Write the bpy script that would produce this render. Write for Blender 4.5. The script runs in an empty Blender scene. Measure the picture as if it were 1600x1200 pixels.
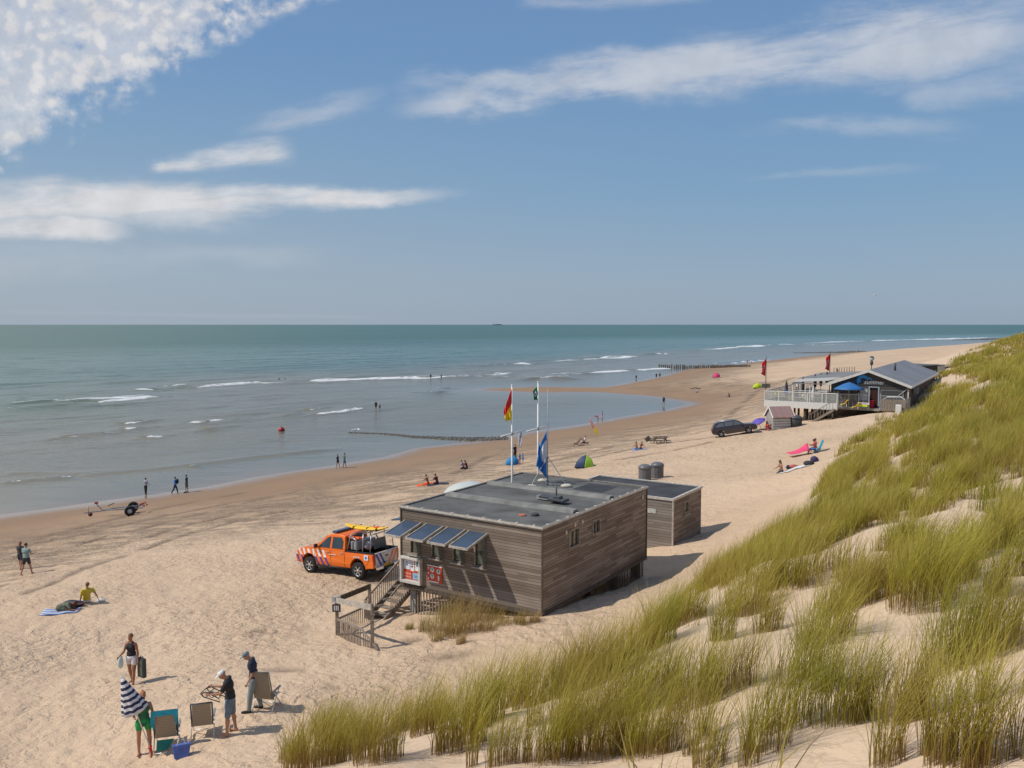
import bpy, bmesh, math, random
import numpy as np
from mathutils import Vector, Matrix, Euler
random.seed(7); RNG = np.random.default_rng(11)
S = bpy.context.scene; COL = S.collection
R = math.radians; PI = math.pi
F = 1310.0; CZ = 17.0; PITCH = math.atan(93/F)
cam = bpy.data.objects.new('camera', bpy.data.cameras.new('camera')); COL.objects.link(cam)
cam.location = (0, 0, CZ); cam.rotation_euler = (PI/2-PITCH, 0, 0)
cam.data.sensor_width = 36; cam.data.lens = F/1600*36; cam.data.clip_start = 0.3; cam.data.clip_end = 90000
S.camera = cam
S.view_settings.view_transform = 'Standard'; S.view_settings.look = 'None'; S.view_settings.exposure = 0.04
cP, sP = math.cos(PITCH), math.sin(PITCH)
def ray(px, py):
    x = (px-800)/F; u = (600-py)/F
    return np.array([x, cP+u*sP, -sP+u*cP])
def U(px, py, z):
    r = ray(px, py); t = (z-CZ)/r[2]; return (r[0]*t, r[1]*t, z)
def D(px, py, Y):
    r = ray(px, py); t = Y/r[1]; return (r[0]*t, Y, CZ+r[2]*t)
def proj(x, y, z):
    dz = z-CZ; f = y*cP-dz*sP; u = y*sP+dz*cP
    return 800+F*x/f, 600-F*u/f
# ---------------------------------------------------------------- noise
_LAT = np.random.default_rng(5).random((256, 256))
def vnoise(x, y):
    xi = np.floor(x).astype(int); yi = np.floor(y).astype(int); fx = x-xi; fy = y-yi
    fx = fx*fx*(3-2*fx); fy = fy*fy*(3-2*fy)
    a = _LAT[xi & 255, yi & 255]; b = _LAT[(xi+1) & 255, yi & 255]; c = _LAT[xi & 255, (yi+1) & 255]; d = _LAT[(xi+1) & 255, (yi+1) & 255]
    return (a*(1-fx)+b*fx)*(1-fy)+(c*(1-fx)+d*fx)*fy
def fbm(x, y, o=4):
    s = 0; a = .5; t = 0
    for i in range(o):
        s = s+a*vnoise(x*2**i+17*i, y*2**i-9*i); t += a; a *= .5
    return s/t
def sstep(a, b, x):
    t = np.clip((x-a)/(b-a), 0, 1); return t*t*(3-2*t)
# ---------------------------------------------------------------- shoreline and terrain
SHORE_PX = [(-260, 846), (0, 804), (60, 797), (130, 787), (217, 775), (320, 761), (400, 745), (500, 730), (600, 714), (650, 700), (725, 691), (782, 683),
 (860, 670), (915, 662), (980, 650), (1040, 640), (1077, 631), (1052, 626), (1015, 621), (977, 617), (915, 614), (840, 614.5), (782, 612.5), (735, 610),
 (760, 607), (840, 604), (900, 605), (940, 605), (965, 601), (990, 596), (1027, 589), (1052, 582), (1070, 576.5), (1140, 571), (1165, 567.5), (1200, 563),
 (1260, 556.5), (1325, 551), (1400, 546), (1460, 541), (1525, 537), (1590, 534)]
SH = np.array([U(a, b, 0)[:2] for a, b in SHORE_PX])
first, last = SH[0], SH[-1]
POLY = np.vstack([[first+np.array([-.64, -.77])*400], SH, [last+np.array([3000, 1600])], [[6000, -500]], [[-300, -600]]])
def shore_d(x, y):
    x = np.asarray(x, float); y = np.asarray(y, float)
    sh = x.shape; x = x.ravel(); y = y.ravel()
    d2 = np.full(x.shape, 1e18); ins = np.zeros(x.shape, bool); n = len(POLY)
    for i in range(n):
        ax, ay = POLY[i]; bx, by = POLY[(i+1) % n]
        dx, dy = bx-ax, by-ay
        if i < n-3:
            t = np.clip(((x-ax)*dx+(y-ay)*dy)/(dx*dx+dy*dy), 0, 1)
            d2 = np.minimum(d2, (x-ax-t*dx)**2+(y-ay-t*dy)**2)
        if dy != 0:
            c = ((ay > y) != (by > y)) & (x < (bx-ax)*(y-ay)/dy+ax)
            ins ^= c
    d = np.sqrt(d2)
    return np.where(ins, d, -d).reshape(sh)
PD = np.array([-3000, -60, -20, 0, 5, 12, 20, 35, 46, 54, 65, 80, 120, 3000.]); PZ = np.array([-8, -3, -.8, 0, .28, .8, 1.75, 3.4, 4.4, 5.1, 6.0, 6.6, 7.2, 7.5])
def beach0(x, y):
    d = shore_d(x, y); return np.interp(d, PD, PZ), d
# control points on the dune: (px, py, Y)
CT = [(450,1190,10.3),(600,1200,9),(560,1150,10.6),(700,1190,8.3),(700,1130,10.3),(870,1075,11.6),(870,1190,8),(1060,1190,7.3),(1060,1080,9.6),(1060,1000,12.8),(1060,965,15),
 (1250,1190,6.3),(1250,1050,9),(1250,930,13.5),(1265,860,18.5),(1285,815,23.5),(1305,762,29),(1450,1190,5.6),(1450,1050,7.6),(1450,900,12),(1450,780,19),(1450,700,27),(1450,655,35),
 (1405,680,35),(1600,1190,5.2),(1600,1000,8),(1600,850,13),(1600,750,19),(1600,650,29),(1600,598,38),(1520,602,41),(1600,572,46),(1750,560,40),(1750,700,22),(1750,1000,7),(1160,925,15.5),(1200,880,18.5),
 (1470,590,128),(1500,572,132),(1540,552,138),(1600,525,142),(1560,585,98),(1510,605,92),(1600,565,105)]
CW = [(-5,13,8.3),(-8,8,8.5),(-3.4,9.2,11.9),(0,3,14.5),(6,0,14.8),(-6,0,13.5),(15,5,14.6),(30,15,15),(40,30,14.5),(50,60,13),(70,80,13),(80,110,14),(110,140,16),(130,100,16),(60,20,15),(0,-12,14.6),(90,10,15),
 (3.7,28,6.6),(0,23.8,6.5),(-4,20,6.5),(-9,16,6.6),(8,33,7.2),(12.8,39,7.7),(18.5,48,7.8),(26,60,7.9),(34,73,8.0),(-14,12,7),(-22,2,7),(40,84,7.7),(44,96,7.4),(50,110,8),(57,124,8.5),(68,150,8.5)]
BZ = [(1.1,30.4,6.1),(6.4,37.5,5.35),(3,34,5.6),(-4.2,33,5.0),(-1.5,31.5,5.6),(8.15,41.9,5.85),(10.4,45.2,5.7),(-10,25,6.0),(-7,22,6.3),(-16,20,6.3),(-8,36,4.9),(-20,30,5.2),(-18.6,36.5,4.55),(-26,45,3.4),(1,45,4.7),(10,58,5.2),(20,60,6.6),
 (23,87,5.4),(29,88,6.0),(31,92,6.2),(36,84,7.6),(38.6,86.6,7.75),(41.5,85.2,7.9),(35.6,88.4,7.3),(33,90.5,6.5),(33,100,5.3),(17,47.5,7.6),(21,57,7.6),(-34,71,.8),(-7,74,2.9),(6,76,3.6),(15,74,4.6),(12,95,3.0),(38,105,5.6)]
cx = np.array([D(*c)[:3] for c in CT]); cw = np.array(CW, float); bz = np.array(BZ, float)
ctrl = np.vstack([cx, cw, bz])
zero = []
for px, py, z in [(0,900,3.4),(100,1000,5.6),(0,1150,6.4),(300,850,3),(400,800,1.8),(600,770,2.9),(500,760,1.5),(900,700,2.5),(1000,680,3),(1100,640,2),(1200,600,2.4),(1050,660,2),(1300,575,2),(820,690,.8),(700,720,1.2),(200,1180,6.6),(1150,610,2),(950,655,.6),(1060,610,.5),(1400,560,1.5)]:
    p = U(px, py, z); zero.append((p[0], p[1]))
zero += [(-60,40),(-60,0),(-80,-40),(-40,-20),(20,260),(200,420),(100,300),(120,210),(300,600),(260,330)]
zero = np.array(zero); zb = beach0(zero[:, 0], zero[:, 1])[0]
P = np.vstack([ctrl[:, :2], zero]); res = np.concatenate([ctrl[:, 2]-beach0(ctrl[:, 0], ctrl[:, 1])[0], np.zeros(len(zero))])
def phi(r): return np.sqrt(r*r+2.0)
A = phi(np.linalg.norm(P[:, None]-P[None], axis=2)); A -= 0
W = np.linalg.solve(A-np.eye(len(P))*.12, res)
def terr(x, y, detail=True):
    x = np.asarray(x, float); y = np.asarray(y, float)
    b, d = beach0(x, y)
    r = np.zeros(x.shape)
    for (qx, qy), w in zip(P, W): r += w*np.sqrt((x-qx)**2+(y-qy)**2+2.0)
    r = r*(1-sstep(150, 260, np.hypot(x-20, y-50)))
    r = r*sstep(0, 12, d)
    far = sstep(120, 190, y)*sstep(76, 125, d+10*fbm(x/40, y/40))*(2.5+5.5*fbm(x/50+3, y/50))
    z = b+np.maximum(r, -1.5)+far
    dune = sstep(1.2, 3.0, r+far)
    if detail:
        z = z+dune*((fbm(x/2.6, y/2.6, 3)-.5)*.75+(fbm(x/.8+9, y/.8, 2)-.5)*.12)
        lx = (fbm(x/1.6, y/1.6, 3)-.5)*.16+(vnoise(x/.45, y/.45)-.5)*.06
        z = z+(1-dune)*lx*sstep(7, 16, d)
        z = z+(1-dune)*(fbm(x/9+4, y/9, 2)-.5)*.5*sstep(15, 40, d)*(1-sstep(60, 200, y))
    return z, d, dune, r
def G(px, py, near=4.0, far=3000.0):
    r = ray(px, py); ts = np.geomspace(near, far, 3500)
    X = r[0]*ts; Y = r[1]*ts; Z = CZ+r[2]*ts
    z = np.maximum(terr(X, Y)[0], 0)
    i = np.argmax(Z < z)
    a = (Z[i-1]-z[i-1]); b = (z[i]-Z[i]); f = a/(a+b); t = ts[i-1]+(ts[i]-ts[i-1])*f
    return (r[0]*t, r[1]*t, CZ+r[2]*t)
def tz(x, y): return float(terr(np.array([x]), np.array([y]))[0][0])
# ---------------------------------------------------------------- materials
_M = {}
def newmat(name):
    m = bpy.data.materials.new(name); m.use_nodes = True; nt = m.node_tree
    return m, nt, nt.nodes['Principled BSDF']
def N(nt, t, **k):
    n = nt.nodes.new(t)
    for a, b in k.items():
        if a.startswith('i_'): n.inputs[int(a[2:])].default_value = b
        else: setattr(n, a, b)
    return n
def mat(name, col, rough=.6, metal=0, var=.12, scale=6, bump=0, spec=.4, alpha=1, trans=0, emit=0):
    if name in _M: return _M[name]
    m, nt, p = newmat(name); L = nt.links.new
    tc = N(nt, 'ShaderNodeTexCoord'); nz = N(nt, 'ShaderNodeTexNoise'); nz.inputs['Scale'].default_value = scale; nz.inputs['Detail'].default_value = 5
    L(tc.outputs['Object'], nz.inputs['Vector'])
    mr = N(nt, 'ShaderNodeMapRange', i_3=1-var, i_4=1+var); mr.inputs[1].default_value = .3; mr.inputs[2].default_value = .7
    L(nz.outputs[0], mr.inputs[0])
    mx = N(nt, 'ShaderNodeMix', data_type='RGBA', blend_type='MULTIPLY'); mx.inputs[0].default_value = 1; mx.inputs[6].default_value = (*col, 1)
    L(mr.outputs[0], mx.inputs[7]); L(mx.outputs[2], p.inputs['Base Color'])
    p.inputs['Roughness'].default_value = rough; p.inputs['Metallic'].default_value = metal; p.inputs['Specular IOR Level'].default_value = spec
    if bump:
        b = N(nt, 'ShaderNodeBump'); b.inputs['Strength'].default_value = bump; b.inputs['Distance'].default_value = .02
        L(nz.outputs[0], b.inputs['Height']); L(b.outputs[0], p.inputs['Normal'])
    if alpha < 1: p.inputs['Alpha'].default_value = alpha
    if trans: p.inputs['Transmission Weight'].default_value = trans
    _M[name] = m; return m
def ramp(nt, stops, mode='LINEAR'):
    r = N(nt, 'ShaderNodeValToRGB'); e = r.color_ramp.elements; r.color_ramp.interpolation = mode
    e[0].position, e[0].color = stops[0][0], (*stops[0][1], 1); e[1].position, e[1].color = stops[-1][0], (*stops[-1][1], 1)
    for s, c in stops[1:-1]:
        q = e.new(s); q.color = (*c, 1)
    return r
def math_(nt, op, a, b=None, clamp=False):
    n = N(nt, 'ShaderNodeMath', operation=op); n.use_clamp = clamp
    for i, v in enumerate((a, b)):
        if v is None: continue
        if isinstance(v, (int, float)): n.inputs[i].default_value = v
        else: nt.links.new(v, n.inputs[i])
    return n.outputs[0]
def mix_(nt, fac, a, b, mode='MIX'):
    n = N(nt, 'ShaderNodeMix', data_type='RGBA', blend_type=mode)
    for i, v in ((0, fac), (6, a), (7, b)):
        if isinstance(v, tuple): n.inputs[i].default_value = (*v, 1)
        elif isinstance(v, (int, float)): n.inputs[i].default_value = v
        else: nt.links.new(v, n.inputs[i])
    return n.outputs[2]
def noise_(nt, vec, scale, detail=4, rough=.5, dist=0):
    n = N(nt, 'ShaderNodeTexNoise'); n.inputs['Scale'].default_value = scale; n.inputs['Detail'].default_value = detail; n.inputs['Roughness'].default_value = rough; n.inputs['Distortion'].default_value = dist
    nt.links.new(vec, n.inputs['Vector']); return n.outputs[0]
def maprange(nt, v, a, b, c=0., d=1.):
    n = N(nt, 'ShaderNodeMapRange', interpolation_type='SMOOTHSTEP'); nt.links.new(v, n.inputs[0])
    for i, q in zip((1, 2, 3, 4), (a, b, c, d)): n.inputs[i].default_value = q
    return n.outputs[0]
def mapping(nt, vec, scale=(1, 1, 1), rot=(0, 0, 0), loc=(0, 0, 0)):
    n = N(nt, 'ShaderNodeMapping'); n.inputs['Scale'].default_value = scale; n.inputs['Rotation'].default_value = rot; n.inputs['Location'].default_value = loc
    nt.links.new(vec, n.inputs[0]); return n.outputs[0]
def attr(nt, name): return N(nt, 'ShaderNodeAttribute', attribute_name=name).outputs['Fac']
# ---------------------------------------------------------------- light
SUN_AZ = math.atan2(-.98, -.2); EL = R(49)
sv = Vector((math.sin(SUN_AZ)*math.cos(EL), math.cos(SUN_AZ)*math.cos(EL), math.sin(EL)))
sun = bpy.data.objects.new('sun', bpy.data.lights.new('sun', 'SUN')); COL.objects.link(sun)
sun.rotation_euler = (-sv).to_track_quat('-Z', 'Y').to_euler(); sun.data.energy = 3.6; sun.data.angle = R(.6); sun.data.color = (1, .93, .82)
sun.location = (-60, -20, 80)
w = bpy.data.worlds.new('World'); S.world = w; w.use_nodes = True; nt = w.node_tree; L = nt.links.new
bg = nt.nodes['Background']; bg.inputs[1].default_value = .08
sky = N(nt, 'ShaderNodeTexSky', sky_type='NISHITA'); sky.sun_disc = False; sky.sun_elevation = EL; sky.sun_rotation = SUN_AZ % (2*PI); sky.altitude = 0; sky.air_density = 1.0; sky.dust_density = 1.2; sky.ozone_density = 1.5
tc = N(nt, 'ShaderNodeTexCoord'); sp = N(nt, 'ShaderNodeSeparateXYZ'); L(tc.outputs['Generated'], sp.inputs[0])
yy = math_(nt, 'MAXIMUM', sp.outputs[1], .05)
u = math_(nt, 'DIVIDE', sp.outputs[0], yy); v = math_(nt, 'DIVIDE', sp.outputs[2], yy)
cb = N(nt, 'ShaderNodeCombineXYZ'); L(u, cb.inputs[0]); L(v, cb.inputs[1]); UV = cb.outputs[0]
elev = N(nt, 'ShaderNodeMapRange', i_3=0., i_4=1.); L(sp.outputs[2], elev.inputs[0]); elev.inputs[1].default_value = 0; elev.inputs[2].default_value = .5
SKYR = ramp(nt, [(0, (.92, 1.14, 1.62)), (.08, (1.0, 1.16, 1.45)), (.22, (1.08, 1.22, 1.36)), (.40, (1.22, 1.34, 1.36)), (.72, (1.50, 1.46, 1.34)), (1, (1.55, 1.45, 1.28))])
L(elev.outputs[0], SKYR.inputs[0])
skyc = mix_(nt, 1, sky.outputs[0], SKYR.outputs[0], 'MULTIPLY')
AIR = ramp(nt, [(0, (3.75, 4.75, 6.0)), (.10, (3.5, 4.75, 6.15)), (.30, (2.4, 4.25, 6.5)), (.55, (1.9, 3.65, 6.4)), (1, (1.6, 3.0, 5.9))]); L(elev.outputs[0], AIR.inputs[0])
skyc = mix_(nt, .85, skyc, AIR.outputs[0])
def uvp(px, py): return ((px-800)/F, (507-py)/F)
warp = noise_(nt, mapping(nt, UV, (1, 2.2, 1)), 7, 6, .6)
warp = math_(nt, 'SUBTRACT', warp, .5)
def streak(p0, p1, hw0, hw1, op, nsc, soft=.9, wamp=1.0, ends=.12):
    a = uvp(*p0); b = uvp(*p1); ang = math.atan2(b[1]-a[1], b[0]-a[0]); ln = math.hypot(b[0]-a[0], b[1]-a[1])
    mp = N(nt, 'ShaderNodeMapping', vector_type='TEXTURE'); mp.inputs['Location'].default_value = (*a, 0); mp.inputs['Rotation'].default_value = (0, 0, ang)
    L(UV, mp.inputs[0]); s = N(nt, 'ShaderNodeSeparateXYZ'); L(mp.outputs[0], s.inputs[0])
    t = math_(nt, 'DIVIDE', s.outputs[0], ln)
    hw = math_(nt, 'ADD', math_(nt, 'MULTIPLY', t, (hw1-hw0)/F), hw0/F)
    yw = math_(nt, 'ADD', s.outputs[1], math_(nt, 'MULTIPLY', warp, wamp*(hw0+hw1)/F))
    q = math_(nt, 'ABSOLUTE', math_(nt, 'DIVIDE', yw, hw))
    m = maprange(nt, q, 1-soft, 1.15, 1, 0)
    m = math_(nt, 'MULTIPLY', m, maprange(nt, t, -.02, ends)); m = math_(nt, 'MULTIPLY', m, maprange(nt, t, 1-ends*1.6, 1.02, 1, 0))
    fine = noise_(nt, mapping(nt, mp.outputs[0], (nsc*.22, nsc*1.25, 1)), 1.2, 8, .62, .4)
    m = math_(nt, 'MULTIPLY', m, maprange(nt, math_(nt, 'ADD', fine, math_(nt, 'MULTIPLY', m, .18)), .36, .76))
    return math_(nt, 'MULTIPLY', m, op)
masks = [streak((600, 168), (1700, 42), 34, 92, .60, 17, .95), streak((820, 150), (1480, 70), 16, 46, .30, 22, 1.0), streak((235, 266), (470, 236), 12, 34, .80, 30, .9, .7),
 streak((360, 212), (640, 146), 18, 28, .32, 34, 1, 1.3, .3), streak((-220, 326), (745, 306), 58, 12, .88, 18, .75, .7, .12), streak((-220, 352), (230, 360), 46, 20, .88, 20, .7, .8, .12), streak((-220, 334), (440, 320), 66, 34, .6, 14, .9, .7, .12),
 streak((1130, 212), (1560, 200), 14, 26, .27, 26, 1, 1.4, .3), streak((1130, 284), (1480, 262), 9, 14, .19, 26, 1, 1.4, .3), streak((800, 20), (1120, 6), 16, 16, .32, 26, 1), streak((1380, 150), (1720, 110), 34, 66, .30, 15, 1), streak((-100, 395), (560, 400), 60, 26, .18, 10, 1), streak((-200, 485), (700, 497), 7, 4, .07, 14, 1)]
tot = masks[0]
for m_ in masks[1:]: tot = math_(nt, 'MAXIMUM', tot, m_)
# altocumulus field upper left: signed distance above a line, broken into cells
def above(p0, p1):
    a = uvp(*p0); b = uvp(*p1); ang = math.atan2(b[1]-a[1], b[0]-a[0])
    mp = N(nt, 'ShaderNodeMapping', vector_type='TEXTURE'); mp.inputs['Location'].default_value = (*a, 0); mp.inputs['Rotation'].default_value = (0, 0, ang)
    L(UV, mp.inputs[0]); s = N(nt, 'ShaderNodeSeparateXYZ'); L(mp.outputs[0], s.inputs[0]); return s.outputs[1], s.outputs[0]
ab, al = above((0, 270), (345, 98))
ab2, al2 = above((345, 105), (590, -18))
left = above((362, 400), (362, -300))[0]   # positive to the left of px 352
wv = N(nt, 'ShaderNodeVectorMath', operation='ADD'); L(mapping(nt, UV, (1, 1.35, 1), (0, 0, R(-32))), wv.inputs[0])
nzv = N(nt, 'ShaderNodeTexNoise'); nzv.inputs['Scale'].default_value = 9; nzv.inputs['Detail'].default_value = 5; L(UV, nzv.inputs['Vector'])
sc_ = N(nt, 'ShaderNodeVectorMath', operation='SCALE'); L(nzv.outputs['Color'], sc_.inputs[0]); sc_.inputs[3].default_value = .13; L(sc_.outputs[0], wv.inputs[1])
vor = N(nt, 'ShaderNodeTexVoronoi', feature='SMOOTH_F1'); vor.inputs['Scale'].default_value = 48; vor.inputs['Smoothness'].default_value = .9; L(wv.outputs[0], vor.inputs['Vector'])
cells = math_(nt, 'SUBTRACT', 1.05, math_(nt, 'MULTIPLY', vor.outputs['Distance'], 1.15))
fine = noise_(nt, UV, 55, 8, .7); big = noise_(nt, UV, 5, 3)
body = math_(nt, 'ADD', math_(nt, 'MULTIPLY', cells, .85), math_(nt, 'MULTIPLY', math_(nt, 'SUBTRACT', fine, .5), 1.3))
body = math_(nt, 'ADD', body, math_(nt, 'MULTIPLY', math_(nt, 'SUBTRACT', big, .5), .45))
edge = math_(nt, 'ADD', ab, math_(nt, 'MULTIPLY', warp, .12))
lane = math_(nt, 'ADD', left, math_(nt, 'MULTIPLY', warp, .16))
fill = math_(nt, 'ADD', maprange(nt, edge, -.01, .05), math_(nt, 'MULTIPLY', maprange(nt, lane, .0, .12), .34))
d1 = math_(nt, 'MULTIPLY', maprange(nt, math_(nt, 'ADD', body, math_(nt, 'MULTIPLY', fill, .56)), .44, 1.12), maprange(nt, edge, -.02, .035))
d1 = math_(nt, 'MULTIPLY', d1, maprange(nt, lane, -.012, .05))
e2 = math_(nt, 'ADD', ab2, math_(nt, 'MULTIPLY', warp, .07))
d2 = math_(nt, 'MULTIPLY', maprange(nt, e2, -.004, .02), maprange(nt, math_(nt, 'ADD', body, .36), .42, 1.05)); d2 = math_(nt, 'MULTIPLY', d2, maprange(nt, al2, -.01, .03))
d2 = math_(nt, 'MULTIPLY', d2, maprange(nt, al2, .17, .26, 1, .35))
alto = math_(nt, 'MULTIPLY', math_(nt, 'MULTIPLY', math_(nt, 'MAXIMUM', d1, d2), maprange(nt, body, .36, .85, .62, 1.0)), .95)
front = maprange(nt, sp.outputs[1], .1, .3)
tot = math_(nt, 'MULTIPLY', math_(nt, 'MAXIMUM', tot, alto), front)
shade = math_(nt, 'MULTIPLY', maprange(nt, noise_(nt, UV, 26, 6), .3, .7, .92, 1.05), 1)
cc = N(nt, 'ShaderNodeVectorMath', operation='SCALE'); cc.inputs[0].default_value = (8.9, 8.8, 8.9); L(shade, cc.inputs[3])
# haze: left and low sky paler
hz = math_(nt, 'MULTIPLY', maprange(nt, u, -.75, .5, 1, .1), maprange(nt, v, .02, .36, 1, 0))
skyc = mix_(nt, math_(nt, 'MULTIPLY', hz, .42), skyc, (5.3, 5.8, 6.3))
fin = mix_(nt, tot, skyc, cc.outputs[0]); L(fin, bg.inputs[0])
# ================================================================ terrain mesh
def np_mesh(name, V, Fq, mats, smooth=True, attrs=None):
    me = bpy.data.meshes.new(name); k = Fq.shape[1]
    me.vertices.add(len(V)); me.vertices.foreach_set('co', np.ascontiguousarray(V, np.float32).ravel())
    me.loops.add(Fq.size); me.loops.foreach_set('vertex_index', np.ascontiguousarray(Fq, np.int32).ravel())
    me.polygons.add(len(Fq)); me.polygons.foreach_set('loop_start', np.arange(0, Fq.size, k, dtype=np.int32))
    me.update(calc_edges=True)
    me.polygons.foreach_set('use_smooth', np.full(len(Fq), smooth))
    for n_, a in (attrs or {}).items():
        at = me.attributes.new(n_, 'FLOAT', 'POINT'); at.data.foreach_set('value', np.ascontiguousarray(a, np.float32))
    for m in mats: me.materials.append(m)
    o = bpy.data.objects.new(name, me); COL.objects.link(o); return o
def grid_faces(nr, nc):
    i = np.arange(nr-1)[:, None]*nc+np.arange(nc-1)[None]
    i = i.ravel(); return np.stack([i, i+1, i+nc+1, i+nc], 1)
rr = np.concatenate([np.geomspace(1.5, 300, 980)[:-1], np.geomspace(300, 5000, 200)])
th = np.concatenate([np.linspace(-2.0, -.66, 60)[:-1], np.linspace(-.66, .68, 720)[:-1], np.linspace(.68, 2.0, 60)])
RR, TH = np.meshgrid(rr, th, indexing='ij'); TX = RR*np.sin(TH); TY = RR*np.cos(TH)
tz_, td, tdune, tres = terr(TX, TY)
# vehicle tracks pressed into the sand
TRACKS = [[(0, 860), (110, 838), (230, 812), (360, 786), (470, 766)], [(60, 842), (220, 800), (380, 770)], [(1110, 690), (1000, 712), (880, 735)], [(700, 745), (760, 715), (800, 700)], [(0, 915), (60, 893), (130, 868), (200, 848), (300, 818), (420, 792), (520, 776), (640, 757)], [(40, 926), (140, 885), (300, 832), (400, 806), (520, 786)], [(90, 858), (200, 830), (330, 800), (440, 772), (560, 752)],
 [(860, 720), (930, 704), (1020, 686), (1100, 676), (1170, 668)], [(880, 726), (960, 707), (1060, 690), (1160, 676)], [(1240, 590), (1180, 612), (1150, 640), (1120, 668)]]
track = np.zeros(TX.shape)
for t_ in TRACKS:
    pts = [G(*p)[:2] for p in t_]
    for (ax, ay), (bx, by) in zip(pts[:-1], pts[1:]):
        dx, dy = bx-ax, by-ay; q = np.clip(((TX-ax)*dx+(TY-ay)*dy)/(dx*dx+dy*dy), 0, 1)
        dd = np.hypot(TX-ax-q*dx, TY-ay-q*dy)
        wob = (fbm(TX/3, TY/3, 2)-.5)*.8
        track = np.maximum(track, np.exp(-((dd+wob*.5)/(.20+.003*RR))**2)*sstep(.28, .5, fbm(TX/2+50, TY/2, 3)))
for px_, py_, rd in [(425, 986, .8), (597, 742, 3.2), (447, 1046, .35), (590, 905, .9), (520, 1070, .3), (640, 1000, .4), (30, 868, 2.0), (705, 1022, .5), (1010, 640, 3), (300, 960, .4)]:
    q_ = G(px_, py_); track = np.maximum(track, .9*np.exp(-(((TX-q_[0])/1.6)**2+(TY-q_[1])**2)/rd**2)*sstep(.42, .62, fbm(TX/.7, TY/.7, 3)))
tz_ = tz_-track*.09
EX = (vnoise(TX/.23+3, TY/.23)-.5)*.035*(1-sstep(35, 60, RR))*sstep(7, 14, td)*(1-tdune*.75)
tz_ += EX
m, nt, p = newmat('sand'); L = nt.links.new
geo = N(nt, 'ShaderNodeNewGeometry'); pos = geo.outputs['Position']
D_ = attr(nt, 'shore'); DU = attr(nt, 'dune'); TR = attr(nt, 'track')
big = noise_(nt, pos, .12, 5); mid = noise_(nt, pos, .9, 5, .6); fin = noise_(nt, pos, 9, 4, .6)
c = mix_(nt, maprange(nt, big, .3, .7), (.53, .388, .265), (.59, .436, .302))
c = mix_(nt, maprange(nt, DU, .2, 1), c, (.58, .442, .316))
c = mix_(nt, maprange(nt, fin, .55, .75, 0, .35), c, (.33, .235, .155))
# brown band of damp sand between the tide line and the dry beach
dn = math_(nt, 'ADD', D_, math_(nt, 'MULTIPLY', math_(nt, 'SUBTRACT', noise_(nt, mapping(nt, pos, (1, 1, 1)), .07, 5, .6), .5), 26))
dampc = mix_(nt, maprange(nt, big, .35, .65), (.34, .235, .155), (.42, .295, .195))
sz_ = N(nt, 'ShaderNodeSeparateXYZ'); L(pos, sz_.inputs[0])
c = mix_(nt, maprange(nt, dn, 16, 34, 1, 0), c, dampc)
lowz = math_(nt, 'ADD', sz_.outputs[2], math_(nt, 'MULTIPLY', math_(nt, 'SUBTRACT', noise_(nt, pos, .05, 5, .6), .5), 2.6))
c = mix_(nt, maprange(nt, lowz, .5, 1.9, .75, 0), c, (.27, .175, .11))
dw = math_(nt, 'ADD', D_, math_(nt, 'MULTIPLY', math_(nt, 'SUBTRACT', noise_(nt, pos, .12, 4), .5), 5))
wet = maprange(nt, dw, .6, 4.0, 1, 0)
c = mix_(nt, maprange(nt, dw, 2.5, 9, .75, 0), c, (.27, .185, .125))
# weed and disturbed damp sand patches above the tide line
pat = math_(nt, 'MULTIPLY', maprange(nt, noise_(nt, mapping(nt, pos, (.4, 1.2, 1), (0, 0, R(-50))), .6, 7, .72), .40, .60), maprange(nt, math_(nt, 'ABSOLUTE', math_(nt, 'SUBTRACT', dn, 23)), 6, 17, 1, 0))
c = mix_(nt, math_(nt, 'MULTIPLY', pat, .85), c, (.235, .175, .125))
c = mix_(nt, math_(nt, 'MULTIPLY', TR, .85), c, (.19, .14, .10))
c = mix_(nt, maprange(nt, noise_(nt, mapping(nt, pos, (1, .5, 1), (0, 0, R(-40)), (7, 3, 0)), .30, 7, .7), .66, .76, 0, .5), c, (.24, .18, .13))
L(c, p.inputs['Base Color'])
L(maprange(nt, dw, .5, 5, .12, .85), p.inputs['Roughness'])
L(maprange(nt, dw, .5, 4, .5, .08), p.inputs['Specular IOR Level'])
# footprints: two scales of dents, smooth near the water and on the dune
vv = mapping(nt, pos, (1, 1.25, 1), (0, 0, R(25)))
f1 = noise_(nt, vv, 1.9, 3, .55, .9); f2 = noise_(nt, pos, 4.6, 3, .6, .5); f3 = noise_(nt, pos, 22, 3)
vo = N(nt, 'ShaderNodeTexVoronoi', feature='SMOOTH_F1'); vo.inputs['Scale'].default_value = 2.3; vo.inputs['Randomness'].default_value = 1; L(pos, vo.inputs['Vector'])
h = math_(nt, 'ADD', math_(nt, 'MULTIPLY', f1, .9), math_(nt, 'MULTIPLY', f2, .45)); h = math_(nt, 'ADD', h, math_(nt, 'MULTIPLY', vo.outputs['Distance'], -.35)); h = math_(nt, 'ADD', h, math_(nt, 'MULTIPLY', f3, .08))
st = math_(nt, 'MULTIPLY', maprange(nt, dn, 9, 22), maprange(nt, DU, 0, 1, 1, .42))
st = math_(nt, 'MULTIPLY', st, maprange(nt, noise_(nt, pos, .16, 3), .35, .65, .45, 1.15))
h = math_(nt, 'MULTIPLY', h, math_(nt, 'ADD', st, .04))
bm_ = N(nt, 'ShaderNodeBump'); bm_.inputs['Strength'].default_value = 1; bm_.inputs['Distance'].default_value = .21; L(h, bm_.inputs['Height']); L(bm_.outputs[0], p.inputs['Normal'])
SAND = m
V = np.stack([TX, TY, tz_], -1).reshape(-1, 3)
FQ = grid_faces(*TX.shape)
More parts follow.
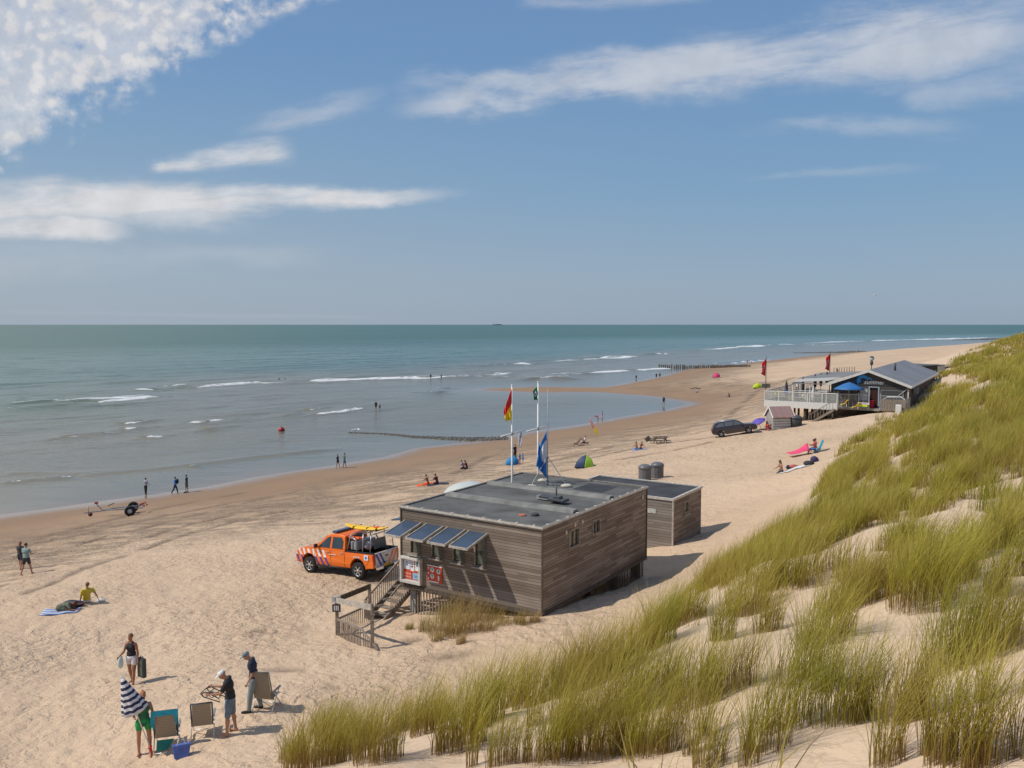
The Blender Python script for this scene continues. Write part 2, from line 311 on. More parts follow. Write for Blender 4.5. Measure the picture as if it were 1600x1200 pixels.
sand = np_mesh('sand_beach', V, FQ[:, ::-1], [SAND], True, {'shore': td.ravel(), 'dune': tdune.ravel(), 'track': track.ravel()}); sand['kind'] = 'structure'
# ================================================================ sea
ys = F*CZ/np.concatenate([np.linspace(640, 210, 500)[:-1], np.linspace(210, 14, 560)[:-1], np.linspace(14, .35, 60)])
xs = np.linspace(-1.35, 1.1, 640)
YY, XT = np.meshgrid(ys, xs, indexing='ij'); XX = XT*YY
sd = -shore_d(XX, YY)
# breaking wave crests: (points in the picture, strength, half width m)
CREST = [([(0,757),(60,752),(115,746)],.95,.5),([(115,746),(260,733),(400,716),(520,703)],.30,.35),([(0,630),(100,629),(180,625),(245,621)],.80,3.2),([(150,630),(250,622)],.8,2.2),([(212,609.5),(243,609)],1,1.0),([(250,605.5),(292,603.5)],1,1.2),
 ([(300,607),(350,603),(390,601),(470,600)],.72,4.5),([(330,603),(410,600)],.85,1.2),([(470,598),(540,594),(640,592),(760,589)],.98,2.2),([(700,590),(790,587)],.8,2.0),([(195,663),(230,659)],.95,.9),([(195,673),(226,670)],.8,.8),([(100,686),(168,679)],.5,.8),([(300,661),(318,662)],.8,.8),([(322,660),(358,656)],.85,.8),([(328,672),(350,669)],.6,.8),([(230,686),(252,683)],.8,.7),
 ([(493,649),(540,643),(566,638)],.9,.8),([(440,650),(475,648)],.7,.7),([(480,641),(500,639)],.6,.7),([(295,731),(307,729)],.8,.7),([(745,573),(785,571),(827,569)],1,3.2),([(776,586),(800,584)],.95,1.8),([(862,566),(900,564),(940,561),(995,557)],1,4.2),([(1020,554),(1045,553)],.8,3.0),([(848,587),(900,586),(960,582),(985,580)],.9,2.6),([(760,590),(850,592),(900,587)],.6,3),([(995,580),(1050,576)],1,2.4),
 ([(1078,548),(1120,546),(1180,541),(1240,538)],1,6),([(1240,538),(1320,534),(1400,532),(1470,530),(1570,527)],.95,9),([(1140,568),(1180,564),(1200,562)],.9,2.0),([(1090,568),(1130,569)],.7,1.6),([(1240,541),(1330,538)],.6,5),([(0,742),(130,742),(230,735)],.25,.4),([(665,614),(685,615)],.8,1.2),([(700,608),(712,607)],.6,1),([(1030,545),(1078,549)],.35,5),([(0,640),(160,634)],.45,1.5)]
foam = np.zeros(XX.shape); swell = np.zeros(XX.shape)
for pts, s_, hw in CREST:
    q3 = [U(a, b, 0)[:2] for a, b in pts]; total = sum(math.dist(a, b) for a, b in zip(q3[:-1], q3[1:])); acc = 0
    for (ax, ay), (bx, by) in zip(q3[:-1], q3[1:]):
        dx, dy = bx-ax, by-ay; ln = math.hypot(dx, dy); t = np.clip(((XX-ax)*dx+(YY-ay)*dy)/(ln*ln), 0, 1)
        wob = (fbm(XX/(hw*6), YY/(hw*6), 4)-.5)*hw*3.0
        dd = np.hypot(XX-ax-t*dx, YY-ay-t*dy)
        sg = np.sign((XX-ax)*dy-(YY-ay)*dx)   # landward positive
        g = (acc+t*ln)/total; endf = np.clip(np.minimum(g, 1-g)*9+.35, 0, 1)
        w_ = .72*hw*np.where(sg > 0, 1.5, .6)
        foam = np.maximum(foam, s_*endf*np.exp(-(np.abs(dd+wob)/w_)**2*1.1))
        sw = np.exp(-((dd*sg+hw*1.2)/(hw*2.2+.4))**2)*endf; swell = np.maximum(swell, sw*min(.7, .30*hw+.15))
        acc += ln
edge = np.exp(-((sd-(.6+1.2*(fbm(XX/7, YY/7, 3)-.3)))/.45)**2)*.35*(fbm(XX/14+8, YY/14, 2) > .45)
foam = np.maximum(foam, edge*(YY < 400))
ang = R(50)
ex = XX*math.cos(ang)+YY*math.sin(ang); ey = -XX*math.sin(ang)+YY*math.cos(ang)   # along and across the shore
amp = sstep(12, 60, sd)*(1-sstep(500, 1500, YY))
wavez = amp*((fbm(ex/28, ey/6.0, 3)-.5)*.85+(fbm(ex/9+5, ey/2.2, 2)-.5)*.22)
sz = wavez+swell*sstep(2, 10, sd)
sz -= sstep(6000, 22000, YY)*0
m, nt, p = newmat('sea_water'); L = nt.links.new
geo = N(nt, 'ShaderNodeNewGeometry'); pos = geo.outputs['Position']; DS = attr(nt, 'depth'); FO = attr(nt, 'foam')
dn = math_(nt, 'ADD', DS, math_(nt, 'MULTIPLY', math_(nt, 'SUBTRACT', noise_(nt, pos, .018, 5), .5), 60))
patch = noise_(nt, mapping(nt, pos, (.35, 1, 1), (0, 0, R(-35))), .006, 5, .6)
shal = mix_(nt, maprange(nt, patch, .3, .7), (.185, .165, .118), (.145, .145, .112))
deep = mix_(nt, maprange(nt, patch, .35, .65), (.024, .094, .074), (.045, .125, .090))
c = mix_(nt, maprange(nt, dn, 45, 150), shal, deep)
rim = maprange(nt, DS, 0, 5, 1, 0); c = mix_(nt, math_(nt, 'MULTIPLY', rim, .6), c, (.20, .15, .115))
fl = noise_(nt, mapping(nt, pos, (.35, 1.3, 1), (0, 0, R(-50))), .32, 3, .6)
c = mix_(nt, maprange(nt, fl, .48, .72, 0, .45), c, (.085, .105, .075))
fz = noise_(nt, mapping(nt, pos, (.6, 1.4, 1), (0, 0, R(-40))), .8, 7, .75)
fm = maprange(nt, math_(nt, 'ADD', FO, math_(nt, 'MULTIPLY', math_(nt, 'SUBTRACT', fz, .5), 1.5)), .42, .86)
fm = math_(nt, 'MULTIPLY', math_(nt, 'MULTIPLY', fm, .9), maprange(nt, FO, .02, .12))
c = mix_(nt, fm, c, (.74, .76, .76)); L(c, p.inputs['Base Color'])
rg = mix_(nt, fm, (.16, .16, .16), (.8, .8, .8)); L(math_(nt, 'MAXIMUM', rg, maprange(nt, DS, 60, 600, .12, .34)), p.inputs['Roughness'])
p.inputs['Specular IOR Level'].default_value = .30
n1 = noise_(nt, mapping(nt, pos, (.35, 1, 1), (0, 0, R(-50))), .55, 4, .6); n2 = noise_(nt, mapping(nt, pos, (.6, 1, 1), (0, 0, R(-50))), 2.4, 3, .6); n3 = noise_(nt, mapping(nt, pos, (.3, 1, 1), (0, 0, R(-12))), .09, 4, .6)
hh = math_(nt, 'ADD', math_(nt, 'MULTIPLY', n1, .55), math_(nt, 'MULTIPLY', n2, .12)); hh = math_(nt, 'ADD', hh, math_(nt, 'MULTIPLY', n3, 1.6))
hh = math_(nt, 'MULTIPLY', hh, maprange(nt, DS, 1, 34, .05, 1))
b = N(nt, 'ShaderNodeBump'); b.inputs['Strength'].default_value = .8; b.inputs['Distance'].default_value = .85; L(hh, b.inputs['Height']); L(b.outputs[0], p.inputs['Normal'])
sea = np_mesh('sea_water', np.stack([XX, YY, sz], -1).reshape(-1, 3), grid_faces(*XX.shape), [m], True, {'depth': sd.ravel(), 'foam': foam.ravel()}); sea['kind'] = 'structure'
# ================================================================ marram grass
def blades(P0, Ln, Wd, lean, laz, rnd, seg=4, faz=None):
    n = len(P0); t = np.linspace(0, 1, seg+1)
    V = np.zeros((n, seg+1, 2, 3), np.float32)
    if faz is None: faz = RNG.random(n)*PI
    lx, ly = np.cos(laz), np.sin(laz); wx, wy = np.cos(faz), np.sin(faz)
    for i, q in enumerate(t):
        off = Ln*lean*(q**2.3); z = Ln*(q-.28*np.minimum(lean, 1)*q*q)
        w_ = Wd*.5*(1-q**2.2*.92)
        for s_ in (0, 1):
            sg = 1 if s_ else -1
            V[:, i, s_, 0] = P0[:, 0]+lx*off+wx*w_*sg; V[:, i, s_, 1] = P0[:, 1]+ly*off+wy*w_*sg; V[:, i, s_, 2] = P0[:, 2]+z
    base = np.arange(n)[:, None]*(2*(seg+1)); k = np.arange(seg)[None]*2
    a = base+k; FQ = np.stack([a, a+1, a+3, a+2], -1).reshape(-1, 4)
    gt = np.broadcast_to(np.repeat(t, 2)[None], (n, 2*(seg+1))).ravel(); gr = np.repeat(rnd, 2*(seg+1))
    return V.reshape(-1, 3), FQ, gt, gr
def grass_mat(name, stops, dry):
    m, nt, p = newmat(name); L = nt.links.new
    T = attr(nt, 'gt'); Q = attr(nt, 'gr')
    a = ramp(nt, stops); L(T, a.inputs[0]); b = ramp(nt, dry); L(T, b.inputs[0])
    c = mix_(nt, maprange(nt, Q, .45, .95), a.outputs[0], b.outputs[0])
    c = mix_(nt, maprange(nt, math_(nt, 'FRACT', math_(nt, 'MULTIPLY', Q, 7.3)), 0, 1, 0, .45), c, (.19, .21, .012))
    gp_ = N(nt, 'ShaderNodeNewGeometry').outputs['Position']; c = mix_(nt, maprange(nt, noise_(nt, gp_, .55, 3), .45, .68, 0, .55), c, (.34, .24, .06)); c = mix_(nt, maprange(nt, noise_(nt, mapping(nt, gp_, (1, 1, 1), (0, 0, 0), (9, 4, 0)), .4, 3), .5, .68, 0, .5), c, (.18, .215, .010))
    L(c, p.inputs['Base Color']); p.inputs['Roughness'].default_value = .55; p.inputs['Specular IOR Level'].default_value = .25
    tr = N(nt, 'ShaderNodeBsdfTranslucent'); L(c, tr.inputs[0]); ms = N(nt, 'ShaderNodeMixShader'); ms.inputs[0].default_value = .38
    L(p.outputs[0], ms.inputs[1]); L(tr.outputs[0], ms.inputs[2]); L(ms.outputs[0], nt.nodes['Material Output'].inputs[0]); return m
GM = grass_mat('marram_grass', [(0, (.28, .14, .07)), (.18, (.28, .17, .05)), (.40, (.37, .31, .035)), (1, (.60, .50, .10))], [(0, (.32, .17, .08)), (.38, (.40, .27, .07)), (1, (.56, .43, .14))])
GD = grass_mat('dry_grass', [(0, (.30, .19, .09)), (.4, (.30, .22, .06)), (1, (.38, .30, .09))], [(0, (.36, .23, .11)), (.45, (.48, .32, .14)), (1, (.58, .43, .22))])
def clump_blades(cxy, rad, cnt, ln, wd, dens_edge=.6, lean=(.14, .42), dry=0.):
    out = []
    a = RNG.random(cnt)*2*PI; r = rad*np.sqrt(RNG.random(cnt))*(1-.0)
    x = cxy[0]+r*np.cos(a); y = cxy[1]+r*np.sin(a)
    L_ = ln*(.55+.5*RNG.random(cnt))*(1-.30*(r/rad)**2)
    le = lean[0]+lean[1]*RNG.random(cnt)
    # wind from the left, and a splay away from the tuft's middle
    vx = .55+.6*(r/rad)*np.cos(a)+RNG.normal(0, .45, cnt); vy = .10+.6*(r/rad)*np.sin(a)+RNG.normal(0, .45, cnt)
    return x, y, L_, np.full(cnt, wd), le, np.arctan2(vy, vx), np.clip(RNG.random(cnt)*.65+RNG.random()*.6-.15+dry, 0, 1)
acc = []
FG = [(1022,1100,50),(1086,1100,42),(1112,1096,25),(1150,1077,26),(1176,1070,15),(1067,976,42),(1040,980,30),(1169,961,40),(1202,987,24),(1232,912,30),(1296,1000,48),(1330,950,45),
 (1319,1130,50),(1349,1126,38),(1416,1126,38),(1431,1122,25),(1202,1175,38),(1240,1137,42),(1172,1197,18),(1375,935,55),(1450,946,55),(1487,912,45),(1506,1032,58),(1543,1025,52),(1585,1010,45),
 (1540,1096,15),(1450,1178,10),(1472,1194,26),(1390,1194,30),(1514,1198,36),(1540,1198,30),(1590,1186,16),(1101,1152,12),(1109,1199,30),(1015,1182,42),(1045,1175,22),(1079,1179,14),
 (494,1199,62),(456,1190,25),(550,1172,56),(587,1190,46),(520,1150,40),(632,1140,26),(662,1147,26),(678,1132,32),(719,1170,42),(737,1144,40),(764,1132,28),(797,1105,32),(827,1105,28),(835,1132,14),(876,1085,36),(899,1082,46),(925,1070,38),(955,1055,34),(981,1040,34),
 (857,1192,42),(880,1185,32),(925,1185,44),(962,1177,44),(989,1177,34),(782,1196,26),(737,1199,10),(816,1192,14),(685,1178,12),(1010,1020,36),(1030,1008,30),(1130,1000,22),(1260,1060,22),(1225,1075,18),(900,1130,22),(950,1120,26),(990,1110,26),(880,1150,20),(1290,1080,26),(1560,930,20),(1590,900,20)]
for px, py, hw in FG:
    g = G(px, min(py, 1199)); dist = g[1]
    if dist > 26: continue
    rad = hw/F*dist*1.0
    hgt = 1.28
    cnt = int(min(950, 300*rad/.30*rad/.30*.60+95))
    if hw < 20: cnt = int(28+hw*2)
    acc.append((g[1], clump_blades((g[0], g[1]+rad*.35), max(rad, .06), cnt, hgt*random.uniform(.82, 1.12), .0052 if dist < 9 else .0065)))
# spread over the dune, by density
BARE = [(1393,715,13,40),(1440,780,26,14),(1560,890,60,18),(1335,878,36,12),(1300,905,30,8),(1232,950,22,40),(1120,960,40,14),(1600,880,50,26),(1545,606,38,10),(1480,700,16,9),(1395,740,22,16),(1460,745,22,10),(1495,600,30,16),(1570,690,26,7),(1310,880,12,26),(1360,700,9,16),(1525,640,22,6),(1590,770,22,9),(1340,770,9,12),(1085,935,16,12),(1430,830,24,7),(1180,905,12,8),(1320,830,8,18)]
XE = ([500,520,545,560,590,600,630,650,665,690,710,740,770,800,830,870,900,940,960,1000,1300], [1600,1590,1535,1498,1470,1468,1425,1392,1368,1330,1312,1294,1284,1268,1222,1168,1118,1062,1045,1020,700])
def scatter(x, y, step):
    z, d, du, r = terr(x, y)
    ppx, ppy = proj(x, y, z)
    k = (r > 1.6) | (du > .5)
    nz = .62*fbm(x/3.2+30, y/3.2, 3)+.38*vnoise(x/.9, y/.9); nz2 = fbm(x/11+70, y/11, 2)
    dens = sstep(.40, .51, nz+.35*(nz2-.35)); dens = np.where(y > 85, sstep(.30, .42, nz+.3*(nz2-.35)), dens)
    for a, b, rx, ry in BARE:
        q = ((ppx-a)/rx)**2+((ppy-b)/ry)**2; dens = dens*sstep(.6, 1.3, q)
    near = (y < 28) & (ppy > 925) & (ppy < 1235) & (ppx > 380) & (ppx < 1640)
    k &= ~near
    k &= ppx > np.interp(ppy, XE[0], XE[1])+RNG.normal(0, 5, len(ppx))
    return k, dens, z
cx_ = []
def ring(n, y0, y1, xa, xb): 
    y = y0+(y1-y0)*RNG.random(n); x = xa+(xb-xa)*RNG.random(n); return x, y
for (n, y0, y1, xa, xb, per, wd, ln, rad) in [(3600, 9, 30, 0, 30, 95, .0085, 1.0, .24), (6400, 30, 52, 8, 48, 40, .016, 1.0, .32), (2600, 52, 85, 22, 75, 26, .036, 1.0, .6), (9000, 85, 160, 45, 120, 16, .07, 1.15, .9), (2200, 160, 420, 100, 320, 12, .2, 1.3, 2.0), (700, -6, 9, 9, 24, 60, .012, .8, .36), (260, -10, 4, -9, 9, 50, .012, .8, .36)]:
    x, y = ring(n, y0, y1, xa, xb); k, dens, z = scatter(x, y, 0)
    k &= RNG.random(n) < dens
    if y0 == -10: k &= np.hypot(x, y) > 3.5
    else: k &= (x/np.maximum(y, 1) < .95) | (y0 < 0)
    for i in np.nonzero(k)[0]:
        acc.append((y[i], clump_blades((x[i], y[i]), rad*random.uniform(.6, 1.2), per, ln*random.uniform(.6, 1.3), wd)))
x, y = ring(1500, 4.5, 24, -3, 20); k, dens, z = scatter(x, y, 0); z0_, d0_, du0_, r0_ = terr(x, y); qx, qy = proj(x, y, z0_)
for i in np.nonzero(((r0_ > 1.6) | (du0_ > .5)) & (qx > np.interp(qy, XE[0], XE[1])) & (fbm(x/1.1+5, y/1.1, 2) > .5))[0]:
    acc.append((y[i], clump_blades((x[i], y[i]), .09, random.randint(3, 12), random.uniform(.22, .75), .006, lean=(.1, .8), dry=.25)))
cat = [np.concatenate([a[1][j] for a in acc]) for j in range(7)]
zz = terr(cat[0], cat[1])[0]
P0 = np.stack([cat[0], cat[1], zz-.03], 1)
print('blades', len(P0))
Vb, Fb, gt, gr = blades(P0, cat[2], cat[3], cat[4], cat[5], cat[6])
o = np_mesh('marram_grass', Vb, Fb, [GM], False, {'gt': gt, 'gr': gr}); o['kind'] = 'stuff'; o['label'] = 'green and straw coloured marram grass covering the sand dune'; o['category'] = 'grass'
# dry tufts in front of the raised cabin
acc = []
for px, py, hw, h in [(668,985,16,.75),(690,990,22,1.0),(712,992,18,1.15),(735,985,22,.9),(760,985,20,.55),(790,975,18,.45),(815,975,12,.6),(700,968,20,1.1),(725,970,24,1.2),(750,968,18,.9),(835,972,8,.5),(640,983,8,.35),(775,968,14,.6),(683,1000,10,.4),(720,1005,8,.5)]:
    g = G(px, py); rad = hw/F*g[1]
    acc.append(clump_blades((g[0], g[1]), rad, int(80+220*rad), h*1.25, .011, lean=(.10, .55), dry=.45))
cat = [np.concatenate([a[j] for a in acc]) for j in range(7)]; zz = terr(cat[0], cat[1])[0]
Vb, Fb, gt, gr = blades(np.stack([cat[0], cat[1], zz-.03], 1), cat[2], cat[3], cat[4], cat[5], cat[6])
o = np_mesh('dry_grass', Vb, Fb, [GD], False, {'gt': gt, 'gr': gr}); o['kind'] = 'stuff'; o['label'] = 'dry brown grass growing at the foot of the raised wooden cabin'; o['category'] = 'grass'
# ================================================================ mesh builder
class MB:
    def __init__(s): s.v = []; s.f = []; s.m = []; s.sm = []
    def add(s, vs, fs, mi=0, smooth=False):
        b = len(s.v); s.v += [tuple(q) for q in vs]
        for f in fs: s.f.append(tuple(b+i for i in f)); s.m.append(mi); s.sm.append(smooth)
    def box(s, c, d, mi=0, rot=None, taper=1.0):
        vs = [Vector((x*d[0]/2*(taper if z > 0 else 1), y*d[1]/2*(taper if z > 0 else 1), z*d[2]/2)) for z in (-1, 1) for x, y in ((-1, -1), (1, -1), (1, 1), (-1, 1))]
        if rot is not None: vs = [rot @ q for q in vs]
        s.add([q+Vector(c) for q in vs], [(3, 2, 1, 0), (4, 5, 6, 7), (0, 1, 5, 4), (1, 2, 6, 5), (2, 3, 7, 6), (3, 0, 4, 7)], mi)
        return s
    def bar(s, a, b, w, h=None, mi=0, up=(0, 0, 1)):
        a = Vector(a); b = Vector(b); h = h or w; d = (b-a); ln = d.length; d.normalize(); up = Vector(up)
        if abs(d.dot(up)) > .99: up = Vector((0, 1, 0))
        x = d.cross(up).normalized(); z = x.cross(d); r = Matrix((x, d, z)).transposed()
        return s.box((a+b)/2, (w, ln, h), mi, r)
    def tube(s, pts, r, n=8, mi=0, caps=True, smooth=True):
        pts = [Vector(p) for p in pts]; rs = r if isinstance(r, (list, tuple)) else [r]*len(pts); rings = []; b = len(s.v); ref = Vector((0, 0, 1))
        for i, p in enumerate(pts):
            d = (pts[min(i+1, len(pts)-1)]-pts[max(i-1, 0)]).normalized()
            if abs(d.dot(ref)) > .95: ref = Vector((1, 0, 0)) if abs(d.x) < .9 else Vector((0, 1, 0))
            x = d.cross(ref).normalized(); y = d.cross(x); ref = x.cross(d) if False else ref
            s.v += [tuple(p+(x*math.cos(2*PI*k/n)+y*math.sin(2*PI*k/n))*rs[i]) for k in range(n)]
        for i in range(len(pts)-1):
            for k in range(n):
                a = b+i*n+k; c = b+i*n+(k+1) % n; s.f.append((a, c, c+n, a+n)); s.m.append(mi); s.sm.append(smooth)
        if caps:
            s.f.append(tuple(b+k for k in range(n))[::-1]); s.f.append(tuple(b+(len(pts)-1)*n+k for k in range(n))); s.m += [mi, mi]; s.sm += [False, False]
        return s
    def lathe(s, prof, c=(0, 0, 0), n=20, mi=0, smooth=True, ax='z', sx=1, sy=1, caps=True):
        b = len(s.v)
        for r, z in prof:
            for k in range(n):
                q = (r*math.cos(2*PI*k/n)*sx, r*math.sin(2*PI*k/n)*sy, z)
                if ax == 'y': q = (q[0], q[2], q[1])
                if ax == 'x': q = (q[2], q[0], q[1])
                s.v.append((q[0]+c[0], q[1]+c[1], q[2]+c[2]))
        for i in range(len(prof)-1):
            for k in range(n):
                a = b+i*n+k; d = b+i*n+(k+1) % n; s.f.append((a, d, d+n, a+n)); s.m.append(mi); s.sm.append(smooth)
        for i, rv in ((0, True), (len(prof)-1, False)):
            if caps and prof[i][0] > 1e-4:
                f = tuple(b+i*n+k for k in range(n)); s.f.append(f[::-1] if rv else f); s.m.append(mi); s.sm.append(False)
        return s
    def ell(s, c, r, mi=0, n=14, rings=8, rot=None):
        b = len(s.v)
        for i in range(rings+1):
            a = PI*i/rings
            for k in range(n):
                q = Vector((math.sin(a)*math.cos(2*PI*k/n)*r[0], math.sin(a)*math.sin(2*PI*k/n)*r[1], -math.cos(a)*r[2]))
                if rot is not None: q = rot @ q
                s.v.append(tuple(q+Vector(c)))
        for i in range(rings):
            for k in range(n):
                a = b+i*n+k; d = b+i*n+(k+1) % n; s.f.append((a, d, d+n, a+n)); s.m.append(mi); s.sm.append(True)
        return s
    def prism(s, poly, y0, y1, mi=0, f=lambda x, y, z: (x, y, z)):   # poly in x,z ; extruded along y
        n = len(poly); vs = [f(x, y0, z) for x, z in poly]+[f(x, y1, z) for x, z in poly]
        fs = [tuple(range(n)), tuple(range(2*n-1, n-1, -1))]+[(i, i+n, (i+1) % n+n, (i+1) % n) for i in range(n)]
        s.add(vs, fs, mi); return s
    def quad(s, a, b, c, d, mi=0): s.add([a, b, c, d], [(0, 1, 2, 3)], mi); return s
    def build(s, name, mats, parent=None, bevel=0, fix=True, label=None):
        me = bpy.data.meshes.new(name); me.from_pydata(s.v, [], s.f)
        if not isinstance(mats, (list, tuple)): mats = [mats]
        for m in mats: me.materials.append(m)
        me.polygons.foreach_set('material_index', s.m); me.polygons.foreach_set('use_smooth', s.sm)
        bm = bmesh.new(); bm.from_mesh(me); bmesh.ops.remove_doubles(bm, verts=bm.verts, dist=1e-5)
        if fix: bmesh.ops.recalc_face_normals(bm, faces=bm.faces)
        bm.to_mesh(me); bm.free()
        o = bpy.data.objects.new(name, me); COL.objects.link(o)
        if parent is not None: o.parent = parent
        if bevel:
            b = o.modifiers.new('bevel', 'BEVEL'); b.width = bevel; b.segments = 2; b.limit_method = 'ANGLE'; b.angle_limit = R(40)
        if label: o['label'] = label
        return o
def tag(o, label, cat, group=None):
    assert 4 <= len(label.split()) <= 16, label
    o['label'] = label; o['category'] = cat
    if group: o['group'] = group
    return o
def empty(name, loc, rz=0, label=None, cat=None, group=None):
    o = bpy.data.objects.new(name, None); COL.objects.link(o); o.location = loc; o.rotation_euler = (0, 0, rz); o.empty_display_size = .3
    if label: tag(o, label, cat, group)
    return o
KIDS = {}
def copy_tree(o, parent=None):
    c = o.copy(); COL.objects.link(c)
    if parent is not None: c.parent = parent
    for ch in [q for q in bpy.data.objects if q.parent is o]: copy_tree(ch, c)
    return c
M = mat
white = M('white_paint', (.72, .71, .68), .5, var=.08); wgrey = M('weathered_white', (.6, .59, .55), .6); black = M('black_plastic', (.018, .018, .02), .45)
dark = M('dark_grey_metal', (.07, .07, .075), .45); steel = M('brushed_steel', (.5, .5, .5), .35, .85); alu = M('aluminium', (.62, .62, .62), .4, .6)
rubber = M('tyre_rubber', (.022, .021, .02), .85, var=.3); galv = M('galvanised_steel', (.36, .37, .38), .5, .5, var=.25)
def glass_mat(name, col=(.03, .04, .045)):
    if name in _M: return _M[name]
    m = M(name, col, .06, spec=.9, var=.3, scale=1.3); return m
glass = glass_mat('window_glass')
# ---------------------------------------------------------------- weathered boards
def boards(name, cols, board=.115, axis='z', along=1.0):
    m, nt, p = newmat(name); L = nt.links.new
    tc = N(nt, 'ShaderNodeTexCoord'); s = N(nt, 'ShaderNodeSeparateXYZ'); L(tc.outputs['Object'], s.inputs[0])
    zc = s.outputs[{'x': 0, 'y': 1, 'z': 2}[axis]]
    t = math_(nt, 'DIVIDE', zc, board); fr = math_(nt, 'FRACT', t); idx = math_(nt, 'FLOOR', t)
    other = math_(nt, 'ADD', s.outputs[0], s.outputs[1]) if axis == 'z' else s.outputs[2]
    # boards are butted every few metres, with a different offset on each row
    wn = N(nt, 'ShaderNodeTexWhiteNoise', noise_dimensions='1D'); L(idx, wn.inputs['W'])
    seg = math_(nt, 'FLOOR', math_(nt, 'ADD', math_(nt, 'DIVIDE', other, 2.4), math_(nt, 'MULTIPLY', wn.outputs[0], 3)))
    w2 = N(nt, 'ShaderNodeTexWhiteNoise', noise_dimensions='2D'); cv = N(nt, 'ShaderNodeCombineXYZ'); L(idx, cv.inputs[0]); L(seg, cv.inputs[1]); L(cv.outputs[0], w2.inputs['Vector'])
    r = ramp(nt, [(0, cols[0]), (.5, cols[1]), (1, cols[2])]); 
    gr = noise_(nt, mapping(nt, tc.outputs['Object'], (2.2, 2.2, 60) if axis == 'z' else (50, 50, 1.5)), 1, 6, .65)
    bigs = noise_(nt, tc.outputs['Object'], .5, 4)
    q = math_(nt, 'ADD', math_(nt, 'MULTIPLY', w2.outputs[0], .48), math_(nt, 'MULTIPLY', gr, .5)); q = math_(nt, 'ADD', q, math_(nt, 'MULTIPLY', math_(nt, 'SUBTRACT', bigs, .45), .7)); L(q, r.inputs[0])
    gap = math_(nt, 'MULTIPLY', maprange(nt, fr, 0, .09), maprange(nt, fr, .93, 1, 1, 0))
    c = mix_(nt, math_(nt, 'SUBTRACT', 1, gap), r.outputs[0], tuple(v*.25 for v in cols[0])); L(c, p.inputs['Base Color']); p.inputs['Roughness'].default_value = .8; p.inputs['Specular IOR Level'].default_value = .2
    b = N(nt, 'ShaderNodeBump'); b.inputs['Strength'].default_value = .8; b.inputs['Distance'].default_value = .012; L(math_(nt, 'ADD', gap, math_(nt, 'MULTIPLY', gr, .4)), b.inputs['Height']); L(b.outputs[0], p.inputs['Normal'])
    return m
CLAD = boards('weathered_cladding', [(.10, .074, .056), (.21, .168, .134), (.37, .315, .265)])
CLADG = boards('grey_timber', [(.14, .115, .095), (.22, .19, .165), (.32, .29, .26)], .14)
DARKB = boards('dark_stained_boards', [(.055, .05, .05), (.08, .073, .07), (.11, .10, .095)], .18)
VERT = boards('upright_boards', [(.12, .10, .09), (.18, .155, .14), (.25, .22, .195)], .12, 'x')
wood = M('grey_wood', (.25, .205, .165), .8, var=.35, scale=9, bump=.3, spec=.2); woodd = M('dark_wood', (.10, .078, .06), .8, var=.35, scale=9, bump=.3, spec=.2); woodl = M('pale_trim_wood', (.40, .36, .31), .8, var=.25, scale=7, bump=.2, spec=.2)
# bitumen roof
m, nt, p = newmat('bitumen_roof'); L = nt.links.new
tc = N(nt, 'ShaderNodeTexCoord'); a = noise_(nt, tc.outputs['Object'], .6, 6, .6); b = noise_(nt, tc.outputs['Object'], 60, 2)
c = mix_(nt, maprange(nt, a, .3, .7), (.085, .085, .08), (.165, .165, .155)); c = mix_(nt, maprange(nt, b, .4, .7, 0, .4), c, (.05, .05, .05))
s = N(nt, 'ShaderNodeSeparateXYZ'); L(tc.outputs['Object'], s.inputs[0]); fr = math_(nt, 'FRACT', math_(nt, 'DIVIDE', s.outputs[1], 1.03)); sm = math_(nt, 'MULTIPLY', maprange(nt, fr, 0, .03, 1, 0), .5); c = mix_(nt, sm, c, (.05, .05, .05))
st = maprange(nt, noise_(nt, mapping(nt, tc.outputs['Object'], (1, 1, 1)), .45, 5, .7, .6), .58, .72, 0, .30); c = mix_(nt, st, c, (.25, .235, .205))
L(c, p.inputs['Base Color']); p.inputs['Roughness'].default_value = .85; p.inputs['Specular IOR Level'].default_value = .25; BIT = m
BITD = M('dark_bitumen', (.055, .056, .06), .8, var=.35, scale=.8, spec=.25)
# ================================================================ lifeguard cabin
CB = Vector((1.11, 30.4, 0)); AU = math.atan2(.547, -.837); 
UX = Vector((-.837, .547, 0)).normalized(); VX = Vector((.547, .837, 0)).normalized()
LU, LV, ZB, ZT = 6.78, 9.3, 6.3, 9.5
cab = empty('beach_cabin', (CB.x, CB.y, ZB), 0, 'large flat roofed cabin of weathered brown boards raised on posts with four tilted blue awnings', 'cabin')
def lp(u_, v_, z): q = UX*u_+VX*v_; return (q.x, q.y, z-ZB)
def fr(u_, v_, z): q = CB+UX*u_+VX*v_; return Vector((q.x, q.y, z))
MW = Matrix((UX, VX, Vector((0, 0, 1)))).transposed()   # local frame -> world axes
class LB(MB):   # builder in the cabin's own u, v, z frame
    def build(s, name, mats, parent=None, **k):
        s.v = [tuple(MW @ Vector(q)) for q in s.v]; return MB.build(s, name, mats, parent, **k)
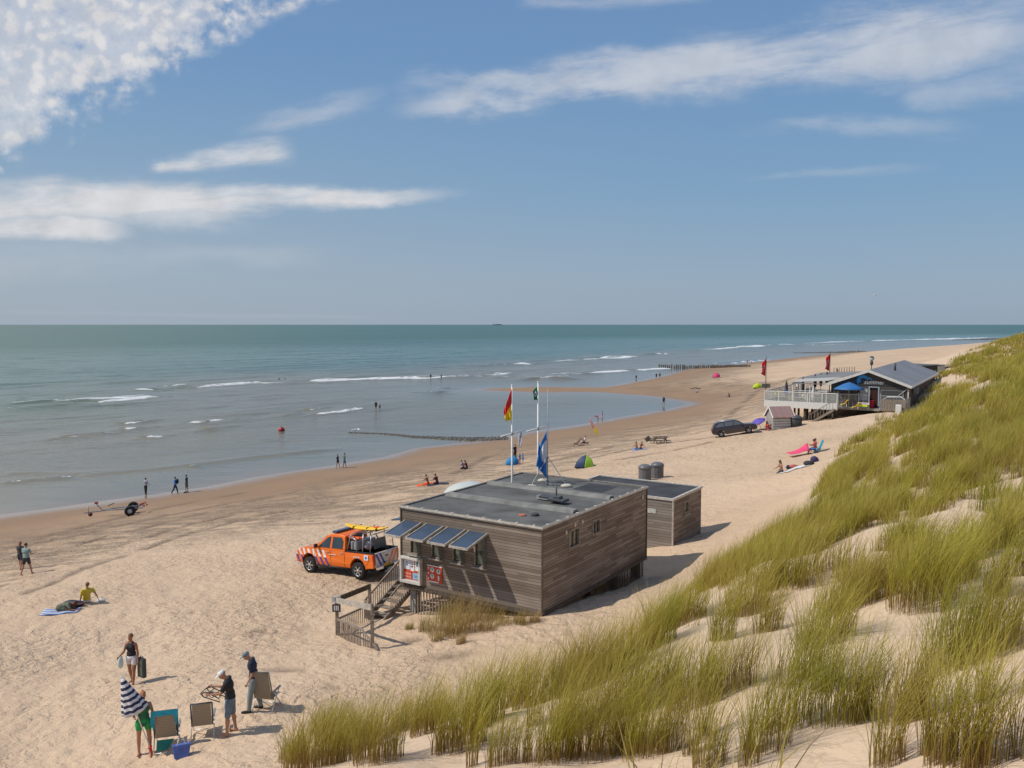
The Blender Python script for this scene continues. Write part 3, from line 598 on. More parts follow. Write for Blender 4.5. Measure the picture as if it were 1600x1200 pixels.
# board walls as four slabs, openings cut for the windows
def wall(name, L_, horiz, off, z0, z1, holes, th=.12, mtl=CLAD, flip=1, parent=cab, cls=LB, bz=ZB):
    mb = cls(); us = sorted({0, L_, *[h[0] for h in holes], *[h[1] for h in holes]}); zs = sorted({z0, z1, *[h[2] for h in holes], *[h[3] for h in holes]})
    for a, b in zip(us[:-1], us[1:]):
        for c, d in zip(zs[:-1], zs[1:]):
            if any(h[0]-1e-6 <= a and b <= h[1]+1e-6 and h[2]-1e-6 <= c and d <= h[3]+1e-6 for h in holes): continue
            ctr = ((a+b)/2, off, (c+d)/2-bz) if horiz else (off, (a+b)/2, (c+d)/2-bz)
            dim = (b-a, th, d-c) if horiz else (th, b-a, d-c)
            mb.box(ctr, dim)
    o = mb.build(name, [mtl], parent); return o
AW = [2.48, 3.54, 4.62, 5.74]; AWW = .86
WIN = [(a+.03, a+.60, 7.62, 8.86) for a in AW]
holes = WIN
wall('wall', LU, True, .06, ZB, ZT-.05, holes)
rw = [(2.05, 2.85, 8.15, 8.95), (3.95, 4.6, 8.35, 8.95)]
RWIN = [(2.05, 2.85, 8.28, 8.98), (4.0, 4.65, 8.42, 8.98)]
b_ = bpy.data.objects
def rwall():
    mb = LB(); holes = RWIN
    us = sorted({.12, LV, *[h[0] for h in holes], *[h[1] for h in holes]}); zs = sorted({ZB, ZT-.05, *[h[2] for h in holes], *[h[3] for h in holes]})
    for a, b in zip(us[:-1], us[1:]):
        for c, d in zip(zs[:-1], zs[1:]):
            if any(h[0]-1e-6 <= a and b <= h[1]+1e-6 and h[2]-1e-6 <= c and d <= h[3]+1e-6 for h in holes): continue
            mb.box((.06, (a+b)/2, (c+d)/2-ZB), (.12, b-a, d-c))
    return mb.build('wall', [CLAD], cab, label='shaded side wall of dark brown boards with two small windows')
rwall()
mb = LB(); mb.box((LU-.06, LV/2+.06, (ZB+ZT-.05)/2-ZB), (.12, LV-.12, ZT-.05-ZB)); mb.build('wall', [CLAD], cab)
mb = LB(); mb.box((LU/2, LV-.06, (ZB+ZT-.05)/2-ZB), (LU-.244, .12, ZT-.05-ZB)); mb.build('wall', [CLAD], cab)
# floor frame
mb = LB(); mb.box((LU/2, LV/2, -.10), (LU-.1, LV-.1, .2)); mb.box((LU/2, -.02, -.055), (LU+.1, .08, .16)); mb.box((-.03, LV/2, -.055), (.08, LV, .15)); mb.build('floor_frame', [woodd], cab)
# corner strips
for (a, b) in ((-.012, -.012), (LU+.012, -.012), (-.012, LV+.012)): LB().box((a, b, (ZT-ZB)/2-.03), (.055, .055, ZT-ZB-.06)).build('corner_strip', [woodd], cab)
# roof: deck, two raised ribs, upstands, pale edge trim with clamps
rz = ZT-ZB
mb = LB(); mb.box((LU/2, LV/2, rz-.03), (LU-.22, LV-.22, .10))
mb.box((LU/2, LV/2, rz-.075), (LU+.03, LV+.03, .05), 0)
roof = mb.build('roof', [BIT], cab)
mb = LB()
for v0 in (2.9, 6.1):
    mb.prism([(-.24, 0), (-.15, .13), (.15, .13), (.24, 0)], .2, LU-.2, 0, lambda x, y, z, v0=v0: (y, v0+x, rz+.02+z))
mb.build('roof_rib', [M('rib_felt', (.20, .20, .185), .85, var=.3, scale=2)], roof)
mb = LB()
for a, b, c_, d_ in ((LU/2, .0, LU+.14, .13), (LU/2, LV, LU+.14, .13)): mb.box((a, b, rz+.01), (c_, d_, .13), 0)
for a in (.0, LU): mb.box((a, LV/2, rz+.01), (.13, LV-.13, .13), 0)
mb.build('roof_edge', [M('edge_upstand', (.20, .18, .155), .8, var=.3, scale=3)], roof, bevel=.012)
mb = LB()
for k in range(9): mb.box((.35+k*.76, .0, rz+.083), (.09, .12, .02))
for k in range(12): mb.box((.0, .4+k*.77, rz+.083), (.12, .09, .02))
mb.box((LU/2, -.068, rz+.035), (LU+.14, .012, .07)); mb.box((-.068, LV/2, rz+.035), (.012, LV+.1, .07))
mb.build('edge_clamp', [M('pale_zinc', (.5, .47, .42), .6, var=.2)], roof)
mb = LB()
mb.lathe([(.16, 0), (.16, .07), (.12, .1)], (1.3, 1.6, rz+.02), 14, 0)
mb.build('roof_vent', [BITD], roof, bevel=.02)
mb = LB(); mb.lathe([(.11, 0), (.15, .0), (.16, .02), (.15, .04), (.11, .04)], (1.72, 1.35, rz+.021), 16); mb.build('roof_drain_cover', [M('faded_red', (.45, .14, .09), .7)], roof)
mb = LB(); mb.box((1.9, 7.9, rz+.024), (1.5, 1.7, .008)); mb.build('roof_patch', [BITD], roof)
# windows with frames and tilted awnings
glz = M('cabin_glass', (.055, .075, .065), .05, var=.5, scale=2.5, spec=1.0)
solar = M('blue_awning_panel', (.045, .075, .12), .28, var=.12, scale=2, spec=.6)
for i, (u0, u1, z0, z1) in enumerate(WIN):
    mb = LB()
    for a, b, c_, d_ in ((u0, u0+.06, z0, z1), (u1-.06, u1, z0, z1), (u0+.06, u1-.06, z1-.06, z1), (u0+.06, u1-.06, z0, z0+.05)): mb.box(((a+b)/2, .045, (c_+d_)/2-ZB), (b-a, .13, d_-c_))
    w_ = mb.build('window', [wood], cab)
    mb = LB(); mb.box(((u0+u1)/2, .07, (z0+z1)/2-ZB), (u1-u0-.12, .02, z1-z0-.11)); mb.build('pane', [glz], w_)
    mb = LB(); mb.box(((u0+u1)/2, -.05, z0-ZB-.03), (u1-u0+.12, .14, .04))
    for q in range(4): mb.box((u0+.08+q*.14, -.09, z0-ZB-.001), (.07, .07, .02))
    mb.build('sill', [woodl], w_)
    # awning
    a0, a1 = AW[i]+.0, AW[i]+.80; pr = 1.28
    def aw(x, y, z): return (x, y, z)
    mb = LB(); t0 = 8.98-ZB; t1 = 8.68-ZB
    mb.add([(a0, -.02, t0), (a1, -.02, t0), (a1, -pr, t1), (a0, -pr, t1), (a0, -.02, t0-.05), (a1, -.02, t0-.05), (a1, -pr, t1-.05), (a0, -pr, t1-.05)], [(0, 1, 2, 3), (7, 6, 5, 4), (0, 4, 5, 1), (1, 5, 6, 2), (2, 6, 7, 3), (3, 7, 4, 0)])
    an = mb.build('awning', [solar], cab)
    mb = LB()
    for x_ in (a0-.022, a1+.022): mb.bar((x_, .0, t0-.02), (x_, -pr-.02, t1-.02), .04, .085)
    mb.bar((a0-.04, -pr-.022, t1-.03), (a1+.04, -pr-.022, t1-.03), .04, .09)
    mb.build('awning_frame', [woodl], an)
    mb = LB(); mb.add([(a0+.02, -.01, t0-.08), (a0+.02, -.36, t0-.16), (a0+.02, -.24, z0-ZB+.05), (a0+.02, -.01, z0-ZB+.05)], [(0, 1, 2, 3)]); mb.add([(a0+.0, -.01, t0-.08), (a0+.0, -.36, t0-.16), (a0+.0, -.24, z0-ZB+.05), (a0+.0, -.01, z0-ZB+.05)], [(3, 2, 1, 0)])
    mb.build('side_glass', [M('side_glass', (.16, .19, .17), .08, spec=.9, alpha=.55)], w_)
for (v0, v1, z0, z1) in RWIN:
    mb = LB()
    for a, b, c_, d_ in ((v0-.05, v0+.05, z0-.05, z1+.05), (v1-.05, v1+.05, z0-.05, z1+.05), (v0+.05, v1-.05, z1-.04, z1+.05), (v0+.05, v1-.05, z0-.05, z0+.04)): mb.box((.035, (a+b)/2, (c_+d_)/2-ZB), (.11, b-a, d_-c_))
    mb.box((.04, (v0+v1)/2, (z0+z1)/2-ZB), (.06, .05, z1-z0-.1))
    w_ = mb.build('window', [wood], cab, label='small square window in the shaded side wall')
    mb = LB(); mb.box((.075, (v0+v1)/2, (z0+z1)/2-ZB), (.02, v1-v0-.1, z1-z0-.1)); mb.build('pane', [glz], w_)
for v0, z in ((1.75, 9.0), (2.45, 9.16), (3.05, 9.16), (8.8, 9.15)):
    mb = LB(); mb.ell((-.03, v0, z-ZB), (.05, .055, .10), 0, 10, 6); mb.build('wall_lamp', [M('lamp_cover', (.62, .52, .36), .4)], cab)
# awning on the seaward wall
mb = LB(); mb.add([(LU+.02, .5, 2.6), (LU+.02, 1.6, 2.6), (LU+1.0, 1.6, 2.45), (LU+1.0, .5, 2.45), (LU+.02, .5, 2.55), (LU+.02, 1.6, 2.55), (LU+1.0, 1.6, 2.4), (LU+1.0, .5, 2.4)], [(0, 1, 2, 3), (7, 6, 5, 4), (0, 4, 5, 1), (1, 5, 6, 2), (2, 6, 7, 3), (3, 7, 4, 0)])
mb.build('awning', [solar], cab)
# notice case
mb = LB(); u0, u1, z0, z1 = 5.66, 6.74, 6.42-ZB, 7.50-ZB
for a, b, c_, d_ in ((u0, u0+.09, z0, z1), (u1-.09, u1, z0, z1), (u0+.09, u1-.09, z1-.09, z1), (u0+.09, u1-.09, z0, z0+.12)): mb.box(((a+b)/2, -.10, (c_+d_)/2), (b-a, .18, d_-c_))
mb.box(((u0+u1)/2, -.02, (z0+z1)/2), (u1-u0-.18, .03, z1-z0-.2))
nc = mb.build('notice_case', [M('case_frame', (.55, .53, .49), .5)], cab, bevel=.01)
POS = [((.12, .40, .50, .86), (.66, .72, .80)), ((.43, .62, .46, .88), (.74, .74, .74)), ((.66, .90, .50, .90), (.70, .74, .74)), ((.11, .50, .14, .44), (.62, .075, .03)), ((.54, .90, .16, .40), (.25, .45, .62))]
W_, H_ = u1-u0, z1-z0
for i, ((a, b, c_, d_), col) in enumerate(POS):
    mb = LB(); xa, xb = u1-a*W_, u1-b*W_; mb.box(((xa+xb)/2, -.045-.002*i, z0+(c_+d_)/2*H_), (abs(xb-xa), .008, (d_-c_)*H_)); mb.build('poster', [M('poster_%d' % i if False else 'poster_paper_'+'abcde'[i], col, .6, var=.25, scale=14)], nc)
mb = LB(); mb.box((u1-.5*W_, -.036, z0+.5*H_), (W_*.8, .006, H_*.76)); mb.build('backing_sheet', [M('orange_red_paper', (.55, .085, .035), .6)], nc)
mb = LB(); mb.lathe([(.0, 0), (.085, 0), (.085, .01), (0, .01)], (u0+.2, -.062, z1-.2), 14, ax='y'); mb.build('green_badge', [M('sign_green', (.02, .22, .13), .5)], nc)
mb = LB()
for (a, z_, w__, h_) in ((.20, .80, .10, .02), (.20, .74, .12, .02), (.20, .68, .10, .05), (.47, .80, .09, .02), (.47, .72, .10, .02), (.47, .64, .08, .06), (.72, .78, .12, .02), (.72, .70, .10, .05), (.62, .30, .16, .02), (.64, .25, .12, .02)): mb.box((u1-(a+w__/2)*W_, -.062, z0+z_*H_), (w__*W_, .003, h_*H_))
mb.build('poster_print', [M('print_grey', (.12, .14, .2), .6)], nc)
mb = LB()
for k in range(5):
    for q in range(2): mb.box((u1-(.16+k*.07)*W_, -.060, z0+(.22+q*.12)*H_), (.03, .003, .06))
mb.build('poster_print', [M('print_pale', (.75, .6, .55), .6)], nc)
# red rules board with white round symbols
u0, u1, z0, z1 = 4.66, 5.40, 6.62-ZB, 7.32-ZB
mb = LB(); mb.box(((u0+u1)/2, -.02, (z0+z1)/2), (u1-u0, .03, z1-z0)); rb = mb.build('rules_board', [M('sign_orange_red', (.60, .075, .03), .5, var=.05)], cab)
mb = LB()
for a, b in ((.35, .74), (.35, .36), (.78, .70)): mb.lathe([(0, 0), (.105, 0), (.105, .006), (0, .006)], (u1-a*(u1-u0), -.044, z0+b*(z1-z0)), 18, ax='y')
mb.box(((u0+u1)/2, -.038, z1-.02), (u1-u0, .006, .04)); mb.box(((u0+u1)/2+.05, -.038, z0+.03), ((u1-u0)*.7, .006, .05)); mb.box((u1-.78*(u1-u0), -.038, z0+.30*(z1-z0)), (.07, .006, .2))
for b in (.2, .5, .8): mb.box((u1-.06, -.038, z0+b*(z1-z0)), (.05, .006, .08))
mb.build('symbols', [M('sign_white', (.75, .75, .75), .5)], rb)
mb = LB()
for a, b in ((.35, .74), (.35, .36), (.78, .70)): mb.box((u1-a*(u1-u0), -.047, z0+b*(z1-z0)), (.03, .006, .12)); mb.box((u1-a*(u1-u0), -.047, z0+b*(z1-z0)+.02), (.09, .006, .02))
mb.build('symbol_print', [M('print_grey', (.12, .14, .2), .6)], rb)
# posts under the floor
for (a, b) in ((.35, LV-.35), (.35, 6.6), (.35, 4.4), (3.4, .8), (LU-.35, .42), (LU-.35, 3.2), (LU-.35, 6.2), (LU-.35, LV-.4), (3.4, LV-.4), (2.0, LV-.35)):
    q = CB+UX*a+VX*b; g = tz(q.x, q.y)
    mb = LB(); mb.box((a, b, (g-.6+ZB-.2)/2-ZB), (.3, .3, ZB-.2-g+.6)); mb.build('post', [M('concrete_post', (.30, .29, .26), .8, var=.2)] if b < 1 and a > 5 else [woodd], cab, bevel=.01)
# slatted skirt below the floor
def slats(a, b, zt, name='skirt', step=.14, w_=.045, mtl=wood, rails=True, parent=cab, top=None):
    mb = MB(); a = Vector(a); b = Vector(b); n = max(2, int((b-a).length/step))
    for i in range(n+1):
        q = a.lerp(b, i/n); g = tz(q.x, q.y)-.15; zt_ = zt if not callable(zt) else zt(i/n)
        if zt_-g > .1: mb.box((q.x-CB.x, q.y-CB.y, (zt_+g)/2-ZB), (w_, .03, zt_-g), 0, Matrix.Rotation(math.atan2((b-a).y, (b-a).x), 3, 'Z'))
    return mb.build(name, [mtl], parent)
slats(fr(LU-.75, .12, 0), fr(4.0, .12, 0), ZB-.18, 'skirt', .15)
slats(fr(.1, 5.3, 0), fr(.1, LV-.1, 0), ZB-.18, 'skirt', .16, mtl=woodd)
# stairs up the seaward side
st0, st1 = -1.0, 1.80; zf = tz(*fr(LU+.55, st0-.2, 0)[:2]); zt_ = 6.45
mb = LB(); nst = 8
for k in range(nst):
    t = (k+.7)/nst; mb.box((LU+.55, st0+(st1-st0)*t, zf+(zt_-zf)*t-ZB), (.86, .30, .045))
stp = mb.build('stair', [wood], cab)
mb = LB()
for du in (.10, 1.0): mb.bar((LU+du, st0, zf-.05-ZB), (LU+du, st1, zt_-.1-ZB), .06, .26)
mb.build('stringer', [wood], stp)
mb = LB(); mb.box((LU+.55, 3.1, zt_-.08-ZB), (1.1, 2.6, .08)); mb.build('landing', [wood], stp)
for du, s0 in ((1.06, st0-.1), (.04, st0+.35)):
    mb = LB(); f_ = lambda v: zf+(zt_-zf)*(v-st0)/(st1-st0)
    mb.bar((LU+du, s0, f_(s0)+.75-ZB), (LU+du, st1, zt_+.75-ZB), .05, .07)
    if du > 1: mb.bar((LU+du, st1, zt_+.75-ZB), (LU+du, 3.9, zt_+.75-ZB), .05, .07)
    k = s0
    while k < (3.9 if du > 1 else st1):
        zz_ = min(f_(k), zt_); mb.box((LU+du, k, zz_+.33-ZB), (.028, .028, .82)); k += .125
    mb.build('handrail', [wood], stp)
# wooden fence pen beside the steps
def wpost(mb, p_, h, w_=.11): g = tz(p_[0], p_[1]); mb.box((p_[0], p_[1], g+h/2-.2), (w_, w_, h+.4)); return g+h
pen = None
FL = Vector(G(527, 992)); FN = Vector(G(582, 1013)); FB = Vector(G(578, 968)); 
FSt = fr(LU+1.06, st0-.1, 0)
pen = empty('timber_railing', (FL.x, FL.y, FL.z), 0, 'grey timber railing with high crossbeams and slatted sides at the foot of the cabin stairs', 'railing')
def rel(p_): return (p_[0]-FL.x, p_[1]-FL.y, p_[2]-FL.z)
def penbuild(mb, name, m_): mb.v = [(x-FL.x, y-FL.y, z-FL.z) for x, y, z in mb.v]; return mb.build(name, [m_], pen)
tops = []
for q in (FL, FN, FB):
    mb = MB(); h = {0: 1.50, 1: 1.62, 2: 1.5}[len(tops)]; tops.append((q.x, q.y, wpost(mb, q, h))); penbuild(mb, 'post', wood)
mb = MB(); mb.bar((tops[0][0], tops[0][1], tops[0][2]-.12), (tops[2][0], tops[2][1], tops[2][2]-.12), .05, .2); penbuild(mb, 'crossbeam', woodd)
mb = MB(); mb.bar((tops[0][0], tops[0][1]-.08, tops[0][2]-.12), (tops[1][0], tops[1][1]-.08, tops[1][2]-.12), .05, .2); penbuild(mb, 'crossbeam', woodl)
def balus(a, b, h0, h1, step=.13, name='slat_panel'):
    mb = MB(); a = Vector(a); b = Vector(b); n = int((b-a).length/step); ra = (a.x, a.y, tz(a.x, a.y)+h0); rb_ = (b.x, b.y, tz(b.x, b.y)+h1); mb.bar(ra, rb_, .05, .07)
    for i in range(1, n):
        t = i/n; x = a.x+(b.x-a.x)*t; y = a.y+(b.y-a.y)*t; zt2 = ra[2]+(rb_[2]-ra[2])*t-.03; zb2 = min(zt2-.05, tz(x, y)-.1); mb.box((x, y, (zt2+zb2)/2), (.028, .028, zt2-zb2))
    return penbuild(mb, name, wood)
balus(FL, FB, .62, .62); K = FL.lerp(FN, .72); balus(FL, K, .62, .62); ext = FN+(FN-FL).normalized()*.42; balus(K, ext, .62, .05); balus(FB, FSt, .62, .75)
mb = MB(); mb.box((FL.x, FL.y-.08, tops[0][2]-.08), (.34, .03, .22)); s1 = penbuild(mb, 'sign', M('sign_plate', (.5, .5, .47), .5))
mb = MB(); mb.box((FL.x, FL.y-.08, tops[0][2]-.42), (.32, .03, .30)); s2 = penbuild(mb, 'sign', dark)
mb = MB(); mb.box((-.0+FL.x, FL.y-.10, tops[0][2]-.08), (.10, .012, .10)); mb.v = [(x-FL.x, y-FL.y, z-FL.z) for x, y, z in mb.v]; mb.build('symbol', [M('print_blue', (.05, .12, .35), .5)], s1)
mb = MB()
for a_ in (-.07, 0, .07): mb.box((FL.x+a_, FL.y-.10, tops[0][2]-.42), (.035, .012, .18))
mb.v = [(x-FL.x, y-FL.y, z-FL.z) for x, y, z in mb.v]; mb.build('symbol', [M('sign_white', (.75, .75, .75), .5)], s2)
g = fr(LU-.05, -.9, 0); g2 = fr(LU-.35, -1.5, 0)
# ================================================================ store shed behind
SB = Vector((8.15, 41.9, 0)); SZ0, SZ1 = 5.2, 8.2
shed = empty('timber_shed', (SB.x, SB.y, SZ0), 0, 'smaller flat roofed wooden shed standing half behind the larger cabin', 'shed')
LS, WS = 6.2, 4.0
mb = LB(); mb.box((LS/2, .06, 1.45), (LS, .12, 2.9)); mb.box((LS/2, WS-.06, 1.45), (LS, .12, 2.9)); mb.box((LS-.06, WS/2, 1.45), (.12, WS-.244, 2.9)); mb.build('wall', [CLADG], shed)
def swall():
    mb = LB(); holes = [(1.55, 2.15, 1.95, 2.55)]
    us = sorted({.124, WS-.124, 1.55, 2.15}); zs = [0, 1.95, 2.55, 2.9]
    for a, b in zip(us[:-1], us[1:]):
        for c, d in zip(zs[:-1], zs[1:]):
            if a == 1.55 and c == 1.95: continue
            mb.box((.06, (a+b)/2, (c+d)/2), (.12, b-a, d-c))
    return mb.build('wall', [CLAD], shed)
swall()
mb = LB()
for a, b, c_, d_ in ((1.50, 1.6, 1.9, 2.6), (2.1, 2.2, 1.9, 2.6), (1.6, 2.1, 2.5, 2.6), (1.6, 2.1, 1.9, 2.0)): mb.box((.03, (a+b)/2, (c_+d_)/2), (.11, b-a, d_-c_))
w_ = mb.build('window', [wood], shed)
mb = LB(); mb.box((.07, 1.85, 2.25), (.02, .5, .5)); mb.build('pane', [glz], w_)
mb = LB(); mb.box((-.015, 1.85, 1.84), (.14, .85, .05)); mb.build('sill', [woodl], w_)
mb = LB(); mb.box((LS/2, WS/2, 2.93), (LS-.1, WS-.1, .06)); sr = mb.build('roof', [BITD], shed)
mb = LB(); mb.box((LS/2, 0, 2.95), (LS+.1, .12, .12)); mb.box((LS/2, WS, 2.95), (LS+.1, .12, .12)); mb.box((0, WS/2, 2.95), (.12, WS-.12, .12)); mb.box((LS, WS/2, 2.95), (.12, WS-.12, .12)); mb.build('roof_edge', [M('pale_zinc', (.5, .47, .42), .6)], sr)
mb = LB(); mb.box((-.012, -.012, 1.45), (.08, .08, 2.88)); mb.build('corner_strip', [woodl], shed)
mb = LB(); mb.box((1.15, -.015, 2.25), (.45, .02, .24)); mb.build('sign', [M('sign_plate', (.5, .5, .47), .5)], shed)
# ================================================================ roof kit, flagpoles
def zroof(): return ZT+.02
mh = tag(MB().ell((0, 0, 0), (1.35, 1.35, .75), 0, 28, 10).build('domed_cover', [M('pale_grp', (.50, .53, .50), .45, var=.08)], None), 'pale grey rounded dome cover rising beyond the seaward edge of the cabin roof', 'cover')
q = fr(LU+1.15, 6.4, 0); mh.location = (q.x, q.y, 8.66)
mb = MB(); mb.lathe([(1.28, -9.08+4.0), (1.28, -.05), (1.36, -.05), (1.36, .02)], (0, 0, 0), 28); mb.build('drum', [wgrey], mh)
def flagpole(px, ytop, ybot, Y, arms, label):
    b = D(px, ybot, Y); t = D(px, ytop, Y); g = tz(b[0], b[1])
    o = empty('flagpole', (b[0], b[1], g), 0, label, 'flagpole', 'white flagpoles behind the cabin')
    H = t[2]-g
    MB().tube([(0, 0, -.3), (0, 0, H)], [.06, .04], 10).build('pole', [white], o)
    MB().ell((0, 0, H+.02), (.055, .055, .05), 0, 8, 5).build('finial', [white], o)
    a0 = Vector(D(*arms[0], Y-.6)); a1 = Vector(D(*arms[1], Y+.6)); q = Vector((b[0], b[1], g))
    off = ((a0+a1)/2).y-b[1]
    MB().tube([a0-q, a1-q], .035, 8).build('crossarm', [white], o)
    zc = (a0+(a1-a0)*((b[0]-a0.x)/(a1.x-a0.x))-q).z
    MB().box((0, 0, zc), (.13, .13, .13)).build('bracket', [galv], o, bevel=.01)
    return o, H, g
fpa, Ha, ga = flagpole(800, 603, 765, 38.9, ((783, 682), (818, 673)), 'white flagpole with a red and yellow flag, left of the two behind the cabin')
fpb, Hb, gb = flagpole(840.5, 598, 760, 42.2, ((823, 674), (859, 665)), 'white flagpole with a green flag, right of the two behind the cabin')
# mast on the roof
Ym = 37.2
mbase = Vector(D(855, 757, Ym)); mbase.z = ZT+.03; mt_ = D(855, 606, Ym)
# place the mast on the roof by intersecting the roof plane
mbase = Vector(U(855.5, 758, ZT+.03)); 
mast = empty('antenna_mast', mbase, 0, 'thin grey antenna mast on a tripod with white concrete feet on the cabin roof', 'mast')
Hm = D(855.5, 606, mbase.y)[2]-mbase.z
MB().tube([(0, 0, 0), (0, 0, 2.2), (0, 0, Hm)], [.028, .022, .009], 8).build('pole', [galv], mast)
for az in (100, 215, 335):
    a = (math.cos(R(az))*.95, math.sin(R(az))*.95, .06); l = MB().bar((0, 0, 1.35), a, .03, .03).build('leg', [galv], mast)
    MB().bar((0, 0, .08), a, .03, .02).build('tie', [galv], l)
    MB().ell((a[0], a[1], .04), (.28, .17, .10), 0, 12, 6).build('foot', [M('concrete_pale', (.55, .51, .43), .85, var=.1)], l)
q = Vector(U(868, 783, ZT+.03)); eq = empty('roof_equipment', q, AU, 'small grey equipment box and stub aerial sitting on the middle of the cabin roof', 'equipment')
MB().box((.35, 0, .1), (1.0, .32, .14)).build('tray', [M('pale_grey_tray', (.36, .37, .36), .6)], eq, bevel=.01)
MB().box((.35, 0, .17), (.8, .42, .05)).box((-.3, .3, .16), (.8, .5, .10)).box((-.3, .3, .25), (.3, .3, .12)).build('box', [dark], eq, bevel=.02)
MB().tube([(-.1, .1, 0), (-.1, .1, .75)], .03, 6).build('aerial', [dark], eq)
# ================================================================ flags
def cloth(name, outline, W_n, H_n, mats, pick, P0, ex, ez, label, cat='flag', group=None, amp=.08, parent=None, depth=(0, 1, 0)):
    """flag as a folded sheet; outline(s,t)-> (x,z) metres, s along fly 0..1, t down hoist 0..1"""
    mb = MB(); V = []; dv = Vector(depth)
    for j in range(H_n+1):
        for i in range(W_n+1):
            s_, t_ = i/W_n, j/H_n; x, z = outline(s_, t_)
            y = amp*s_*math.sin(s_*9+t_*4)+amp*.5*s_*math.sin(s_*17-t_*7)
            V.append(Vector((x*ex[0], x*ex[1], z))+dv*y)
    fs = [(j*(W_n+1)+i, j*(W_n+1)+i+1, (j+1)*(W_n+1)+i+1, (j+1)*(W_n+1)+i) for j in range(H_n) for i in range(W_n)]
    mb.v = [tuple(q) for q in V]; mb.f = fs; mb.m = [pick((i+.5)/W_n, (j+.5)/H_n) for j in range(H_n) for i in range(W_n)]; mb.sm = [True]*len(fs)
    o = mb.build(name, mats, parent, fix=False); so = o.modifiers.new('thick', 'SOLIDIFY'); so.thickness = .006; o.location = P0
    if label: tag(o, label, cat, group)
    return o
red = M('flag_red', (.70, .02, .02), .7, var=.12); yel = M('flag_yellow', (.90, .62, .01), .7, var=.1); grn = M('flag_green', (.01, .22, .10), .7); wht = M('flag_white', (.68, .68, .72), .7); blu = M('flag_blue', (.03, .19, .52), .7, var=.2)
S1 = 38.9/F
def quadmap(pts):   # pixel corners: hoist top, fly top, fly bottom, hoist bottom (relative, in px)
    def f(s_, t_):
        a, b, c_, d_ = pts; x = (a[0]*(1-s_)+b[0]*s_)*(1-t_)+(d_[0]*(1-s_)+c_[0]*s_)*t_; z = (a[1]*(1-s_)+b[1]*s_)*(1-t_)+(d_[1]*(1-s_)+c_[1]*s_)*t_
        return (x*S1, -z*S1)
    return f
ft = D(799, 607, 38.85)
cloth('flag', quadmap([(0, 0), (-12, 36), (-9, 51), (0, 50)]), 12, 16, [red, yel], lambda a, b: 0 if b < .48 else 1, ft, (1, .25), 1, 'red and yellow flag hanging from the left white flagpole', 'flag', amp=.16)
S1 = 42.2/F; ft = D(840, 603, 42.2)
def pickg(a, b): return 1 if (a-.5)**2/.09+(b-.5)**2/.05 < 1 and not (abs(a-.5) < .1 and abs(b-.5) < .06) else 0
cloth('flag', quadmap([(0, 0), (-7, 7), (-6, 22), (0, 22)]), 16, 16, [grn, wht], pickg, ft, (1, .2), 1, 'small green flag with a white round emblem at the top of the right flagpole', 'flag', amp=.08)
S1 = 38.5/F; ft = D(808.5, 676, 39.3)
cloth('flag', quadmap([(0, 0), (8, -2), (6, 23), (2, 21)]), 14, 20, [wht, M('print_grey', (.12, .14, .2), .6)], lambda a, b: 1 if .35 < a < .72 and (.25 < b < .42 or .5 < b < .68) and (int(b*22) % 2 == 0 or a < .45) else 0, ft, (1, .1), 1, 'narrow white banner with dark lettering hanging from the left crossarm', 'flag', amp=.04)
S1 = mbase.y/F; ft = D(854.5, 673, mbase.y)
def pb(a, b): return 1 if ((a-.28)/.42)**2+((b-.42)/.27)**2 < 1 and a < .72 else 0
cloth('flag', quadmap([(0, 0), (-13, 26), (-17, 55), (0, 76)]), 20, 30, [blu, wht], pb, ft, (1, .2), 1, 'large drooping blue flag with a white disc tied to the roof mast', 'flag', amp=.14)
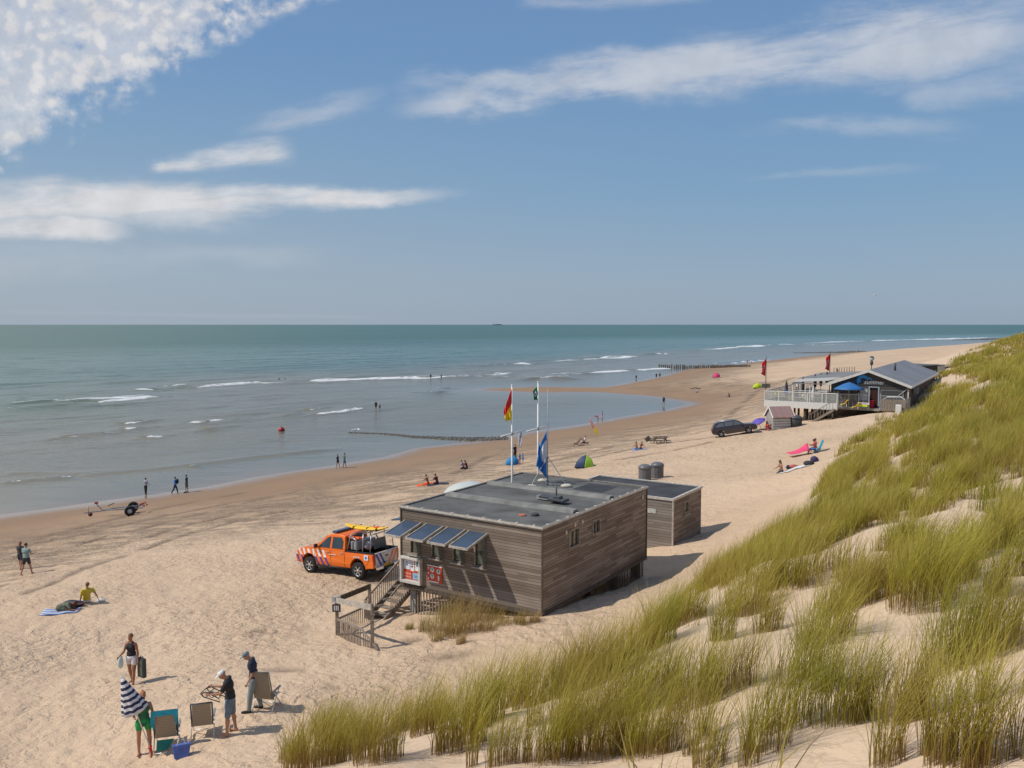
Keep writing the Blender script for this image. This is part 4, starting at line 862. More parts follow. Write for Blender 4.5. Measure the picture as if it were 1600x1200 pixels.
# ================================================================ pickup truck
def settle(o, a, b):
    c, s = math.cos(o.rotation_euler.z), math.sin(o.rotation_euler.z); q = {}
    for i in (-1, 1):
        for j in (-1, 1): q[i, j] = tz(o.location.x+c*a*i-s*b*j, o.location.y+s*a*i+c*b*j)
    f = (q[1, 1]+q[1, -1])/2; r = (q[-1, 1]+q[-1, -1])/2; l = (q[1, 1]+q[-1, 1])/2; t = (q[1, -1]+q[-1, -1])/2
    o.rotation_euler = (math.atan2(l-t, 2*b), -math.atan2(f-r, 2*a), o.rotation_euler.z); o.location.z = (f+r)/2-.0
orange = M('rescue_orange', (.80, .16, .008), .32, var=.04, spec=.6)
tailm = M('tail_light', (.35, .01, .01), .3, spec=.7); rimm = M('alloy_rim', (.45, .45, .45), .35, .7); trimk = M('black_trim', (.015, .015, .017), .55)
def stripe_paint():
    m, nt, p = newmat('striped_orange_paint'); L = nt.links.new
    tc = N(nt, 'ShaderNodeTexCoord'); s = N(nt, 'ShaderNodeSeparateXYZ'); L(tc.outputs['Object'], s.inputs[0]); x, y, z = s.outputs
    def band(v, a, b): return math_(nt, 'MULTIPLY', math_(nt, 'GREATER_THAN', v, a), math_(nt, 'LESS_THAN', v, b))
    side = math_(nt, 'GREATER_THAN', math_(nt, 'ABSOLUTE', y), .80)
    k = math_(nt, 'SUBTRACT', x, math_(nt, 'MULTIPLY', z, .62))      # diagonal stripes leaning back towards the sill
    fr_ = math_(nt, 'FRACT', math_(nt, 'DIVIDE', math_(nt, 'ADD', k, 10), .31)); on = math_(nt, 'LESS_THAN', fr_, .45)
    xr = math_(nt, 'MULTIPLY', math_(nt, 'GREATER_THAN', k, -.12), side)
    zsplit = math_(nt, 'ADD', .77, 0)
    up = math_(nt, 'MULTIPLY', band(z, .77, 1.07), xr); lo = math_(nt, 'MULTIPLY', band(z, .40, .77), xr)
    c = mix_(nt, math_(nt, 'MULTIPLY', up, on), (.80, .16, .008), (.72, .70, .68)); c = mix_(nt, math_(nt, 'MULTIPLY', lo, on), c, (.06, .045, .26))
    L(c, p.inputs['Base Color']); p.inputs['Roughness'].default_value = .3; p.inputs['Coat Weight'].default_value = .4; return m
SP = stripe_paint()
def arch(cx_, r, z0, n=8): return [(cx_+r*math.cos(a), z0+r*math.sin(a)) for a in [PI*i/n for i in range(n+1)]]
def wheel(parent, x, y, r, w_, spokes=6):
    wl = MB().lathe([(r*.62, -w_/2), (r*.93, -w_/2), (r, -w_*.36), (r, w_*.36), (r*.93, w_/2), (r*.62, w_/2)], (0, 0, 0), 26, ax='y', caps=False).build('wheel', [rubber], parent); wl.location = (x, y, r)
    sg = 1 if y > 0 else -1; mb = MB()
    mb.lathe([(r*.62, -w_*.5), (r*.66, w_*.47*1), (r*.60, w_*.5), (r*.58, w_*.30), (r*.56, -w_*.3)], (0, 0, 0), 26, ax='y', caps=False)
    mb.lathe([(.0, -.0), (r*.16, 0), (r*.14, .03), (0, .03)], (0, sg*w_*.38, 0), 12, ax='y')
    for k in range(spokes):
        a = 2*PI*k/spokes; mb.bar((math.cos(a)*r*.1, sg*w_*.40, math.sin(a)*r*.1), (math.cos(a)*r*.60, sg*w_*.42, math.sin(a)*r*.60), r*.16, .025, up=(0, 1, 0))
    mb.build('rim', [rimm], wl)
    MB().lathe([(0, 0), (r*.58, 0), (r*.58, .01), (0, .01)], (0, sg*w_*.18, 0), 20, ax='y').build('brake_disc', [trimk], wl)
    return wl
def poly_side(mb, pts, y, off=0, mi=0):
    mb.add([(x, y(x, z)+off, z) for x, z in pts], [tuple(range(len(pts)))], mi)
tk = None
pf = Vector(G(490, 894)); pr_ = Vector(G(561, 904)); d_ = (pf-pr_); wb = 3.0
hd = math.atan2(d_.y, d_.x)
side = Vector((-math.sin(hd), math.cos(hd), 0))
# visible wheels are the left ones of a truck facing left (local +y = left side): here heading points left, viewer sees its left side
ctr = (pf+pr_)/2
sgn = 1 if side.y < 0 else -1     # local side that faces the viewer
cc_ = ctr-side*sgn*.80
gz = np.mean([tz(cc_.x+math.cos(hd)*a*1.5-math.sin(hd)*b*.8, cc_.y+math.sin(hd)*a*1.5+math.cos(hd)*b*.8) for a in (-1, 1) for b in (-1, 1)])
print('truck wheelbase px', d_.length, gz)
tk = empty('pickup_truck', (cc_.x, cc_.y, gz-.03), hd, 'orange pickup with blue and white diagonal stripes parked beside the wooden cabin', 'pickup truck')
settle(tk, 1.5, .8); xf, xr_ = 1.5, -1.5; r_ = .385
low = [(-2.42, .52)]+[(-2.0, .48)]+arch(xr_, .46, .42)[::-1]+[(-1.0, .42), (1.0, .42)]+arch(xf, .46, .42)[::-1]+[(2.05, .42), (2.32, .45), (2.38, .62), (2.36, .86), (2.25, 1.0), (1.9, 1.10), (1.15, 1.17), (-.72, 1.15), (-.72, 1.10), (-2.42, 1.10)]
def hw(x, z): return .93-.05*max(0, (x-1.6)/.8)-.045*max(0, (z-.85)/.3)-.03*max(0, (.6-z)/.2)
mb = MB(); n = len(low); ysl = (-1, -.75, .75, 1)
for sg in (-1, 1): mb.add([(x, sg*hw(x, z), z) for x, z in low], [tuple(range(n))])
def top_idx(i): return True
vs = [(x, -hw(x, z), z) for x, z in low]+[(x, hw(x, z), z) for x, z in low]
skip = [i for i in range(n) if low[i] == (-.72, 1.10)]
mb.add(vs, [(i, (i+1) % n, (i+1) % n+n, i+n) for i in range(n) if i not in skip])
body = mb.build('body', [SP], tk, bevel=.02)
# cab
cabp = [(1.15, 1.165), (.42, 1.70), (.15, 1.77), (-.45, 1.775), (-.66, 1.72), (-.74, 1.165)]
def cw_(x, z): return .885-.15*(z-1.165)/.6
mb = MB(); n = len(cabp); mb.add([(x, -cw_(x, z), z) for x, z in cabp]+[(x, cw_(x, z), z) for x, z in cabp], [tuple(range(n)), tuple(range(2*n-1, n-1, -1))]+[(i, (i+1) % n, (i+1) % n+n, i+n) for i in range(n)])
cabm = mb.build('cab', [orange], tk, bevel=.03)
wins = [[(.93, 1.19), (.40, 1.60), (.22, 1.66), (.17, 1.66), (.20, 1.19)], [(.08, 1.20), (.06, 1.66), (-.48, 1.66), (-.60, 1.50), (-.60, 1.20)]]
for sg in (-1, 1):
    for wp in wins:
        mb = MB(); mb.add([(x, sg*(cw_(x, z)+.008), z) for x, z in wp], [tuple(range(len(wp)))]); mb.build('side_window', [glass], cabm)
mb = MB(); mb.add([(1.08+.02, -.78, 1.215+.01), (1.08+.02, .78, 1.215+.01), (.48+.02, .70, 1.66+.01), (.48+.02, -.70, 1.66+.01)], [(0, 1, 2, 3)]); mb.build('windscreen', [glass], cabm)
mb = MB(); mb.add([(-.735, -.68, 1.25), (-.735, .68, 1.25), (-.69, .64, 1.66), (-.69, -.64, 1.66)], [(0, 3, 2, 1)]); mb.build('rear_window', [glass], cabm)
mb = MB(); mb.box((.1, 0, 1.835), (.28, 1.25, .09), 0); mb.build('light_bar', [M('light_bar_blue', (.05, .07, .13), .25)], cabm, bevel=.02)
for sg in (-1, 1):
    mb = MB()
    for x_ in (1.12, .13, -.72): mb.box((x_, sg*(hw(x_, .8)+.002), .80), (.012, .006, .62))
    mb.build('door_gap', [trimk], body)
    mb = MB()
    for x_ in (.32, -.52): mb.box((x_, sg*(hw(x_, 1.0)+.015), 1.02), (.2, .03, .035))
    mb.build('door_handle', [M('chrome', (.7, .7, .7), .15, 1)], body)
    MB().box((.95, sg*1.02, 1.25), (.12, .18, .17)).build('wing_mirror', [trimk], tk, bevel=.03)
    MB().box((2.27, sg*.70, .86), (.16, .30, .16)).build('headlight', [M('headlight_glass', (.6, .62, .62), .1, spec=.9)], tk, bevel=.03)
    MB().box((-2.40, sg*.83, .86), (.10, .15, .42)).build('tail_light', [tailm], tk, bevel=.02)
    MB().tube([(1.05, sg*.93, .40), (-1.0, sg*.93, .40)], .04, 8).build('side_step', [trimk], tk)
# side texts and badge
sgv = sgn
mb = MB()
for k in range(4): mb.box((-1.30-.10*k, sgv*(.93+.006), .93), (.07, .006, .055))
mb.build('side_lettering', [M('lettering_white', (.7, .65, .6), .5)], body)
mb = MB(); mb.box((.0, sgv*(.93+.006), .93), (-.0+.45, .006, .03)); mb.build('side_lettering', [M('lettering_white', (.7, .65, .6), .5)], body)
mb = MB(); mb.box((-2.02, sgv*(.93+.006), .95), (.24, .006, .22)); bd = mb.build('side_badge', [M('badge_white', (.75, .76, .8), .5)], body)
mb = MB(); mb.box((-2.02, sgv*(.93+.011), .95), (.12, .006, .11)); mb.build('badge_symbol', [M('badge_blue', (.08, .22, .55), .5)], bd)
# load bed: floor, inner walls
mb = MB(); mb.box((-1.57, 0, .80), (1.66, 1.5, .06)); mb.box((-1.57, .80, .96), (1.66, .06, .36)); mb.box((-1.57, -.80, .96), (1.66, .06, .36)); mb.box((-.76, 0, .96), (.05, 1.5, .36)); mb.build('load_bed', [trimk], tk)
mb = MB()
for sg in (-1, 1): mb.box((-1.57, sg*.85, 1.125), (1.70, .11, .05))
mb.build('bed_rail', [trimk], tk, bevel=.01)
# tailgate with stripes
tg = MB().box((-2.43, 0, .84), (.07, 1.56, .58)).build('tailgate', [M('tailgate_white', (.62, .60, .58), .4)], tk, bevel=.015)
mb = MB(); mo = []
def tgs(y0, lean, mi):
    zb, ztp = .60, 1.10; mb.add([(-2.470, y0, zb), (-2.470, y0+.13, zb), (-2.470, y0+.13+lean, ztp), (-2.470, y0+lean, ztp)], [(0, 1, 2, 3)], mi)
for k in range(2): tgs(.08+.27*k, .34, 0)
for k in range(2): tgs(-.22-.27*k, -.34, 1)
mb.build('tailgate_stripe', [M('stripe_blue', (.05, .06, .36), .4), orange], tg)
MB().box((-2.47, 0, .93), (.02, .2, .05)).build('tailgate_handle', [trimk], tg)
MB().box((-2.50, 0, .50), (.16, 1.5, .13)).build('rear_bumper', [M('chrome', (.7, .7, .7), .15, 1)], tk, bevel=.02)
MB().box((-2.56, 0, .49), (.11, .7, .11)).build('step_pad', [trimk], tk)
np_ = MB().box((-2.595, .12, .60), (.012, .5, .11)).build('number_plate', [M('plate_yellow', (.75, .48, .02), .4)], tk)
mb = MB()
for k in range(6): mb.box((-2.604, .12-.19+.076*k, .60), (.004, .035, .06))
mb.build('plate_characters', [black], np_)
MB().box((2.36, 0, .52), (.16, 1.62, .2)).build('front_bumper', [M('bumper_orange', (.70, .14, .01), .4)], tk, bevel=.04)
MB().box((2.345, 0, .82), (.06, .9, .2)).build('grille', [trimk], tk, bevel=.01)
MB().box((0, 0, .42), (4.2, 1.45, .22)).build('chassis', [trimk], tk)
for x_ in (xf, xr_):
    for sg in (-1, 1): wheel(tk, x_, sg*.80, r_, .26)
# rack over the bed
mb = MB(); 
for sg in (-1, 1):
    mb.tube([(-.82, sg*.80, 1.15), (-.95, sg*.72, 1.75), (-1.05, sg*.66, 1.80)], .03, 8); mb.tube([(-1.42, sg*.84, 1.15), (-1.28, sg*.72, 1.60), (-1.0, sg*.72, 1.72)], .04, 8)
    mb.tube([(-2.2, sg*.84, 1.12), (-2.2, sg*.74, 1.86)], .022, 8); mb.tube([(-1.75, sg*.84, 1.12), (-1.75, sg*.74, 1.88)], .03, 8)
mb.tube([(-.96, -.72, 1.77), (-.96, .72, 1.77)], .03, 8); mb.tube([(-2.2, -.76, 1.88), (-2.2, .76, 1.88)], .022, 8); mb.tube([(-1.75, -.76, 1.90), (-1.75, .76, 1.90)], .022, 8); mb.tube([(-1.2, -.76, 1.90), (-1.2, .76, 1.90)], .022, 8)
mb.build('roll_bar', [M('satin_grey', (.33, .33, .34), .35, .6)], tk)
mb = MB(); mb.box((-1.08, -.02, 1.33), (.42, 1.3, .36)); mb.build('equipment_locker', [M('locker_grey', (.30, .30, .30), .5)], tk, bevel=.02)
mb = MB(); mb.box((-1.86, -.25, 1.36), (.04, .8, .45), 0); mb.build('rack_panel', [M('panel_grey', (.13, .14, .15), .5)], tk, bevel=.02)
MB().ell((-1.50, .1, 1.28), (.16, .26, .18)).build('outboard_cover', [M('cover_white', (.5, .5, .52), .5)], tk)
tk.scale = (1.07, 1.07, 1.17)
for wl_ in [q for q in bpy.data.objects if q.parent is tk and q.name.startswith('wheel')]: wl_.scale.z = .92; wl_.location.z = r_*.92
# rescue boards on the rack: things of their own
bpy.context.view_layer.update(); Mt = tk.matrix_world.copy()
def board(y0, z0, x0, x1, label, col, w_=.30):
    mb = MB(); n = 22; prof = []
    for i in range(n+1):
        t = i/n; x = x0+(x1-x0)*t; w2 = w_*max(.02, math.sin(PI*min(max(t, .0), 1))**.45); th = .075*max(.25, math.sin(PI*t)**.5); zc = .12*(abs(2*t-1)**3)
        prof.append((x, w2, th, zc))
    V = []
    for x, w2, th, zc in prof:
        for k in range(12):
            a = 2*PI*k/12; V.append((x, math.cos(a)*w2, zc+math.sin(a)*th))
    fs = [(i*12+k, i*12+(k+1) % 12, (i+1)*12+(k+1) % 12, (i+1)*12+k) for i in range(n) for k in range(12)]+[tuple(range(12))[::-1], tuple(n*12+k for k in range(12))]
    mb.add(V, fs, 0, True); o = mb.build('rescue_board', [col], None); tag(o, label, 'board'); o.matrix_world = Mt @ Matrix.Translation((0, y0, z0)); return o
bd1 = board(.22*sgn, 2.05, -.25, -2.80, 'long yellow rescue board lying on the rack of the orange pickup', M('board_yellow', (.85, .50, .01), .35, var=.06), .34)
MB().box((-2.15, 0, .075), (.24, .3, .02)).build('deck_pad', [red], bd1, bevel=.005)
MB().box((-1.45, 0, .062), (.35, .10, .012)).build('deck_lettering', [M('board_orange', (.6, .16, .02), .5)], bd1)
mb = MB()
for x_ in (-.95, -1.75, -2.3): mb.box((x_, 0, .01), (.035, .62, .13))
mb.build('strap', [trimk], bd1)
bd2 = board(-.05*sgn, 1.50, -.50, -1.62, 'short orange rescue tube lying beneath the yellow board in the pickup bed', M('tube_orange', (.65, .09, .01), .4), .14)
bd2.matrix_world = Mt @ Matrix.Translation((.05, .45*sgn, .12)) @ Matrix.Translation((0, 0, 1.50))
# ================================================================ dark suv
sf = Vector(G(1172, 678)); sr2 = Vector(G(1127, 683)); d2_ = sf-sr2; hs = math.atan2(d2_.y, d2_.x)+R(8)
vc = (sf+sr2)/2+Vector((-math.sin(hs), math.cos(hs), 0))*.8
sz_ = tz(vc.x, vc.y)
suv = empty('parked_car', (vc.x, vc.y, sz_-.02), hs, 'dark brown estate car with roof rails parked on the sand near the beach pavilion', 'car')
navy = M('dark_car_paint', (.035, .026, .028), .22, var=.03, spec=.8)
settle(suv, 1.4, .8); low = [(-2.25, .45), (-1.85, .32)]+arch(-1.4, .40, .34)[::-1]+[(-.9, .28), (.9, .28)]+arch(1.4, .40, .34)[::-1]+[(2.0, .30), (2.28, .40), (2.33, .62), (2.26, .85), (1.9, .97), (1.05, 1.05), (-2.1, 1.08), (-2.3, .95), (-2.32, .6)]
def sw(x, z): return .93-.07*max(0, (abs(x)-1.5)/.8)-.05*max(0, (z-.8)/.3)
mb = MB(); n = len(low); vs = [(x, -sw(x, z), z) for x, z in low]+[(x, sw(x, z), z) for x, z in low]
mb.add(vs, [tuple(range(n)), tuple(range(2*n-1, n-1, -1))]+[(i, (i+1) % n, (i+1) % n+n, i+n) for i in range(n)]); sb = mb.build('body', [navy], suv, bevel=.04)
gp = [(1.08, 1.04), (.42, 1.52), (.1, 1.60), (-1.4, 1.62), (-1.9, 1.50), (-2.18, 1.06)]
def gw(x, z): return .87-.16*(z-1.05)/.55
mb = MB(); n = len(gp); mb.add([(x, -gw(x, z), z) for x, z in gp]+[(x, gw(x, z), z) for x, z in gp], [tuple(range(n)), tuple(range(2*n-1, n-1, -1))]+[(i, (i+1) % n, (i+1) % n+n, i+n) for i in range(n)]); sc2 = mb.build('cabin', [navy], suv, bevel=.03)
for sg in (-1, 1):
    for wp in ([(.86, 1.10), (.36, 1.46), (.02, 1.50), (.02, 1.10)], [(-.06, 1.10), (-.06, 1.51), (-.92, 1.52), (-.92, 1.10)], [(-1.0, 1.10), (-1.0, 1.52), (-1.42, 1.50), (-1.85, 1.22), (-1.85, 1.10)]):
        mb = MB(); mb.add([(x, sg*(gw(x, z)+.008), z) for x, z in wp], [tuple(range(len(wp)))]); mb.build('side_window', [M('car_glass_pale', (.10, .11, .12), .08, spec=1)], sc2)
    MB().tube([(.1, sg*.64, 1.66), (-1.5, sg*.64, 1.67)], .028, 6).build('roof_rail', [alu], suv)
    MB().box((.8, sg*.98, 1.10), (.12, .18, .13)).build('wing_mirror', [navy], suv, bevel=.03)
    MB().box((-2.27, sg*.74, .84), (.10, .34, .18)).build('tail_light', [tailm], suv, bevel=.02)
    MB().box((2.20, sg*.68, .76), (.2, .34, .12)).build('headlight', [M('headlight_glass', (.6, .62, .62), .1, spec=.9)], suv, bevel=.03)
    MB().box((0, sg*.90, .36), (1.9, .05, .09)).build('sill_trim', [trimk], suv)
    for x_ in (-1.4, 1.4): wheel(suv, x_, sg*.80, .345, .22, 5)
mb = MB(); mb.add([(1.02, -.72, 1.10), (1.02, .72, 1.10), (.46, .66, 1.50), (.46, -.66, 1.50)], [(0, 1, 2, 3)]); mb.v = [(x+.012, y, z+.012) for x, y, z in mb.v]; mb.build('windscreen', [glass], sc2)
mb = MB(); mb.add([(-2.13, -.70, 1.14), (-2.13, .70, 1.14), (-1.93, .64, 1.44), (-1.93, -.64, 1.44)], [(0, 3, 2, 1)]); mb.v = [(x-.015, y, z+.012) for x, y, z in mb.v]; mb.build('rear_window', [glass], sc2)
MB().box((-2.335, 0, .68), (.02, .5, .11)).build('number_plate', [M('plate_yellow', (.75, .48, .02), .4)], suv)
MB().box((2.33, 0, .58), (.04, 1.1, .22)).build('grille', [trimk], suv)
# ================================================================ boat trailer
ta = Vector(G(143, 809)); tb = Vector(G(206, 803)); dt = tb-ta; ht = math.atan2(dt.y, dt.x); 
tr = empty('boat_trailer', (tb.x, tb.y, tz(tb.x, tb.y)), ht, 'empty boat trailer with two big black wheels on the damp sand', 'trailer')
rw_ = .44
for sg in (-1, 1):
    wl = MB().lathe([(rw_*.45, -.13), (rw_*.9, -.15), (rw_, -.1), (rw_, .1), (rw_*.9, .15), (rw_*.45, .13)], (0, 0, 0), 22, ax='y', caps=False).build('wheel', [rubber], tr); wl.location = (0, sg*.85, rw_)
    MB().lathe([(0, -.09), (rw_*.5, -.12), (rw_*.5, .12), (0, .09)], (0, 0, 0), 16, ax='y').build('rim', [M('rim_white', (.55, .54, .5), .5)], wl)
mb = MB(); mb.tube([(0, -.85, rw_), (0, .85, rw_)], .04, 8)
for sg in (-1, 1): mb.bar((.95, sg*.55, .60), (-1.2, sg*.42, .52), .07, .09); mb.bar((-1.2, sg*.42, .52), (-2.2, 0, .45), .07, .09)
mb.bar((-1.6, 0, .47), (-3.7, 0, .30), .09, .09); mb.bar((.9, -.7, .62), (.9, .7, .62), .06, .06); mb.bar((-.5, -.5, .56), (-.5, .5, .56), .06, .06); mb.build('frame', [galv], tr)
mb = MB(); mb.bar((-2.3, 0, .5), (-2.75, 0, 1.05), .07, .07); mb.bar((-2.75, 0, 1.05), (-2.6, 0, 1.2), .07, .07); mb.build('winch_post', [galv], tr)
MB().box((-2.72, 0, 1.12), (.28, .2, .16)).build('winch', [M('winch_red', (.4, .08, .05), .6)], tr, bevel=.02)
MB().bar((-1.9, .3, .75), (-1.4, .3, .95), .09, .06).build('bow_rest', [dark], tr)
MB().tube([(-3.35, 0, .9), (-3.35, 0, .1)], .035, 8).build('jockey_stand', [galv], tr)
jw = MB().lathe([(.05, -.05), (.16, -.05), (.16, .05), (.05, .05)], (0, 0, 0), 14, ax='y').build('jockey_wheel', [M('wheel_dark_red', (.16, .02, .02), .6)], tr); jw.location = (-3.2, 0, .15)
for i, (x_, y_) in enumerate(((.75, .5), (1.0, .5), (.75, -.5), (1.05, -.5), (.9, .15), (.9, -.15), (1.2, 0))):
    r2 = MB().lathe([(0, -.05), (.07, -.05), (.07, .05), (0, .05)], (0, 0, 0), 10, ax='y').build('roller', [M('roller_red', (.40, .03, .02), .5)], tr); r2.location = (x_, y_, .74+.07*(i % 3)); MB().bar((0, 0, 0), (0, 0, -.15), .03).build('bracket', [galv], r2)
# ================================================================ litter bins
def bin_(px, py, label, r=.52, h=1.25):
    g = G(px, py); o = empty('litter_bin', (g[0], g[1], tz(g[0], g[1])), random.random(), label, 'bin', 'round slatted litter bins behind the shed')
    MB().lathe([(r*.9, -.1), (r*.9, h*.78)], (0, 0, 0), 26).build('drum', [M('bin_inner', (.05, .05, .055), .6)], o)
    mb = MB()
    for k in range(26): a = 2*PI*k/26; mb.box((r*.95*math.cos(a), r*.95*math.sin(a), h*.38), (.03, .085, h*.78), 0, Matrix.Rotation(a, 3, 'Z'))
    mb.build('slats', [M('bin_slat_grey', (.17, .17, .175), .5)], o)
    MB().lathe([(r*1.04, h*.76), (r*1.06, h*.84), (r*.98, h*.93), (r*.6, h*1.02), (r*.2, h*1.05), (0, h*1.055)], (0, 0, 0), 26).build('lid', [M('bin_lid_grey', (.13, .13, .14), .4)], o); return o
bin_(1007.5, 750.5, 'round grey slatted litter bin, the left and nearer of the pair beyond the cabin roof', .50, 1.22)
bin_(1027, 746.5, 'round grey slatted litter bin, the right and farther of the pair beyond the cabin roof', .50, 1.22)
# ================================================================ pop-up tents
g = G(913, 730); t1 = empty('beach_tent', (g[0], g[1], tz(g[0], g[1])), R(-8), 'pop up beach tent, half navy blue and half lime green', 'tent')
def tent(parent, segs, W2=.95, Dp=.7, H=1.05):
    # fan of gores from left to right over an arc
    for (a0, a1, mtl) in segs:
        mb = MB(); n = 6; k = 7; V = []
        for i in range(n+1):
            a = a0+(a1-a0)*i/n
            for j in range(k+1):
                b = PI/2*j/k*1.0; V.append((-W2*math.cos(a)*math.sin(b)+.0, Dp*(math.cos(b))*(1 if True else 1)-.2, H*math.sin(a)*math.sin(b)**.8))
        mb.add(V, [(i*(k+1)+j, (i+1)*(k+1)+j, (i+1)*(k+1)+j+1, i*(k+1)+j+1) for i in range(n) for j in range(k)], 0, True)
        o = mb.build('tent_panel', [mtl], parent); o.modifiers.new('s', 'SOLIDIFY').thickness = .01
def tent2(parent, W2, H, cols):
    apex = Vector((.12, 0, H)); base = [(-W2, -.55), (.05, -.75), (W2, -.45), (W2*.8, .6), (-W2*.8, .7)]
    for i in range(5):
        a = Vector((*base[i], 0)); b = Vector((*base[(i+1) % 5], 0)); mb = MB(); n = 8; V = []
        for r0 in range(n+1):
            t = r0/n
            for c0 in range(n+1):
                s_ = c0/n; q = a.lerp(b, s_).lerp(apex, t); bul = math.sin(PI*t)*.22; c_ = Vector((q.x, q.y, 0)); c_ = c_.normalized()*bul if c_.length > .01 else c_; V.append(tuple(q+c_*(1 if base[i][0] < 0 or True else 0)+Vector((0, 0, bul*.4))))
        mb.add(V, [(r0*(n+1)+c0, r0*(n+1)+c0+1, (r0+1)*(n+1)+c0+1, (r0+1)*(n+1)+c0) for r0 in range(n) for c0 in range(n)], 0, True)
        o = mb.build('tent_panel', [cols[i]], parent); o.modifiers.new('s', 'SOLIDIFY').thickness = .01
nv = M('tent_navy', (.03, .05, .12), .6); lm = M('tent_lime', (.26, .46, .03), .6); tq = M('tent_blue', (.02, .19, .42), .6)
tent2(t1, .92, 1.22, [nv, lm, lm, nv, nv])
g = G(800, 726); t2 = empty('beach_tent', (g[0], g[1], tz(g[0], g[1])), R(10), 'small bright blue beach shelter half hidden behind the left flagpole', 'tent'); tent2(t2, .75, .95, [tq, tq, tq, tq, tq])
g = G(1183, 606); t3 = empty('beach_tent', (g[0], g[1], tz(g[0], g[1])), 0, 'tiny lime yellow beach shelter on the far sand left of the pavilion', 'tent'); tent2(t3, 1.1, 1.2, [M('tent_lime_yellow', (.50, .62, .02), .6)]*5)
g = G(1197, 606); o = empty('wind_screen', (g[0], g[1], tz(g[0], g[1])), 0, 'low grey windscreen beside the tiny lime shelter', 'windscreen'); MB().box((0, 0, .5), (1.9, .05, .95)).build('cloth', [M('screen_grey', (.17, .18, .13), .8)], o)
for sx in (-.95, 0, .95): MB().tube([(sx, -.05, 0), (sx, -.05, 1.15)], .025, 6).build('stake', [wood], o)
# two-coloured feather flag
g = Vector(G(934, 686)); ff = empty('feather_flag', (g.x, g.y, tz(g.x, g.y)), 0, 'leaning feather flag, red above and yellow below, near the lagoon', 'flag')
sc = g.y/F; MB().tube([(0, 0, -.1), (-4*sc, 0, 10*sc), (-13*sc, 0, 34*sc)], .02, 6).build('pole', [white], ff)
mb = MB(); mb.add([(-.5*sc, 0, 3*sc), (-1*sc+.03, 0, 14*sc), (-6*sc, 0, 19*sc), (-7.5*sc, 0, 15*sc), (-3*sc, 0, 6*sc)], [(0, 1, 2, 3, 4)]); mb.build('lower_panel', [yel], ff).modifiers.new('s', 'SOLIDIFY').thickness = .01
mb = MB(); mb.add([(-6*sc, 0, 19*sc), (-8*sc, 0, 25*sc), (-13*sc, 0, 35*sc), (-12.5*sc, 0, 29*sc), (-7.5*sc, 0, 15*sc)], [(0, 1, 2, 3, 4)]); mb.build('upper_panel', [red], ff).modifiers.new('s', 'SOLIDIFY').thickness = .01
# ================================================================ stone groyne, piles, buoy, gulls, ship
def boulders(name, pts, n, w0, h, label, cat='groyne', col=(.12, .105, .085)):
    mb = MB(); P3 = [Vector(U(a, b, 0)) for a, b in pts]; segs = [(P3[i], P3[i+1]) for i in range(len(P3)-1)]; tl = [(b-a).length for a, b in segs]; T = sum(tl)
    for i in range(n):
        s_ = random.random()*T; k = 0
        while k < len(tl)-1 and s_ > tl[k]: s_ -= tl[k]; k += 1
        a, b = segs[k]; t = s_/tl[k]; q = a.lerp(b, t); g_ = (sum(tl[:k])+tl[k]*t)/T; ww = w0*(.12+.88*g_**1.6); nrm = Vector((-(b-a).y, (b-a).x, 0)).normalized(); q = q+nrm*random.uniform(-ww, ww)
        r0 = random.uniform(.25, .6)*h*(.45+.55*g_); z = max(0, tz(q.x, q.y)) if k == len(tl)-1 else 0
        vs = [(q.x+random.uniform(.6, 1)*r0*math.cos(a_)*1.5, q.y+random.uniform(.6, 1)*r0*math.sin(a_)*1.5, z-.1) for a_ in [j*PI/3 for j in range(6)]]+[(q.x+random.uniform(.3, .7)*r0*math.cos(a_), q.y+random.uniform(.3, .7)*r0*math.sin(a_), z+r0*random.uniform(.5, .8)) for a_ in [j*PI/3 for j in range(6)]]
        mb.add(vs, [(j, (j+1) % 6, (j+1) % 6+6, j+6) for j in range(6)]+[tuple(range(6, 12))])
    o = mb.build(name, [M('wet_dark_stone', col, .5, var=.5, scale=2)], None, fix=True); tag(o, label, cat); return o
boulders('stone_groyne', [(545, 676), (600, 678), (650, 683), (700, 685), (745, 687), (792, 686)], 2200, 2.2, .48, 'low dark stone groyne running out from the sand into the shallow water')
boulders('stone_groyne', [(1240, 551.5), (1300, 551), (1345, 550)], 900, 5, 1.6, 'thin dark far groyne in the sea behind the left pavilion flagpole', col=(.05, .05, .045))
boulders('stone_groyne', [(1488, 531.5), (1530, 531), (1562, 530)], 600, 8, 3.0, 'farthest dark groyne near the horizon above the dunes', col=(.07, .075, .07))
def piles(name, pts, n, h, r, label, group=None, cnt=None):
    P3 = [Vector(G(*p)) if tz(*G(*p)[:2]) > 0 else Vector(U(p[0], p[1], 0)) for p in pts]
    o = empty(name, (P3[0].x, P3[0].y, 0), 0, label, 'pile groyne'); T = [(P3[i+1]-P3[i]).length for i in range(len(P3)-1)]; tot_ = sum(T)
    for i in range(n):
        s_ = tot_*i/(n-1); k = 0
        while k < len(T)-1 and s_ > T[k]: s_ -= T[k]; k += 1
        q = P3[k].lerp(P3[k+1], min(1, s_/T[k])); hh_ = h(i/(n-1)) if callable(h) else h
        zb = max(0, tz(q.x, q.y)); MB().tube([(0, 0, -1), (0, 0, hh_*random.uniform(.8, 1.1))], r, 7).build('pile', [woodd], o).location = (q.x-P3[0].x+random.uniform(-.15, .15), q.y-P3[0].y, zb)
    return o
piles('pile_groyne', [(1030, 575.5), (1070, 576), (1110, 575), (1150, 573.5), (1172, 573)], 60, lambda t: 1.6-.9*t, .28, 'row of dark wooden piles running from the beach into the sea')
